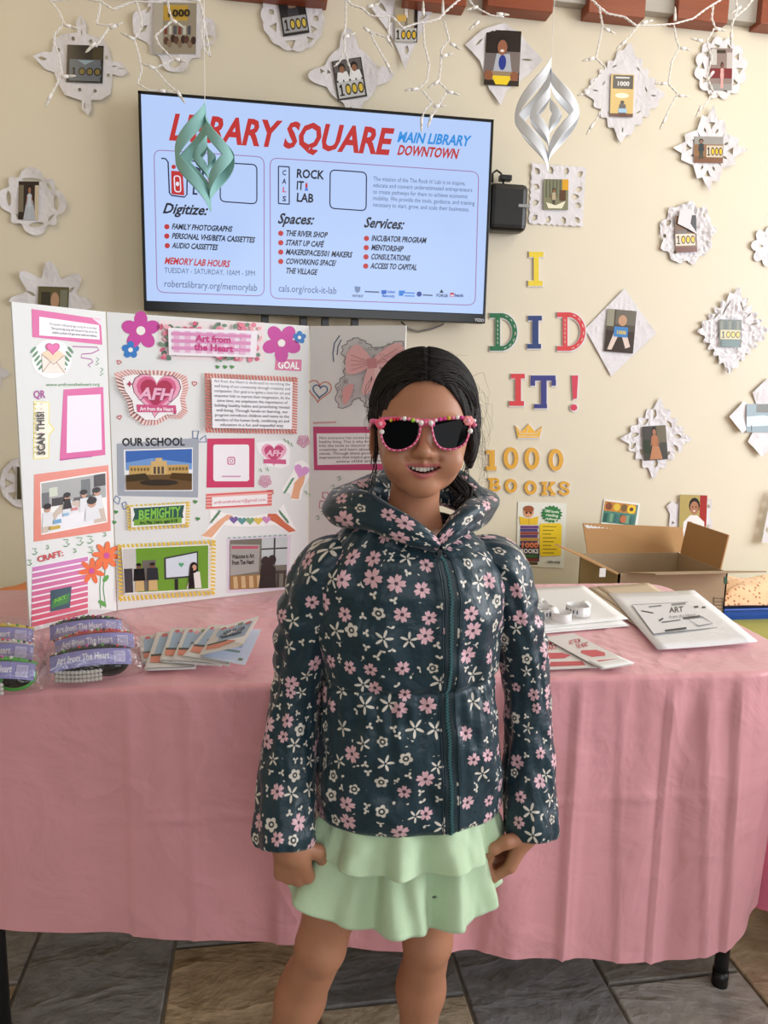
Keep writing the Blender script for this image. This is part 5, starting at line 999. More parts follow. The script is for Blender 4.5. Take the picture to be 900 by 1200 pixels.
    qrect(p, q, 0, 0, 1, 1, (120, 116, 104)); qrect(p, q, .55, 0, 1, .55, (196, 204, 204)); qrect(p, q, .55, .2, 1, .23, (60, 60, 60)); qrect(p, q, .76, 0, .79, .55, (60, 60, 60)); qpoly(p, q, [(0, .08), (.52, .12), (.5, .66), (0, .72)], (166, 164, 158)); qpoly(p, q, [(.02, .12), (.5, .15), (.48, .2), (.02, .18)], (190, 90, 110))
    p.text('Welcome to Art', bil(q, .03, .38), bil(q, .42, .38), 5, (60, 54, 54), 'x'); p.text('From The Heart', bil(q, .03, .5), bil(q, .42, .5), 5, (60, 54, 54), 'x'); qrect(p, q, 0, .72, .55, 1, (160, 120, 74)); [qpoly(p, q, [(.05+.14*k, .74), (.12+.14*k, .74), (.14+.14*k, .98), (.06+.14*k, .98)], (206, 176, 130)) for k in range(4)]
    qpoly(p, q, [(.5, 1), (.82, 1), (.8, .6), (.72, .5), (.56, .5)], (44, 36, 34)); qell(p, q, .62, .46, .07, .1, (50, 40, 38)); qell(p, q, .74, .44, .07, .1, (44, 36, 36)); qrect(p, q, .82, .66, 1, .72, (70, 60, 54)); qrect(p, q, .84, .72, .87, 1, (70, 60, 54)); qrect(p, q, .96, .72, .99, 1, (70, 60, 54)); p.build('welcome_photo', M['photo'], oC)
    # ---- right panel
    p = pic(pR); rnd = random.Random(5); lace = [(408, 400), (418, 396), (430, 402), (440, 408), (455, 404), (466, 400), (480, 404), (488, 430), (470, 470), (440, 480), (428, 476), (420, 466), (404, 478), (395, 474), (394, 452), (402, 440), (404, 424), (400, 410)]; lace = smooth2([(x+(2.2 if k % 2 else -1.2), y) for k, (x, y) in enumerate(smooth2(lace, 3))], 3); lace = [(min(x, 472.5), y) for x, y in lace]
    p.pg(lace, (206, 204, 204)); p.line(lace, 1, (120, 116, 120), True)
    for k in range(220):
        x, y = rnd.uniform(394, 470), rnd.uniform(398, 478); a = 0
        if any((x-cx)**2/rx**2+(y-cy)**2/ry**2 < 1 for cx, cy, rx, ry in ((420, 416, 16, 18), (460, 416, 22, 16), (405, 456, 10, 18), (445, 450, 20, 26))): p.line([(x+2.2*math.cos(t_), y+1.6*math.sin(t_)) for t_ in [2*PI*j/7 for j in range(7)]], .5, (136, 130, 136), True)
    bow = (226, 176, 176); dk = (196, 134, 138); p.pg(smooth2([(436, 424), (420, 404), (408, 412), (405, 424), (407, 438), (422, 436)]), bow); p.pg(smooth2([(436, 422), (452, 408), (468, 402), (474, 414), (464, 428), (440, 430)]), bow); p.pg(smooth2([(432, 428), (440, 428), (440, 446), (430, 462), (424, 458)]), bow); p.pg(smooth2([(440, 428), (450, 440), (460, 470), (452, 472), (440, 446)]), (232, 196, 194)); p.pg(smooth2([(402, 456), (414, 450), (410, 466), (403, 474)]), (222, 160, 160)); p.pg([(430, 420), (441, 420), (442, 431), (431, 432)], dk); [p.line([(433, 424+k), (411, 416+6*k)], .8, dk) for k in range(4)]; [p.line([(442, 424+k), (466, 408+6*k)], .8, dk) for k in range(3)]; p.build('bow_print', M['print'], oR)
    p = pic(pR); p.line([(398, 393), (392, 402), (390, 414), (391, 424)], 1.2, (50, 80, 120)); p.line([(400, 398), (396, 406), (395, 416)], 1.1, (50, 80, 120)); p.heart(374, 457, 14, (212, 106, 70), .12, 1.1); p.heart(375, 458, 8.6, (50, 84, 130), .12, 1.3); p.line([(367+1.4*k, 496.5-(k % 2)*1.6-.05*k) for k in range(20)], .9, RD)
    for q_ in ([(378, 577), (384, 577), (386, 587), (378, 583)], [(375, 587), (384, 588), (382, 596), (374, 595)], [(440, 562), (446, 560), (447, 568), (440, 570)]): p.line(q_, 1.1, (190, 70, 110), True)
    for x, y in ((372, 606), (390, 570), (397, 560), (378, 600)): p.line([(x-2, y), (x+1, y-2), (x+2, y+2), (x-1, y+3)], .8, GRN)
    draw_on(oR, p)
    p = pic(pR); q = [(367, 500), (470, 500), (470, 551), (368, 551)]; p.pg(q, (196, 72, 122)); p.pg([(371, 508), (468, 507), (468, 543), (372, 545)], '#eeecee'); 
    for i, r in enumerate(('Not everyone has access to art lessons and', 'healthy living. That is why Art from the Heart', 'kids the tools to discover their artistic and', 'creativity, and learn about taking care of', 'minds. Through these goody bags, art kits', 'impressions that inspire growth, cultivating', 'every child anywhere.')): p.text(r, (374+(i > 5)*20, 514.5+4.6*i), (466-(i > 5)*10, 514+4.5*i), 2.9, (60, 54, 60), 'r')
    p.build('text_card', M['print'], oR)
    p = pic(pR); p.pg([(398, 606), (396, 592), (402, 572), (414, 565), (428, 566), (436, 576), (440, 606)], '#eeecec')
    for r, c in ((17, (206, 110, 90)), (14.5, (226, 190, 80)), (12, (110, 170, 130)), (9.8, (120, 130, 190)), (7.5, (190, 180, 200))): p.ell(419, 586, r, r, c, 16, 0, PI, 2*PI)
    [p.ell(399+3*k, 596-2*k, 1.3, 5, (150, 156, 150), 8, .5) for k in range(3)]; p.build('rainbow_sticker', M['print'], oR)
display_board()

# ================================================================== THINGS ON THE TABLE
TZ = .7502
class Curl:  # a card bent into an arc, in card coordinates 0..100 by 0..14
    def __init__(s, c, u, L, bulge, z0, hh, lean):
        s.c, s.u, s.L, s.b, s.z0, s.hh, s.lean = c, u, L, bulge, z0, hh, lean; s.f = Vector((u.y, -u.x, 0)); s.f = s.f if s.f.y < 0 else -s.f
    def __call__(s, x, y, h=0.0):
        a = (x/100-.5)*2; v = 1-y/14
        return s.c+s.u*(a*s.L/2)+s.f*(s.b*(1-a*a)-s.lean*v+h)+Vector((0, 0, s.z0+s.hh*v+.012*(1-a*a)+h*.6))
def glasses_bag(x0, y0, x1, y1, label, arm, lens, beads, rows=0):
    a, e = PZ(x0, y0, .772), PZ(x1, y1, .772); c = (a+e)/2; c.z = TZ; u = e-a; u.z = 0; L = u.length; u.normalize(); f = Vector((u.y, -u.x, 0)); f = f if f.y < 0 else -f
    t = empty('bagged_sunglasses', c, label, 'sunglasses', 'bagged sunglasses with lilac cards')
    cv = Curl(c+f*.006, u, L*.98, .016, .020, .023, .016)
    p = Pic(cv, .001, .00015)
    for k in range(10): p.pg([(10*k, 0), (10*k+10, 0), (10*k+10, 14), (10*k, 14)], (140, 136, 196)); p.h = .001
    p.h = .0014; p.text('Art from The Heart', (8, 8.8), (72, 8.8), 5.6, (232, 228, 240), 'b'); p.line([(34, 11.6), (68, 11.6)], .7, (200, 196, 222)); p.rect(78, 2.4, 92, 12, (206, 200, 226)); p.rect(79, 3.2, 91, 11.2, (178, 172, 212)); p.build('header_card', M['print'], t)
    b = MB(); top = [c+u*(s*L*.48)-f*(.016-.012*(1-s*s))+Vector((0, 0, .040+.016*(1-s*s))) for s in [-1+2*k/16 for k in range(17)]]; b.tube(top, .0042, 8); b.build('brow_bar', arm, t, True)
    for sg in (-1, 1):
        b = MB(); q = c+u*(sg*L*.22)-f*.004+Vector((0, 0, .010)); rim = [q+u*(.030*math.cos(g))+Vector((0, 0, .014+.017*math.sin(g)))-f*(.012*math.sin(g)) for g in [2*PI*k/18 for k in range(18)]]
        b.poly(rim); b.build('lens', lens, t, solid=.0015); b = MB(); b.tube(rim+[rim[0], rim[1]], .003, 6, False); b.build('rim', arm, t, True)
    b = MB(); b.tube([c-u*L*.46-f*.02+Vector((0, 0, .02)), c-f*.03+Vector((0, 0, .012)), c+u*L*.42-f*.028+Vector((0, 0, .006))], .003, 6); b.build('temple', arm, t, True)
    for k in range(beads):
        s = -1+2*(k+.5)/beads; b = MB(); b.col([(236, 232, 226), (214, 60, 70), (90, 170, 80), (200, 80, 160), (60, 60, 64)][k*7 % 5]); b.ball(c+u*(s*L*.46)+-f*(.014-.012*(1-s*s))+Vector((0, 0, .044+.016*(1-s*s))), .0028, 8, 6); b.build('bead', M['bead'], t, True)
    if rows:
        b = MB(); b.col((216, 214, 206))
        for r in range(3):
            for k in range(12): s = -.9+1.1*k/11; b.ball(c+u*(s*L*.46)+f*(.020*(1-s*s)+.002)+Vector((0, 0, .007+.007*r)), (.0042, .0042, .0036), 8, 5)
        tag(b.build('bead_band', M['bead'], t, True), 'band of cream beads')
    b = MB(); G = []
    for i in range(21):
        s = -1+2*i/20; w_ = (1-abs(s)**6)**.5*.9+.1; row = []
        for k in range(14):
            g = 2*PI*k/14; nz = noise.noise(Vector((s*4+x0, g, y0*.1)))*.004
            row.append(c+u*(s*(L*.5+.018))+f*((.036*math.cos(g)+nz)*(.7+.3*w_)+.004)+Vector((0, 0, max(.0006, .030+(.031*math.sin(g)+nz)*w_ + .012*(1-s*s)*(math.sin(g) > 0)-(1-w_)*.018))))
        G.append(row)
    b.grid(G, True); tag(b.build('plastic_sleeve', M['clear'], t, True), 'clear crinkled plastic sleeve')
M['green'] = mat('bright_green_plastic', (70, 170, 60), .3, noisy=.04); M['red'] = mat('red_plastic', (196, 70, 60), .3, noisy=.04)
M['yellow'] = mat('yellow_plastic', (214, 190, 70), .3, noisy=.04); M['cream'] = mat('cream_plastic', (216, 210, 200), .35, noisy=.04)
glasses_bag(58, 749, 144, 741, 'bagged black sunglasses with a lilac card, nearest the foot of the display board', M['black'], M['lens'], 14)
glasses_bag(64, 767, 158, 757, 'bagged red sunglasses with a lilac card, middle of the right-hand row', M['red'], M['lens'], 12)
glasses_bag(58, 787, 155, 776, 'bagged sunglasses with a band of cream beads, front of the right-hand row', M['black'], M['lens'], 10, 3)
glasses_bag(-52, 757, 40, 752, 'bagged yellow sunglasses at the left edge, back of the left-hand row', M['yellow'], M['lens'], 8)
glasses_bag(-50, 777, 40, 772, 'bagged cream sunglasses at the left edge, middle of the left-hand row', M['cream'], M['lens'], 14)
glasses_bag(-46, 798, 42, 795, 'bagged bright green sunglasses at the front left corner of the photo', M['green'], M['lens'], 8, 3)

def sheet_thing(name, label, cat, quads, z, group=None, draw=None, lift=None, thick=.0012, mat_=None, part='sheet', gap=.0016):
    # sheets of paper lying on the table; quads are their corners as photographed, z the height they lie at
    pts = [PZ(*p, z) for p in quads[0]]; c = sum(pts, Vector())/4; t = empty(name, (c.x, c.y, z), label, cat, group)
    for i, q in enumerate(quads):
        zz = z+gap*i; n = 10; L = lift[i] if lift else 0
        def f(u, v): p = bil(q, u, v); w_ = PZ(p.x, p.y, zz); return Vector((w_.x, w_.y, zz+L*(u**2)*(1 if L > 0 else 0)+(-L*(v**3) if L < 0 else 0)))
        b = MB(); b.grid([[f(k/n, j/n) for k in range(n+1)] for j in range(n+1)]); o = b.build(part, mat_ or M['sheet'], t, True, solid=thick, off=-1 if False else 1)
        if draw and i == len(quads)-1:
            def pl(px, py, h=0.0): w_ = PZ(px, py, zz+thick); return Vector((w_.x, w_.y, zz+thick+.0004+h))
            p = Pic(pl); draw(p, q); p.build('printing', M['print'], t)
    return t
def brochures():
    specs = [([(163, 746), (213, 739), (206, 772), (166, 777)], 'brochure at the left end of the fan, nearest the bagged sunglasses', 0), ([(184, 741), (236, 738), (228, 782), (169, 784)], 'brochure second from the left in the fan, lowest and nearest the table edge', 0), ([(201, 736), (241, 737), (240, 778), (187, 774)], 'brochure third from the left in the fan', 0), ([(218, 736), (252, 736), (259, 779), (201, 774)], 'brochure third from the right in the fan', 0), ([(245, 733), (275, 732), (268, 779), (214, 769)], 'brochure second from the right in the fan, under the open one', 0)]
    def art(p, q):
        qrect(p, q, 0, 0, 1, 1, (206, 200, 192)); qrect(p, q, .1, .12, .9, .62, (150, 172, 194)); [qell(p, q, .2+.2*k, .1+.04*(k % 2), .07, .05, [(196, 90, 100), (226, 150, 156), (110, 130, 100)][k % 3]) for k in range(4)]
        qpoly(p, q, [(.05, .66), (.5, .62), (.75, .72), (.4, .86), (.08, .84)], (214, 130, 104)); qpoly(p, q, [(.04, .62), (.5, .6), (.5, .66), (.06, .68)], (60, 56, 44)); a_, b_ = bil(q, .3, .46), bil(q, .75, .44); p.line([tuple(a_), tuple(b_)], 1.4, (44, 60, 84)); qpoly(p, q, [(.05, .9), (.95, .9), (.95, 1), (.05, 1)], (214, 210, 206))
    for i, (q, lab, L) in enumerate(specs):
        z = TZ+.0045*i; sheet_thing('brochure', 'folded '+lab, 'brochure', [[(x+1.2, y+1.6) for x, y in q], q], z, 'fanned brochures', art, thick=.0008, part='leaf', gap=.0018)
    z = TZ+.0045*5
    def inner(p, q): qrect(p, q, 0, 0, 1, 1, (206, 216, 236)); [qrect(p, q, .3+.1*(k % 2), .3+.15*k, .75, .36+.15*k, [(120, 150, 140), (150, 170, 206)][k % 2]) for k in range(4)]; qrect(p, q, .8, .1, .9, .16, (110, 130, 100))
    t = sheet_thing('brochure', 'open brochure on top of the fan, showing a pale blue inner page', 'brochure', [[(237, 770), (287, 780), (306, 738), (262, 736)][::1]], z, 'fanned brochures', inner, thick=.0008, part='leaf')
    q = [(254, 736), (304, 722), (284, 757), (233, 768)]; zz = z+.004
    def pl(px, py, h=0.0):
        s_ = max(0, min(1, (px-236)/66)); w_ = PZ(px, py, zz+.028*s_+h); return w_
    p = Pic(pl, 0.0006); b = MB(); n = 6
    b.grid([[pl(*bil(q, k/n, j/n)) for k in range(n+1)] for j in range(n+1)]); b.build('raised_cover', M['sheet'], t, solid=.0006)
    art(p, q); p.text('ART FROM', bil(q, .3, .36), bil(q, .8, .34), 3, (40, 50, 74), 'b'); p.text('THE HEART', bil(q, .28, .5), bil(q, .8, .48), 3, (40, 50, 74), 'b'); p.build('cover_printing', M['print'], t)
brochures()
M['manila'] = mat('manila_card', (206, 186, 158), .7, noisy=.03)
M['plasticbag'] = mat('white_poly_mailer', (236, 236, 238), .32, noisy=.01, bump=.5, bscale=35, bdist=.004)
sheet_thing('paper_stack', 'stack of white papers behind the girl, under the paper wristbands', 'paper', [[(600, 702), (690, 702), (738, 733), (600, 745)], [(600, 697), (690, 697), (734, 731), (600, 742)], [(604, 690), (684, 686), (736, 725), (604, 738)]], TZ, 'papers on the table', thick=.0014, gap=.003)
sheet_thing('paper_stack', 'fanned beige sheets between the white paper stack and the mailing envelope', 'paper', [[(683, 690), (735, 686), (798, 726), (745, 733)], [(690, 688), (745, 684), (808, 722), (754, 731)], [(700, 687), (760, 683), (820, 720), (762, 730)]], TZ, 'papers on the table', mat_=M['manila'], thick=.0012, gap=.002)
def env_art(p, q):
    INK = (50, 50, 56)
    pg = [(741, 709), (826, 705), (846, 735), (766, 743)]; p.pg(pg, (228, 228, 230)); L = lambda u0, v0, u1, v1, w_, c=INK: p.line([tuple(bil(pg, u0, v0)), tuple(bil(pg, u1, v1))], w_, c)
    p.line(pg, .9, (150, 150, 156), True); p.text('ART', bil(pg, .42, .34), bil(pg, .62, .33), 6, INK, 'b'); p.text('from the Heart', bil(pg, .36, .55), bil(pg, .74, .53), 4, (120, 120, 126), 'r')
    L(.2, .1, .38, .08, 1.6, (120, 120, 124)); L(.52, .07, .72, .05, 2.4, (130, 130, 134)); L(.06, .22, .2, .32, 1.2); L(.2, .6, .28, .52, 1.8); L(.22, .66, .5, .62, 1.2, (90, 90, 96)); L(.55, .58, .8, .55, 2.2, (30, 30, 34)); L(.18, .95, .5, .93, 2.2, (30, 30, 34)); L(.8, .2, .86, .2, 2); L(.9, .24, .95, .24, 2)
    p.line([tuple(bil(pg, u, v)) for u, v in ((.6, .62), (.82, .58), (.9, .86), (.68, .9))], .9, (90, 90, 96), True)
sheet_thing('mailing_envelope', 'large white mailing envelope with a printed sheet, at the right end of the table', 'envelope', [[(713, 695), (813, 694), (887, 754), (771, 760)]], TZ+.006, None, env_art, lift=[.006], thick=.003, mat_=M['plasticbag'], part='sleeve')
def pink_art(p, q):
    qrect(p, q, 0, 0, 1, 1, (226, 220, 216)); p.text('ART FROM', bil(q, .3, .28), bil(q, .72, .26), 5, (190, 60, 80), 'b'); p.text('THE HEART', bil(q, .3, .4), bil(q, .74, .38), 5, (190, 60, 80), 'b'); p.text
    qpoly(p, q, [(.22, .52), (.35, .46), (.75, .5), (.84, .6), (.7, .68), (.3, .66)], (206, 84, 92)); qpoly(p, q, [(.25, .76), (.9, .8), (.88, .93), (.3, .92)], (198, 78, 86))
sheet_thing('pink_leaflet', 'pale leaflet with red shapes, half hidden by the girl’s sleeve', 'leaflet', [[(600, 752), (652, 746), (700, 782), (610, 786)]], TZ, 'pink leaflets', pink_art, thick=.0012)
sheet_thing('pink_leaflet', 'pale leaflet with red shapes, upper one nearest the front edge of the table', 'leaflet', [[(637, 747), (672, 742), (743, 779), (706, 785)]], TZ+.004, 'pink leaflets', pink_art, lift=[-.004], thick=.0012)
def wristband(px, py, r, h, rot_, tail, label):
    c = PZ(px, py, TZ+.011); c.z = TZ+.0102; t = empty('paper_wristband', c, label, 'wristband', 'paper wristbands')
    b = MB(); n = 40; G = []
    for i in range(n+1):
        a = rot_+2*PI*i/n*1.06; q = r*(1+.02*i/n+.05*math.sin(3*a)); G.append([c+Vector((q*math.cos(a), q*math.sin(a), h*k)) for k in (0, 1)])
    b.grid(G); b.build('band', M['sheet'], t, True, solid=.0006)
    b = MB(); a = rot_+1.2; q = c+Vector((r*math.cos(a), r*math.sin(a), h)); d = Vector((math.cos(tail), math.sin(tail), 0)); w_ = Vector((-d.y, d.x, 0))*h*.5
    G = [[q+d*(.03*k/8)+Vector((0, 0, .012*math.sin(PI*k/8)-.006*k/8))+w_*s for s in (-1, 1)] for k in range(9)]; b.grid(G); b.build('tail', M['sheet'], t, True, solid=.0006)
    b = MB(); b.col((70, 76, 96))
    for k in range(7): g = rot_-1.9+.28*k; q = (r+.0012)*1.02; b.prism([c+Vector((q*math.cos(g+s*.05)*1.03, q*math.sin(g+s*.05)*1.03, h*z)) for s, z in ((-1, .3), (1, .3), (1, .7), (-1, .7))], Vector((math.cos(g), math.sin(g), 0)), .0004)
    b.build('printing', M['print'], t)
wristband(634, 721, .027, .021, .4, .6, 'grey paper wristband loop lying nearest the girl’s sleeve'); wristband(658, 727, .021, .020, 2.4, 1.8, 'crumpled grey paper wristband between the two other loops'); wristband(678, 719, .026, .022, 4.4, 2.6, 'white paper wristband with a printed tail, rightmost of the loops')

# ================================================================== BENCH: BOX, TRAY, BAG
BZ = .434
def cardboard_box():
    x0, x1, y0, y1, z1 = 1.178, 1.582, 2.30, 2.62, .655
    t = empty('cardboard_box', ((x0+x1)/2, (y0+y1)/2, BZ), 'open cardboard box with raised flaps on the green bench behind the table', 'box'); th = .006
    def wall(name, a, e, n):
        b = MB(); a, e = Vector(a), Vector(e); b.prism([a, e, Vector((e.x, e.y, z1)), Vector((a.x, a.y, z1))], n, th); return b.build(name, M['cardout'], t)
    f = wall('front_side', (x0, y0, BZ), (x1, y0, BZ), (0, 1, 0)); wall('back_side', (x0, y1-th, BZ), (x1, y1-th, BZ), (0, 1, 0)); wall('left_side', (x0, y0, BZ), (x0, y1, BZ), (1, 0, 0)); wall('right_side', (x1-th, y0, BZ), (x1-th, y1, BZ), (1, 0, 0))
    b = MB(); b.box(((x0+x1)/2, (y0+y1)/2, BZ+th/2), (x1-x0-.014, y1-y0-.014, th)); b.build('bottom', M['card'], t)
    fl = Plane((0, y0-.0008, 0), (0, -1, 0)); p = Pic(fl); p.rect(848.5, 676, 852.5, 684, (40, 90, 66)); [p.line([(836.5, 701+4*k), (847, 701.4+4*k)], .8, (90, 80, 62)) for k in range(5)]; p.line([(836.5, 700), (837, 716)], .8, (90, 80, 62)); p.line([(847, 700), (847, 716)], .8, (90, 80, 62)); p.build('printed_mark', M['print'], f)
    def flap(name, pts, n, m): b = MB(); b.prism(pts, n, .005); b.build(name, m, t)
    bk = [Vector((x0+.03, y1, z1)), Vector((x1+.03, y1, z1)), P(800, 618, y1+.04), P(683, 613, y1+.04)]; flap('back_flap', bk, (0, 1, 0), M['card'])
    rg = [Vector((x1-.004, y0+.04, z1)), Vector((x1-.004, y1-.02, z1)), Vector((1.597, y1-.02, P(805, 611, y1-.02).z)), Vector((1.597, y0+.04, P(856, 627, y0+.04).z))]; flap('right_flap', rg, (1, 0, 0), M['card'])
    lf = [Vector((x0, y0, z1)), Vector((x0, y1, z1)), P(657, 640, 2.50), P(651, 637, 2.28)]; flap('left_flap', lf, (-.5, 0, -.86), M['card'])
    fr = [Vector((x0+.03, y0, z1)), Vector((x1, y0, z1)), Vector((x1+.05, y0-.13, z1+.030)), Vector((x0+.06, y0-.13, z1+.028))]; flap('front_flap', fr, (0, 0, 1), M['cardout'])
    b = MB(); pp = [P(684+1.5*k+0.0, 613.5+.25*k+(1.6 if k % 3 else .2), y1+.034) for k in range(24)]; lo = [P(686+1.5*k, 617.5+.2*k+((k*5) % 4)*.6, y1+.034) for k in range(24)]
    b.grid([pp, lo]); tag(b.build('torn_edge', M['sheet'], t, solid=.001), 'torn pale paper edge')
    b = MB(); q = P(706, 671, y0-.012); b.box(q, (.022, .003, .03)); b.build('tape_tab', M['sheet'], t)
cardboard_box()
def dots_mat():
    m = mat('peach_dotted_fabric', (236, 190, 146), .85, sheen=.2); t = NT(m); o = t.obj(); vo = t.new('ShaderNodeTexVoronoi'); t.L.new(o, vo.inputs['Vector']); vo.inputs['Scale'].default_value = 55
    t.L.new(t.mix(t.m('LESS_THAN', vo.outputs['Distance'], .26), lin((238, 196, 152)), lin((170, 108, 70))), t.b.inputs['Base Color']); t.bump(t.noise(o, 25, 3), .5, .01); return m
M['dots'] = dots_mat()
def tray_and_cloth():
    cx, cy = 1.93, 2.58; t = empty('plastic_tray', (cx, cy, BZ), 'blue plastic tray on the bench, right of the cardboard box', 'tray')
    b = MB(); hx, hy = .30, .15
    def rr(s, z): return [Vector((cx+p.x*s, cy+p.y*s, z)) for p in round_perim([(-hx, -hy), (hx, -hy), (hx, hy), (-hx, hy)], .04, .02)]
    G = [rr(.92, BZ), rr(.97, BZ+.02), rr(1.0, BZ+.045), rr(.985, BZ+.045), rr(.95, BZ+.02), rr(.90, BZ+.006)]; b.grid(G, True); b.poly(G[0][::-1]); b.poly(G[-1]); b.build('tub', M['blue'], t)
    b = MB(); ring = rr(1.02, BZ+.043); b.tube(ring+ring[:2], .005, 6, False); b.build('rim', M['blue'], t, True)
    b = MB(); n = 40; G = []
    for j in range(n+1):
        row = []
        for i in range(n+1):
            u, v = -1+2*i/n, -1+2*j/n; r = max(abs(u), abs(v)); hgt = (1-r**5)*(.075-.02*u)+.020*noise.noise(Vector((u*2.3, v*2.3, 4)))*(1-r**6)
            row.append(Vector((cx+u*(hx*.90), cy+v*hy*.86, BZ+.053+max(0, hgt-.016))))
        G.append(row)
    b.grid(G); o = b.build('folded_cloth', M['dots'], smooth=True, solid=.004, off=-1); tag(o, 'peach dotted cloth heaped in the blue tray at the right edge', 'cloth')
tray_and_cloth()
def orange_bag():
    c = Vector((-.66, 2.5, BZ)); t = empty('canvas_bag', c, 'orange canvas bag with a grey buckle, on the bench behind the display board', 'bag')
    b = MB(); G = []; n = 36
    for j in range(13):
        a = -PI/2+PI*j/12; row = []
        for i in range(n):
            g = 2*PI*i/n; nz = noise.noise(Vector((math.cos(g)*2, math.sin(g)*2, a)))*.02; row.append(c+Vector(((.30*abs(math.cos(a))**.55+nz)*math.cos(g), (.17*abs(math.cos(a))**.5+nz)*math.sin(g), .085+.085*math.sin(a)*(1-.2*math.cos(g)**2)+.4*nz*(a > 0))))
        G.append(row)
    b.grid(G, True); b.build('body', M['orange'], t, True)
    b = MB(); q = P(23, 714, 2.36); b.box(q, (.034, .012, .022), bev=.003); b.build('buckle', M['metal'], t); b = MB(); b.tube([P(x, y, 2.37) for x, y in ((16, 717), (24, 714), (36, 712), (60, 714))], .006, 8); b.build('strap', M['orange'], t, True)
orange_bag()

# ================================================================== THE GIRL
class SDF:  # a smooth union of rounded forms, turned into one continuous skin
    def __init__(s, lo, hi, h):
        s.lo = np.array(lo, float); s.h = h; s.n = np.ceil((np.array(hi)-s.lo)/h).astype(int)+1; s.D = np.full(s.n, .05, np.float32)
    def win(s, lo, hi):
        a = np.clip(np.floor((np.array(lo)-s.lo)/s.h).astype(int), 0, s.n-1); b = np.clip(np.ceil((np.array(hi)-s.lo)/s.h).astype(int)+1, 1, s.n)
        sl = tuple(slice(i, j) for i, j in zip(a, b)); ax = [s.lo[i]+s.h*np.arange(a[i], b[i]) for i in range(3)]
        return sl, ax[0][:, None, None].astype(np.float32), ax[1][None, :, None].astype(np.float32), ax[2][None, None, :].astype(np.float32)
    def comb(s, sl, d, k, sub=False):
        A = s.D[sl]
        if sub: A = -A
        h = np.clip(.5+.5*(d-A)/k, 0, 1); r = d*(1-h)+A*h-k*h*(1-h); s.D[sl] = -r if sub else r
    def cone(s, a, b, ra, rb, k=.01, sub=False):
        a, b = np.array(a, float), np.array(b, float); m = max(ra, rb)+2*k+.006
        sl, X, Y, Z = s.win(np.minimum(a, b)-m, np.maximum(a, b)+m)
        if s.D[sl].size == 0: return
        v = b-a; L = max((v*v).sum(), 1e-12); t = np.clip(((X-a[0])*v[0]+(Y-a[1])*v[1]+(Z-a[2])*v[2])/L, 0, 1)
        d = np.sqrt((X-a[0]-t*v[0])**2+(Y-a[1]-t*v[1])**2+(Z-a[2]-t*v[2])**2)-(ra+(rb-ra)*t); s.comb(sl, d.astype(np.float32), k, sub)
    def ell(s, c, r, k=.01, sub=False, R=None, fn=None):
        c, r = np.array(c, float), np.array(r, float); m = r.max()*(1 if R is not None else 1)+2*k+.006; mm = (np.full(3, m) if R is not None else r+2*k+.006)
        sl, X, Y, Z = s.win(c-mm, c+mm)
        if s.D[sl].size == 0: return
        x, y, z = X-c[0], Y-c[1], Z-c[2]
        if R is not None: R = np.array(R); x, y, z = (R[0][0]*x+R[1][0]*y+R[2][0]*z, R[0][1]*x+R[1][1]*y+R[2][1]*z, R[0][2]*x+R[1][2]*y+R[2][2]*z)
        q = np.sqrt((x/r[0])**2+(y/r[1])**2+(z/r[2])**2); g = np.sqrt((x/r[0]**2)**2+(y/r[1]**2)**2+(z/r[2]**2)**2)
        d = q*(q-1)/np.maximum(g, 1e-6)
        if fn is not None: d = d+fn(X, Y, Z)
        s.comb(sl, d.astype(np.float32), k, sub)
    def chain(s, pts, rs, k=.01):
        for a, b, ra, rb in zip(pts, pts[1:], rs, rs[1:]): s.cone(a, b, ra, rb, k)
    def mesh(s):
        D = s.D; n = D.shape; sg = D < 0; c8 = [(i, j, l) for i in (0, 1) for j in (0, 1) for l in (0, 1)]
        cnt = np.zeros([m-1 for m in n], np.int8)
        for i, j, l in c8: cnt += sg[i:n[0]-1+i, j:n[1]-1+j, l:n[2]-1+l]
        I = np.argwhere((cnt > 0) & (cnt < 8)); idx = np.full(cnt.shape, -1, np.int32); idx[tuple(I.T)] = np.arange(len(I))
        acc = np.zeros((len(I), 3)); num = np.zeros(len(I))
        for a in c8:
            for ax in range(3):
                if a[ax]: continue
                b = list(a); b[ax] = 1; va = D[tuple((I+a).T)]; vb = D[tuple((I+np.array(b)).T)]; m = (va < 0) != (vb < 0)
                t = va[m]/(va[m]-vb[m]); p = np.tile(np.array(a, float), (m.sum(), 1)); p[:, ax] += t; acc[m] += p; num[m] += 1
        V = s.lo+s.h*(I+acc/num[:, None]); F = []
        for ax in range(3):
            u, w_ = [(1, 2), (2, 0), (0, 1)][ax]; sa = [slice(1, m-1) for m in n]; sa[ax] = slice(0, n[ax]-1); sb = list(sa); sb[ax] = slice(1, n[ax])
            A, B = sg[tuple(sa)], sg[tuple(sb)]
            for flag in (True, False):
                E = np.argwhere((A != B) & (A == flag)); 
                if not len(E): continue
                off = np.ones(3, int); off[ax] = 0; E = E+off; q = []
                for du, dw in ((-1, -1), (0, -1), (0, 0), (-1, 0)):
                    o = np.zeros(3, int); o[u] = du; o[w_] = dw; q.append(idx[tuple((E+o).T)])
                q = np.stack(q, 1); F.append(q if flag else q[:, ::-1])
        return V, np.concatenate(F)
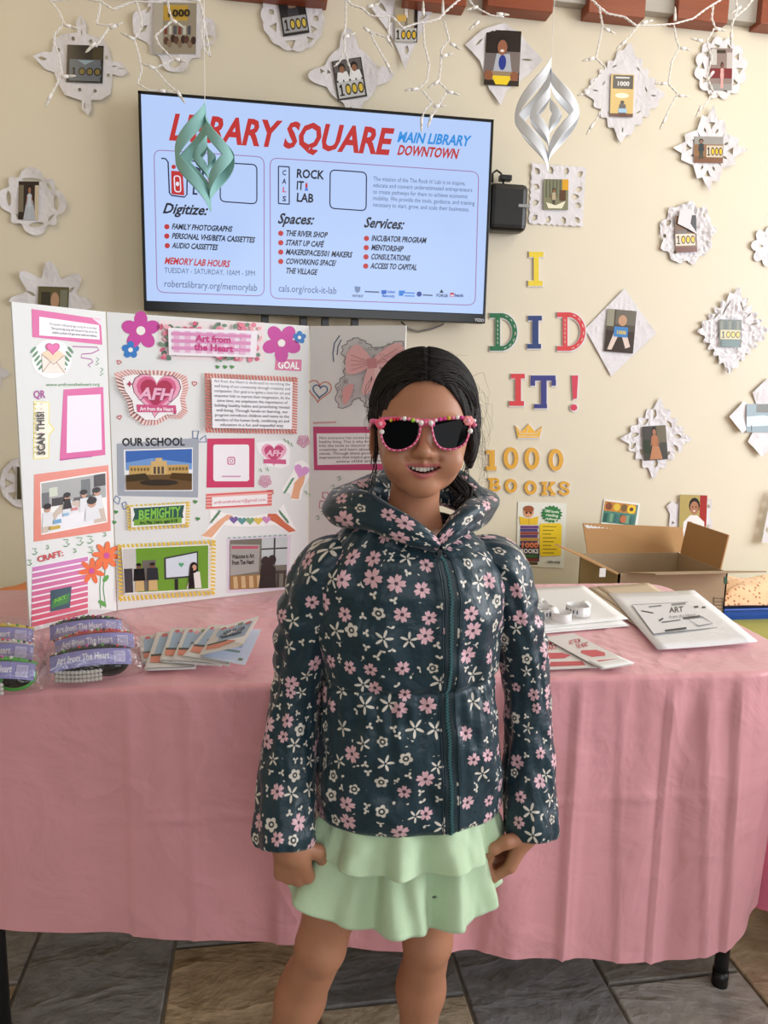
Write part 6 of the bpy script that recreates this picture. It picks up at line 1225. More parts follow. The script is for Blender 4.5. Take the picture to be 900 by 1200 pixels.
def np_mesh(name, V, F, m, parent, cols=None):
    loc = wloc(parent); me = bpy.data.meshes.new(name); V = V-np.array(loc)
    me.vertices.add(len(V)); me.vertices.foreach_set('co', V.astype(np.float32).ravel()); k = F.shape[1]
    me.loops.add(F.size); me.loops.foreach_set('vertex_index', F.astype(np.int32).ravel()); me.polygons.add(len(F))
    me.polygons.foreach_set('loop_start', np.arange(0, F.size, k, dtype=np.int32)); me.polygons.foreach_set('loop_total', np.full(len(F), k, np.int32))
    me.polygons.foreach_set('use_smooth', [True]*len(F)); me.materials.append(m); me.update(calc_edges=True); me.validate()
    if cols is not None:
        a = me.color_attributes.new('Col', 'FLOAT_COLOR', 'POINT'); a.data.foreach_set('color', np.concatenate([cols, np.ones((len(cols), 1))], 1).astype(np.float32).ravel())
    o = bpy.data.objects.new(name, me); COL.objects.link(o); o.parent = parent; return o

GY = 1.04
girl = empty('person', (.20, GY, 0), 'girl in a dark floral jacket, mint skirt and pink sunglasses standing before the table', 'person')
HC = P(494, 500, 1.0)
V3 = lambda v: np.array(tuple(v))
HYAW = -.165; HR = Matrix.Rotation(HYAW, 3, 'Z')
def hw(p): q = HR @ Vector((p[0]-HC.x, p[1]-1.0, 0)); return (HC.x+q.x, 1.0+q.y, p[2])
def hl(p): q = HR.transposed() @ Vector((p[0]-HC.x, p[1]-1.0, 0)); return Vector((HC.x+q.x, 1.0+q.y, p[2]))
def hturn(V): c, s_ = math.cos(HYAW), math.sin(HYAW); X, Y = V[:, 0]-HC.x, V[:, 1]-1.0; return np.stack([HC.x+X*c-Y*s_, 1.0+X*s_+Y*c, V[:, 2]], 1)
def hback(V): c, s_ = math.cos(HYAW), -math.sin(HYAW); X, Y = V[:, 0]-HC.x, V[:, 1]-1.0; return np.stack([HC.x+X*c-Y*s_, 1.0+X*s_+Y*c, V[:, 2]], 1)
def hand(sd, W, d, n, s, curls, thumb, sc=1.0):
    # W wrist, d along the hand, n out of its back, s towards the thumb; curls: bend of each finger's three joints
    W, d, n, s = Vector(W), Vector(d).normalized(), Vector(n).normalized(), Vector(s).normalized(); k = .0032
    kn = []
    for i, off in enumerate((.0215, .0075, -.007, -.0205)):
        kn.append(W+d*(.066-.004*abs(i-1.2))*sc+s*off*sc-n*(.002*abs(i-1.2))*sc)
    base = [W+s*o*sc+d*.012*sc for o in (.013, .005, -.004, -.012)]
    for i in range(4): sd.cone(V3(base[i]), V3(kn[i]), .0135*sc, .0098*sc, .008)
    sd.cone(V3(W-d*.03*sc), V3(W+d*.012*sc), .0205*sc, .020*sc, .012)
    LN = ((.034, .021, .017), (.037, .024, .018), (.034, .022, .017), (.027, .017, .015))
    for i in range(4):
        p = kn[i]; a = 0; r = (.0088, .0078, .0072, .0060)
        sp = s*(.10*(1-i*.66))
        for j in range(3):
            a += curls[i][j]; q = p+(d*math.cos(a)-n*math.sin(a)+sp*(.25 if j == 0 else 0)).normalized()*LN[i][j]*sc
            sd.cone(V3(p), V3(q), r[j]*sc, r[j+1]*sc, k); p = q
    p0 = W+s*.016*sc+d*.012*sc-n*.004*sc; prev = p0; rr = (.0125, .0105, .0092, .0072)
    for j, (a_, b_, c_, L) in enumerate(thumb):
        q = prev+(d*a_+s*b_+n*c_).normalized()*L*sc; sd.cone(V3(prev), V3(q), rr[j]*sc, rr[j+1]*sc, .005); prev = q
LW = P(336, 984, .985); RW = P(620, 969, 1.005)
LK, LCF = P(376, 1112, 1.035), P(345, 1200, 1.045); RK, RCF = P(501, 1105, 1.035), P(494, 1200, 1.04)
LH, RH = P(428, 960, 1.04), P(520, 960, 1.04)
def extra(a, b, z): t = (z-b.z)/(b.z-a.z); return b+(b-a)*t
LA = extra(LK, LCF, .065); RA = extra(RK, RCF, .065); LA.y = 1.07; RA.y = 1.07
def body():
    sd = SDF((-.14, .84, -.012), (.52, 1.19, 1.33), .0022); x0 = HC.x
    # head, turned towards the camera: hw() carries a point of the unturned head to its place
    def he(c, r, k, sub=False, R=None): sd.ell(hw(c), r, k, sub, [list(q) for q in (HR @ R if R else HR)])
    def hc(a, b, ra, rb, k, sub=False): sd.cone(hw(a), hw(b), ra, rb, k, sub)
    he((x0+.003, 1.005, 1.228), (.0655, .080, .073), .01)
    he((x0, .968, 1.188), (.0585, .052, .0675), .018)
    he((x0, .963, 1.152), (.0435, .043, .033), .02)
    he((x0, .932, 1.1295), (.0205, .017, .015), .016)
    for sx in (-1, 1):
        he((x0+sx*.031, .931, 1.164), (.021, .016, .020), .014)
        he((x0+sx*.028, .926, 1.213), (.020, .008, .006), .010)
        he((x0+sx*.027, .916, 1.198), (.014, .006, .008), .006, sub=True)
    hc((x0, .921, 1.206), (x0, .9065, 1.178), .0048, .0074, .009)
    he((x0, .9050, 1.1758), (.0084, .0078, .0074), .007)
    for sx in (-1, 1):
        he((x0+sx*.0094, .9125, 1.1732), (.0054, .0074, .0050), .006)
        he((x0+sx*.0052, .9060, 1.1668), (.0020, .003, .0014), .002, sub=True)
    hc((x0, .914, 1.168), (x0, .9145, 1.161), .0025, .003, .005)
    MZ = 1.1535
    def mp(t, dz, dy=0): return np.array(hw((x0+.0222*t, .9185+.0125*t*t+dy, MZ+.0040*t*t+dz)))
    ts = np.linspace(-1, 1, 13)
    for a, e in zip(ts, ts[1:]):
        f = lambda t: 1-.8*abs(t)**1.8
        sd.cone(mp(a, .0042*f(a)-.0002), mp(e, .0042*f(e)-.0002), .0018+.0016*f(a), .0018+.0016*f(e), .0035)
        sd.cone(mp(a, -.0082*f(a)+.0006, -.0006), mp(e, -.0082*f(e)+.0006, -.0006), .0018+.0028*f(a), .0018+.0028*f(e), .0035)
    for a in np.linspace(-.90, .90, 25):
        f = 1-abs(a)**1.7; sd.ell(mp(a, -.0004-.0016*f), (.0026, .012, .0005+.0036*f), .0012, sub=True)
    for sx in (-1, 1): sd.cone(np.array(hw((x0+sx*.0205, .9155, 1.1655))), mp(sx*1.28, .002, -.004), .0003, .0008, .008, sub=True)
    for sx in (-1, 1):
        R = Matrix.Rotation(sx*.42, 3, 'Z') @ Matrix.Rotation(.12, 3, 'X'); c = (x0+sx*.0645, .998, 1.184)
        he(c, (.0055, .015, .0235), .006, R=R); he((c[0]+sx*.005, c[1]-.004, c[2]+.003), (.004, .008, .014), .003, True, R); he((c[0]-sx*.001, c[1]-.004, c[2]-.022), (.004, .006, .007), .004)
    # neck, trunk, arms
    sd.cone((x0-.002, 1.012, 1.14), (x0-.004, 1.035, 1.04), .034, .037, .02)
    sd.chain([(x0-.004, 1.04, 1.04), (x0, 1.045, .92), (x0+.008, 1.05, .74), (x0+.010, 1.055, .64)], [.045, .068, .062, .070], .03)
    for S_, E_, W_ in ((P(385, 668, 1.04), P(347, 805, 1.055), LW), (P(590, 675, 1.05), P(620, 810, 1.06), RW)):
        sd.chain([(x0, 1.04, S_.z), V3(S_), V3(E_), V3(W_)], [.04, .030, .025, .0195], .02)
    # legs
    for H_, K, Cc, A_ in ((LH, LK, LCF, LA), (RH, RK, RCF, RA)):
        hp = Vector((H_.x, 1.07, .62)); mid = hp.lerp(K, .55); cal = K.lerp(A_, .33)
        sd.chain([V3(hp), V3(mid)], [.060, .050], .02); sd.chain([V3(mid), V3(K+Vector((0, .002, .012)))], [.050, .037], .02); sd.chain([V3(K), V3(cal+Vector((0, .012, 0))), V3(K.lerp(A_, .72)), V3(A_)], [.0365, .0365, .027, .023], .02)
        sd.ell(V3(K+Vector((0, -.012, .004))), (.024, .024, .028), .014); sd.ell(V3(K.lerp(A_, .30)+Vector((0, .018, 0))), (.030, .026, .06), .02)
        f0 = A_+Vector((0, .02, -.035)); sd.cone(V3(f0), V3(f0+Vector((0, -.13, -.004))), .026, .022, .02); sd.cone(V3(A_), V3(f0), .024, .026, .02)
    # hands
    hand(sd, LW+Vector((.004, .0, -.004)), (.10, .10, -1), (-.30, -.95, -.1), (.95, -.30, .08), [(1.35, 1.5, .7)]*1+[(1.4, 1.55, .8)]*3, [(.55, .8, -.35, .026), (.9, .15, -.45, .024), (.75, -.5, -.6, .018)], 1.0)
    hand(sd, RW+Vector((-.004, 0, -.002)), (-.34, .02, -1), (.86, -.42, -.3), (-.42, -.9, .12), [(.55, 1.75, .9), (.75, 1.75, .9), (.95, 1.7, .8), (1.1, 1.6, .8)], [(.35, .65, -.75, .026), (.75, .2, -.65, .023), (.9, -.25, -.3, .018)], .95)
    V, F = sd.mesh()
    base = np.array(lin((178, 124, 94))); lip = np.array(lin((176, 96, 92))); nose_ = np.array(lin((176, 112, 88)))
    cols = np.tile(base, (len(V), 1))
    W_ = hback(V); tx = (W_[:, 0]-x0)/.0222; t = np.clip(tx, -1.1, 1.1); f = np.clip(1-.8*np.abs(t)**1.8, 0, 1); zc = MZ+.0040*t*t
    up_ = (W_[:, 2] > zc-.002) & (W_[:, 2] < zc+.0042*f+.0034*f+.0004); lo_ = (W_[:, 2] <= zc-.002) & (W_[:, 2] > zc-.0082*f-.0048*f+.0004)
    m = (np.abs(tx) < 1.0) & (W_[:, 1] < .945) & (up_ | lo_); cols[m] = lip
    inn = m & (np.abs(tx) < .86) & (W_[:, 1] > .9185+.0125*t*t+.0035) & (np.abs(W_[:, 2]-zc+.002) < .006); cols[inn] = lin((70, 26, 26))
    kn_ = np.zeros(len(V), bool)
    o = np_mesh('body', V, F, M['skin'], girl, cols)
    # teeth
    b = MB()
    for k in range(8):
        a = (k-3.5)/4.7; f = 1-abs(a)**1.7; p = mp(a, .0004-.0012*f, .0040); hh = .0036+.0034*f
        q = math.atan(.025*a*.6); b.box(p, ((.0052, .0046, .0045, .0042)[int(abs(k-3.5))], .004, hh*(1, .93, .96, .9)[int(abs(k-3.5))]), HR @ Matrix.Rotation(q, 3, 'Z'), bev=.0015)
    b.build('teeth', M['teeth'], girl, True)
    for sx in (-1, 1): b = MB(); b.ball(hw((x0+sx*.027, .931, 1.198)), .0115, 16, 12); b.build('eye', M['eye'], girl, True)
    b = MB(); e = hw((x0-.0665, .990, 1.160)); b.tube([(e[0]-.001+.001*math.cos(a), e[1]+.005*math.cos(a), e[2]-.005+.006*math.sin(a)) for a in [2*PI*k/14 for k in range(15)]], .0007, 6); b.build('earring', M['steel'], girl, True)
body()
def hair():
    sd = SDF((HC.x-.10, .895, 1.04), (HC.x+.11, 1.16, 1.325), .0017); x0 = HC.x
    def groove(X, Y, Z):
        dx = X-x0-.003; ph = Y+.30*np.abs(dx)+.15*(Z-1.2)
        return (.0014*np.sin(ph*460+4*np.sin(dx*60))+.0010*np.sin(ph*930+5*np.sin(Z*45+dx*30))).astype(np.float32)
    sd.ell((x0+.003, 1.008, 1.229), (.0725, .0865, .0795), .006, fn=groove)
    sd.ell((x0+.001, 1.055, 1.185), (.056, .044, .056), .02, fn=groove)
    for sx in (-1, 1): sd.ell((x0+.003+sx*.062, 1.018, 1.205), (.012, .034, .040), .012, fn=groove)
    sd.cone((x0+.005, .912, 1.290), (x0+.007, 1.02, 1.3175), .0024, .0020, .0065, sub=True)
    sl, X, Y, Z = sd.win((x0-.10, .85, 1.03), (x0+.11, 1.17, 1.33))
    dx = X-x0-.001; q = np.sqrt((dx/.0555)**2+((Z-1.19)/.074)**2); face = (q-1)*.05
    wob = (.0016*np.sin(dx*420)+.001*np.sin(dx*910+1)).astype(np.float32)
    face = np.where(Z < 1.19, np.abs(dx)-.0560-.003*(dx > 0), face)+0*wob
    cut = np.maximum(face, (Y-(.972+.02*(Z < 1.19)))*.8); sd.comb(sl, cut.astype(np.float32), .004, True)
    low = np.maximum(Z-np.where(dx < 0, 1.200, 1.168)-.25*(Y-1.0), Y-1.040)+0*X; sd.comb(sl, low.astype(np.float32), .006, True)
    ear = np.sqrt(((X-(x0-.070))/.02)**2+((Y-.996)/.020)**2+((Z-1.180)/.026)**2); sd.comb(sl, ((ear-1)*.02).astype(np.float32), .003, True)
    sd.cone((x0+.064, .990, 1.225), (x0+.068, 1.0, 1.150), .010, .0035, .012); sd.ell((x0+.067, .998, 1.19), (.0105, .027, .036), .008, fn=groove)
    V, F = sd.mesh(); o = np_mesh('hair', hturn(V), F, M['hair'], girl)
    b = MB(); rnd = random.Random(8); c_ = Vector((x0+.003, 1.008, 1.229))
    for k in range(620):  # strands combed from the parting down and back over the sides
        y0 = rnd.uniform(.924, 1.075); sg = 1 if k % 2 else -1; a1 = rnd.uniform(1.15, 1.75); off = rnd.uniform(.0002, .0022); sl_ = rnd.uniform(.030, .060); run = []; ph = rnd.uniform(0, 6)
        for j in range(27):
            al = .03+(a1-.03)*j/26; y = y0+sl_*(al/1.6)**1.4+.0012*math.sin(al*5+ph); f = 1-((y-c_.y)/(.0865+off))**2
            if f <= .02: continue
            f = math.sqrt(f); p = Vector((c_.x+sg*(.0725+off)*f*math.sin(al), y, c_.z+(.0795+off)*f*math.cos(al)))
            dx_ = p.x-x0-.001; inface = (dx_/.0545)**2+((p.z-1.19)/.0730)**2 < 1 and p.y < .972
            if inface or (p.z < 1.198 and p.y < 1.02):
                if len(run) > 3: break
                run = []; continue
            run.append(Vector(hw(p)))
        if len(run) > 3: n_ = len(run); b.tube(run, [.0010*(1-.55*abs(2*i/(n_-1)-1)**3) for i in range(n_)], 4)
    q_ = b.build('combed_strands', M['hair'], o, True); q_['kind'] = 'stuff'
    b = MB(); rnd = random.Random(4)
    for k in range(46):  # pony tail behind the neck, falling over the right side of the hood
        j = Vector((rnd.gauss(0, .008), rnd.gauss(0, .008), rnd.gauss(0, .003))); pts = [Vector((x0+.012, 1.095, 1.185))+j*.5, Vector((x0+.040, 1.10, 1.15))+j, P(545+rnd.gauss(0, 5), 572, 1.07)+j*.4, P(549+rnd.gauss(0, 7), 590+rnd.uniform(0, 8), 1.045)+j*.3, P(552+rnd.gauss(0, 8), 604, 1.06)]
        sm = []
        for i in range(len(pts)-1):
            for t in (0, .33, .66): sm.append(pts[i].lerp(pts[i+1], t))
        b.tube(sm+[pts[-1]], .0022, 5)
    tag(b.build('ponytail', M['hair'], o, True), 'low ponytail of loose strands')
    b = MB()
    def strand(pts, r=.00035, wob=.002):
        pts = [Vector(p) for p in pts]; out = []
        n = 26
        for i in range(n+1):
            t = i/n*(len(pts)-1); k = min(int(t), len(pts)-2); u = t-k
            p0, p1, p2, p3 = pts[max(k-1, 0)], pts[k], pts[k+1], pts[min(k+2, len(pts)-1)]
            c = .5*((2*p1)+(p2-p0)*u+(2*p0-5*p1+4*p2-p3)*u*u+(3*p1-p0-3*p2+p3)*u**3)
            out.append(c+Vector((wob*math.sin(t*5+p0.x*900), 0, wob*math.cos(t*4+p0.z*700))))
        b.tube(out, [r*(1-.6*i/n) for i in range(n+1)], 4)
    for k in range(7): strand([P(442+rnd.uniform(-2, 3), 500, .985), P(438+k*.8, 530, .98), P(437+rnd.uniform(-2, 4), 550, .975), P(431+rnd.uniform(-3, 5), 572+rnd.uniform(-8, 10), .975)], .0009, .0008)
    for k in range(9): strand([P(549+rnd.uniform(-3, 2), 470, .99), P(553+rnd.uniform(-2, 2), 500, .985), P(548+rnd.uniform(-3, 4), 535, .98), P(543+rnd.uniform(-4, 6), 560, .985), P(538+rnd.uniform(-6, 8), 576+rnd.uniform(-6, 6), .99)], .0008, .001)
    for k in range(26):
        y = rnd.uniform(440, 560); strand([P(552+rnd.uniform(-3, 2), y, 1.0), P(560+rnd.uniform(0, 8), y+rnd.uniform(-10, 14), 1.0), P(563+rnd.uniform(-4, 14), y+rnd.uniform(10, 40), 1.0), P(556+rnd.uniform(-6, 16), y+rnd.uniform(30, 66), 1.0)], .00022, .0015)
    for k in range(26):
        x = rnd.uniform(455, 535); yy = 412+(x-492)**2/170; strand([P(x, yy+6, 1.0), P(x+rnd.uniform(-10, 10), yy-1+rnd.uniform(-4, 1), 1.0), P(x+rnd.uniform(-20, 20), yy+rnd.uniform(-7, 4), 1.0)], .00024, .001)
    for k in range(12):
        y = rnd.uniform(440, 490); strand([P(436, y, 1.0), P(430+rnd.uniform(-3, 3), y+15, 1.0), P(433+rnd.uniform(-5, 4), y+40, 1.0)], .0003, .001)
    t = b.build('stray_hairs', M['hair'], o, True); t['kind'] = 'stuff'
hair()

def sunglasses():
    y0 = .905; x0 = HC.x
    def G(px, py, dy=0):
        y = .905
        for _ in range(6): p = P(px, py, y); q = hl(p); y += .9*(.9055+2.6*(q.x-x0)**2+dy-q.y)
        return P(px, py, y)
    lensL = [(447, 494), (458, 492), (475, 492.5), (490, 494.5), (491, 503), (488, 514), (481, 522), (469, 526.5), (457, 525), (450, 517), (447.5, 506)]
    lensR = [(508, 495), (522, 492.5), (537, 491.5), (548, 492.5), (549, 503), (546, 515), (540, 522), (528, 525.5), (517, 523.5), (511, 516), (508, 505)]
    def smooth(pts, n=4):
        out = []; N = len(pts); pts = [Vector(p) for p in pts]
        for i in range(N):
            p0, p1, p2, p3 = pts[i-1], pts[i], pts[(i+1) % N], pts[(i+2) % N]
            for j in range(n): u = j/n; out.append(.5*((2*p1)+(p2-p0)*u+(2*p0-5*p1+4*p2-p3)*u*u+(3*p1-p0-3*p2+p3)*u**3))
        return out
    b = MB()
    for L in (lensL, lensR):
        s = smooth(L); c = sum(s, Vector((0, 0)))/len(s); outer = [c+(p-c)*1.13+Vector((0, -1.5 if p.y < c.y else .0)) for p in s]; n = len(s)
        rows = [[G(p.x, p.y, -.0005) for p in s], [G(p.x, p.y, -.0035) for p in s], [G(p.x, p.y, -.0035) for p in outer], [G(p.x, p.y, .0015) for p in outer], [G(p.x, p.y, .0015) for p in s]]
        b.grid(rows, True)
    b.prism([G(489, 491, .001), G(509, 491, .001), G(509, 499, .001), G(503, 500, .001), G(499, 498, .001), G(495, 500, .001), G(490, 499, .001)], (0, -1, 0), .004)
    fr = b.build('sunglasses', M['frame'], girl, True); tag(fr, 'pink sunglasses with dark lenses and bead trim')
    for L in (lensL, lensR):
        b = MB(); s = smooth(L); c = sum(s, Vector((0, 0)))/len(s); b.poly([G((c+(p-c)*1.04).x, (c+(p-c)*1.04).y, -.0008) for p in s][::-1]); b.build('lens', M['lens'], fr)
    for sx, a in ((-1, (440, 494)), (1, (553, 493))):
        b = MB(); p = G(*a, .002); q = Vector(hw((x0+sx*.066, .995, 1.204))); b.tube([p+Vector((sx*-.001, .0, 0)), p+Vector((sx*.003, .012, 0)), p.lerp(q, .6)+Vector((sx*.003, 0, 0)), q+Vector((sx*.004, .01, -.004))], .0032, 8); b.build('temple_arm', M['frame'], fr, True)
    bc = {'w': (240, 232, 226), 'r': (206, 40, 60), 'p': (222, 60, 150), 'g': (160, 206, 60), 'y': (214, 180, 60), 'k': (244, 140, 170), 'l': (250, 220, 226)}
    for px, py, r, c in ((458, 492.5, 2.0, 'y'), (462, 491.5, 2.1, 'r'), (466, 491, 2.0, 'r'), (470, 490.8, 1.7, 'k'), (474, 490.5, 2.6, 'w'), (479, 491, 2.0, 'k'), (484, 492.5, 2.6, 'g'), (489, 493.5, 2.0, 'l'), (493.5, 495.5, 3.2, 'w'), (499, 495, 1.8, 'k'), (505, 495.5, 3.2, 'w'), (511, 492.5, 2.0, 'l'), (516, 491.5, 2.3, 'p'), (521, 490.5, 2.0, 'p'), (526, 490, 2.4, 'y'), (531, 489.5, 2.0, 'k'), (536, 489, 2.5, 'w'), (541, 489.3, 2.2, 'p'), (447.5, 506, 3.0, 'w'), (551, 505, 3.2, 'w'), (556, 493, 2.2, 'l'), (557, 498, 2.0, 'k')):
        b = MB(); b.col(bc[c]); p = G(px, py, -.0045); b.ball(p, r/905, 10, 7); b.build('bead', M['bead'], fr, True)
    for cx, cy, sx in ((446, 496.5, 1), (549, 493, -1)):
        b = MB(); b.col((246, 90, 120) if sx > 0 else (246, 150, 150))
        for k in range(6): a = 2*PI*k/6; b.ball(G(cx+3.3*math.cos(a), cy+3.0*math.sin(a), -.005), (.0036, .0020, .0034), 10, 6)
        b.col((250, 170, 190)); b.ball(G(cx, cy, -.007), (.003, .002, .003), 10, 6); tag(b.build('flower_charm', M['bead'], fr, True), 'coral pink flower charm at the hinge')
    b = MB()
    for L in (lensL, lensR):
        s = smooth(L, 6); c = sum(s, Vector((0, 0)))/len(s)
        for i, p in enumerate(s):
            if p.y < c.y-8: continue
            b.col([(250, 190, 210), (236, 110, 150), (206, 60, 110)][i % 3]); b.ball(G((c+(p-c)*1.065).x, (c+(p-c)*1.065).y, -.004), .0011, 6, 4)
    tag(b.build('rhinestone_trim', M['bead'], fr, True), 'tiny pink stones along the rims')['kind'] = 'stuff'
sunglasses()

# ------------------------------------------------------------------ jacket
def ringpt(cx, cy, rx, ry, th, e=2.3):
    c, s = math.cos(th), math.sin(th); f = (abs(c)**e+abs(s)**e)**(-1/e); return Vector((cx+rx*f*c, cy+ry*f*s, 0))
RINGS = [(.618, .216, 1.046, .138, .086), (.620, .216, 1.045, .143, .090), (.628, .216, 1.044, .146, .092), (.66, .215, 1.044, .146, .092), (.70, .214, 1.044, .144, .092), (.75, .212, 1.044, .138, .091), (.80, .210, 1.044, .133, .089), (.828, .209, 1.044, .130, .085), (.840, .209, 1.044, .131, .086), (.88, .207, 1.044, .137, .092), (.93, .205, 1.044, .143, .096), (.97, .204, 1.046, .145, .093), (.995, .203, 1.048, .141, .087), (1.015, .202, 1.05, .130, .080), (1.034, .201, 1.05, .114, .073), (1.050, .200, 1.048, .097, .067), (1.062, .199, 1.046, .080, .062), (1.072, .199, 1.045, .066, .058)]
ZIPT = -PI/2+.30
def ring_at(z):
    for a, b in zip(RINGS, RINGS[1:]):
        if a[0] <= z <= b[0]: t = (z-a[0])/(b[0]-a[0]); t = t*t*(3-2*t)*.5+t*.5; return [a[i]+(b[i]-a[i])*t for i in range(1, 5)]
    return list(RINGS[-1][1:]) if z > RINGS[-1][0] else list(RINGS[0][1:])
def torso(z, th, off=0.0):
    cx, cy, rx, ry = ring_at(z); p = ringpt(cx, cy, rx, ry, th); n = Vector((math.cos(th)/rx, math.sin(th)/ry, 0)).normalized()
    d = 0; zs = .834
    g = math.exp(-((z-zs)/.0045)**2); d -= .0045*g
    below = max(0, zs-z); pl_ = math.exp(-below/.06)*(below > .004); d += .0034*pl_*math.sin(th*34+1.5*math.sin(th*7))*(1-math.exp(-below/.012))
    above = max(0, z-zs); d += .0022*math.exp(-above/.03)*(above > .004)*math.sin(th*23+1)
    nz = noise.noise(Vector((math.cos(th)*2.2, math.sin(th)*2.2, z*13))); n2 = noise.noise(Vector((math.cos(th)*5+z*9, math.sin(th)*5, z*22)))
    d += .0075*nz+.0055*n2+.003*math.sin(z*60+th*3)*math.exp(-((z-.665)/.05)**2)
    dz = abs(math.sin((th-ZIPT)/2)*2); d -= .003*math.exp(-(dz/.05)**2); d += .003*math.exp(-((dz-.10)/.05)**2)
    d *= .35+.65*min(1, (z-.618)/.06)
    a_ = (th-ZIPT+PI) % (2*PI)-PI
    p += n*(d+off); p.z = z-(max(0, z-1.022)*.55*math.exp(-(a_/.75)**4)); return p
def uvmesh(b, G, U, closed, name, mat_, parent, **k):
    if closed: G = [r+[r[0]] for r in G]
    b.grid(G); b.UV = [u for r in U for u in r]; return b.build(name, mat_, parent, True, **k)
def jacket():
    b = MB(); nth, nz_ = 220, 150; G, U = [], []; zs = [RINGS[0][0]+(RINGS[-1][0]-RINGS[0][0])*j/nz_ for j in range(nz_+1)]
    for z in zs:
        row = [torso(z, ZIPT+2*PI*i/nth) for i in range(nth)]; G.append(row); U.append([(.135*(2*PI*i/nth), z) for i in range(nth+1)])
    # turned-in hem
    cx, cy, rx, ry = ring_at(.618); G.insert(0, [ringpt(cx, cy, rx*.93, ry*.9, ZIPT+2*PI*i/nth)+Vector((0, 0, .632)) for i in range(nth)]); U.insert(0, [(u[0], .60) for u in U[0]])
    jk = uvmesh(b, G, U, True, 'jacket', M['floral'], girl); tag(jk, 'dark teal jacket with pink and white flowers')
    def sleeve(path, radii, seed, cuff_tilt):
        b = MB(); pts = [Vector(p) for p in path]; n, m = 110, 72; fine = []
        for i in range(n+1):
            t = i/n*(len(pts)-1); k = min(int(t), len(pts)-2); u = t-k; p0, p1, p2, p3 = pts[max(k-1, 0)], pts[k], pts[k+1], pts[min(k+2, len(pts)-1)]
            c = .5*((2*p1)+(p2-p0)*u+(2*p0-5*p1+4*p2-p3)*u*u+(3*p1-p0-3*p2+p3)*u**3); r = radii[k][0]+(radii[k+1][0]-radii[k][0])*u; r2 = radii[k][1]+(radii[k+1][1]-radii[k][1])*u; fine.append((c, r, r2))
        G, U, L = [], [], 0; ax = Vector((1, 0, 0))
        for i, (c, r, r2) in enumerate(fine):
            if i: L += (c-fine[i-1][0]).length
            t = (fine[min(i+1, n)][0]-fine[max(i-1, 0)][0]).normalized(); e1 = (ax-t*ax.dot(t)).normalized(); e2 = t.cross(e1); row = []; tt = i/n
            for k in range(m):
                a = 2*PI*k/m; nz = noise.noise(Vector((math.cos(a)*1.6+seed, math.sin(a)*1.6, L*11))); n2 = noise.noise(Vector((math.cos(a)*3+seed, math.sin(a)*3, L*26)))
                el = math.exp(-((L-.17)/.07)**2); w_ = .0055*nz+.0045*n2+.0035*el*math.sin(L*150+2.2*math.cos(a+seed)+seed)*max(0, math.cos(a-PI*(.0 if seed > 5 else 1)))
                w_ *= min(1, L/.04)
                q = c+e1*(r+w_)*math.cos(a)+e2*(r2+w_)*math.sin(a)
                if i > n-3: q = c+(q-c)*(1-.03*(i-n+3))
                row.append(q)
            G.append(row); U.append([(.047*2*PI*k/m+seed, L) for k in range(m+1)])
        c = fine[-1][0]; G.append([c+(q-c)*.72-(fine[-1][0]-fine[-4][0])*.3 for q in G[-1]]); U.append([(u[0], u[1]+.02) for u in U[-1]])
        return uvmesh(b, G, U, True, 'sleeve', M['floral'], jk)
    sleeve([P(446, 652, 1.048), P(390, 661, 1.048), P(363, 725, 1.05), P(349, 800, 1.055), P(338, 890, 1.035), P(333, 992, .99)], [(.02, .03), (.046, .050), (.047, .050), (.036, .044), (.041, .044), (.0470, .045)], 2.3, 0)
    sleeve([P(535, 652, 1.05), P(583, 660, 1.05), P(603, 725, 1.055), P(616, 800, 1.06), P(619, 880, 1.045), P(622, 979, 1.01)], [(.02, .03), (.038, .046), (.038, .048), (.034, .044), (.040, .043), (.0455, .043)], 7.1, 0)
    # hood lying round the neck
    def hood():
        path = [(513, 640, .966), (490, 627, .966), (462, 613, .978), (432, 601, 1.003), (407, 596, 1.04), (415, 585, 1.085), (450, 575, 1.12), (495, 570, 1.13), (535, 575, 1.12), (556, 585, 1.09), (563, 596, 1.05), (556, 602, 1.010), (542, 611, .983), (527, 624, .969), (514, 640, .964)]
        rad = [.009, .016, .022, .026, .028, .03, .032, .033, .031, .028, .023, .020, .017, .014, .009]
        pts = [P(*p) for p in path]; n, m = 150, 36; b = MB(); G, U = [], []; L = 0; prev = None
        for i in range(n+1):
            t = i/n*(len(pts)-1); k = min(int(t), len(pts)-2); u = t-k; p0, p1, p2, p3 = pts[max(k-1, 0)], pts[k], pts[k+1], pts[min(k+2, len(pts)-1)]
            c = .5*((2*p1)+(p2-p0)*u+(2*p0-5*p1+4*p2-p3)*u*u+(3*p1-p0-3*p2+p3)*u**3); r = rad[k]+(rad[k+1]-rad[k])*u
            if prev: L += (c-prev).length
            d = (.5*((p2-p0)+2*(2*p0-5*p1+4*p2-p3)*u+3*(3*p1-p0-3*p2+p3)*u*u)).normalized(); prev = c
            e2 = Vector((0, 0, 1)); e1 = d.cross(e2).normalized(); e2 = e1.cross(d); row = []
            for q in range(m):
                a = 2*PI*q/m; nz = noise.noise(Vector((math.cos(a)*1.5, math.sin(a)*1.5, L*16))); f = 1+.20*nz+.12*math.sin(3*a+L*26)
                row.append(c+e1*r*1.05*f*math.cos(a)+e2*r*.95*f*math.sin(a))
            G.append(row); U.append([(.028*2*PI*q/m+4, L+1.3) for q in range(m+1)])
        uvmesh(b, G, U, True, 'hood', M['floral'], jk)
    hood()
    z0, z1 = .622, 1.070
    def zp(z, off): return torso(z, ZIPT+.0, off)
    b = MB(); n = 120; G = []
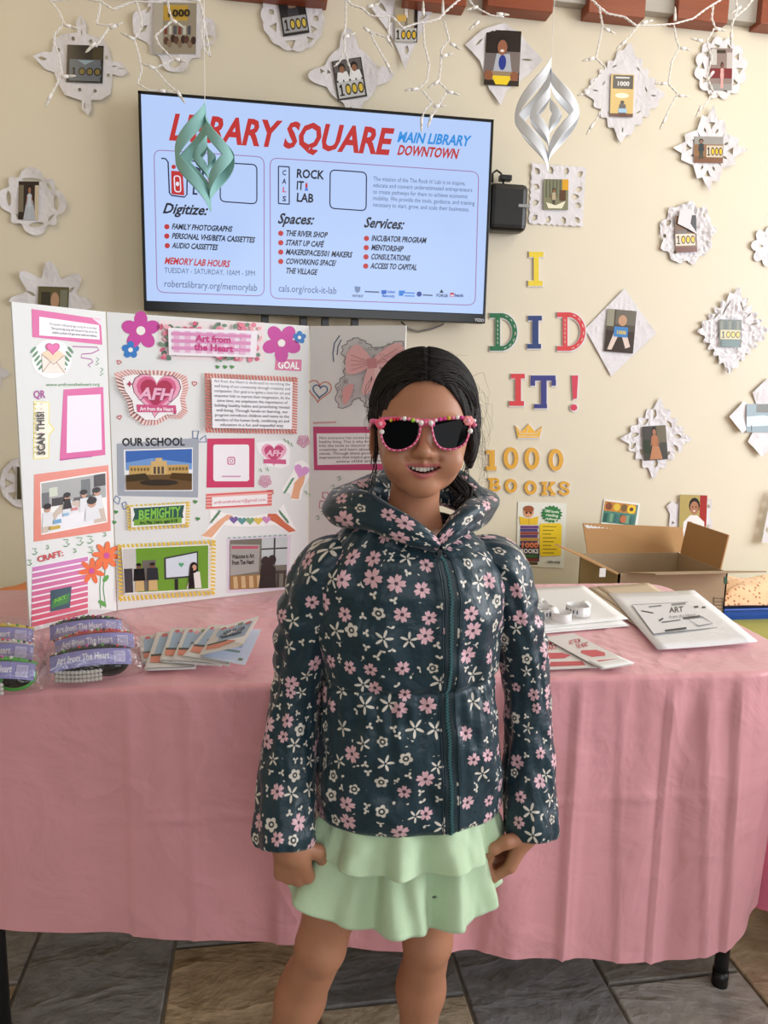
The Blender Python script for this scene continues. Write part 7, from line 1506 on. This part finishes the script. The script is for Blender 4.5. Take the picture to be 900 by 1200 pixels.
    for i in range(n+1):
        z = z0+(z1-z0)*i/n; G.append([torso(z, ZIPT-.062, .0010), torso(z, ZIPT-.035, .0036), torso(z, ZIPT, .0040), torso(z, ZIPT+.035, .0036), torso(z, ZIPT+.062, .0010)])
    b.grid(G); b.build('zipper_tape', M['ztape'], jk, True)
    b = MB(); k = 0
    z = z0
    while z < z1: p = torso(z, ZIPT+(.005 if k % 2 else -.005), .0052); b.box(p, (.0048, .0026, .0016), Matrix.Rotation(.30, 3, 'Z')); z += .0023; k += 1
    zt = b.build('zipper_teeth', M['zip'], jk); zt['kind'] = 'stuff'
    b = MB(); p = torso(1.040, ZIPT, .008); b.box(p, (.007, .004, .011), bev=.0012); b.box(p+Vector((0, -.003, -.013)), (.005, .0016, .018), bev=.0006); b.build('zipper_pull', M['metal'], jk)
    for s in (-1, 1):
        b = MB(); b.tube([torso(z0+(z1-.01-z0)*i/90, ZIPT+s*.085, .0012) for i in range(91)], .0007, 5); b.build('topstitch', M['ztape'], jk, True)
jacket()
def skirt():
    def tier(name, z0, z1, rx0, ry0, rx1, ry1, nf, amp, flare, seed, par, lab=None):
        b = MB(); n, m = 300, 46; G = []
        for j in range(m+1):
            t = j/m; row = []
            for i in range(n):
                th = 2*PI*i/n; tq = t**1.7; rx = rx0+(rx1-rx0)*tq; ry = ry0+(ry1-ry0)*tq; nz = noise.noise(Vector((math.cos(th)*2+seed, math.sin(th)*2, t*1.5)))
                f = amp*t**.8*(math.sin(nf*th+1.6*math.sin(2*th+seed)+seed)+.5*math.sin((nf*2-3)*th+seed*2+nz*2))+.003*t*noise.noise(Vector((math.cos(th)*9, math.sin(th)*9, t*5)))+.0016*math.sin(nf*5*th+nz*6)*math.exp(-t/.15)
                p = ringpt(.215, 1.044, rx+f, ry+f, th, 2.5); z = z0+(z1-z0)*t+.35*f*t
                g = math.exp(-(((th-PI*1.06+PI) % (2*PI)-PI)/.36)**2); p.x -= flare*g*t**1.4; z += flare*.62*g*t**1.6
                row.append(Vector((p.x, p.y, z)))
            G.append(row)
        for k in range(0): G.append([Vector((p.x+(.215-p.x)*.012*(k+1), p.y+(1.044-p.y)*.012*(k+1), p.z+.0035*(1-2*k*.2))) for p in G[m]])
        b.grid(G, True); o = b.build(name, M['mint'], par, True, solid=.0009, off=-1)
        if lab: tag(o, lab)
        c = MB(); ring = [G[m-3][i]+(G[m-3][i]-Vector((.215, 1.044, G[m-3][i].z))).normalized()*.0008 for i in range(n)]; c.tube(ring+ring[:1], .0005, 4, False); c.build('hem_stitch', M['mint'], o if par is girl else par, True)
        return o
    s = tier('skirt', .655, .474, .118, .070, .133, .104, 10, .0145, .072, 1.3, girl, 'mint green two-tier skirt')
    tier('upper_ruffle', .66, .570, .121, .073, .143, .110, 9, .0115, .012, 4.2, s)
    b = MB(); p = P(509, 1051, .935)
    for k in range(5): a = 2*PI*k/5; b.tube([p, p+Vector((.004*math.cos(a), -.001, .003*math.sin(a)))], .0006, 4)
    tag(b.build('flower_stitch', M['metal'], s, True), 'tiny dark embroidered flower')
skirt()
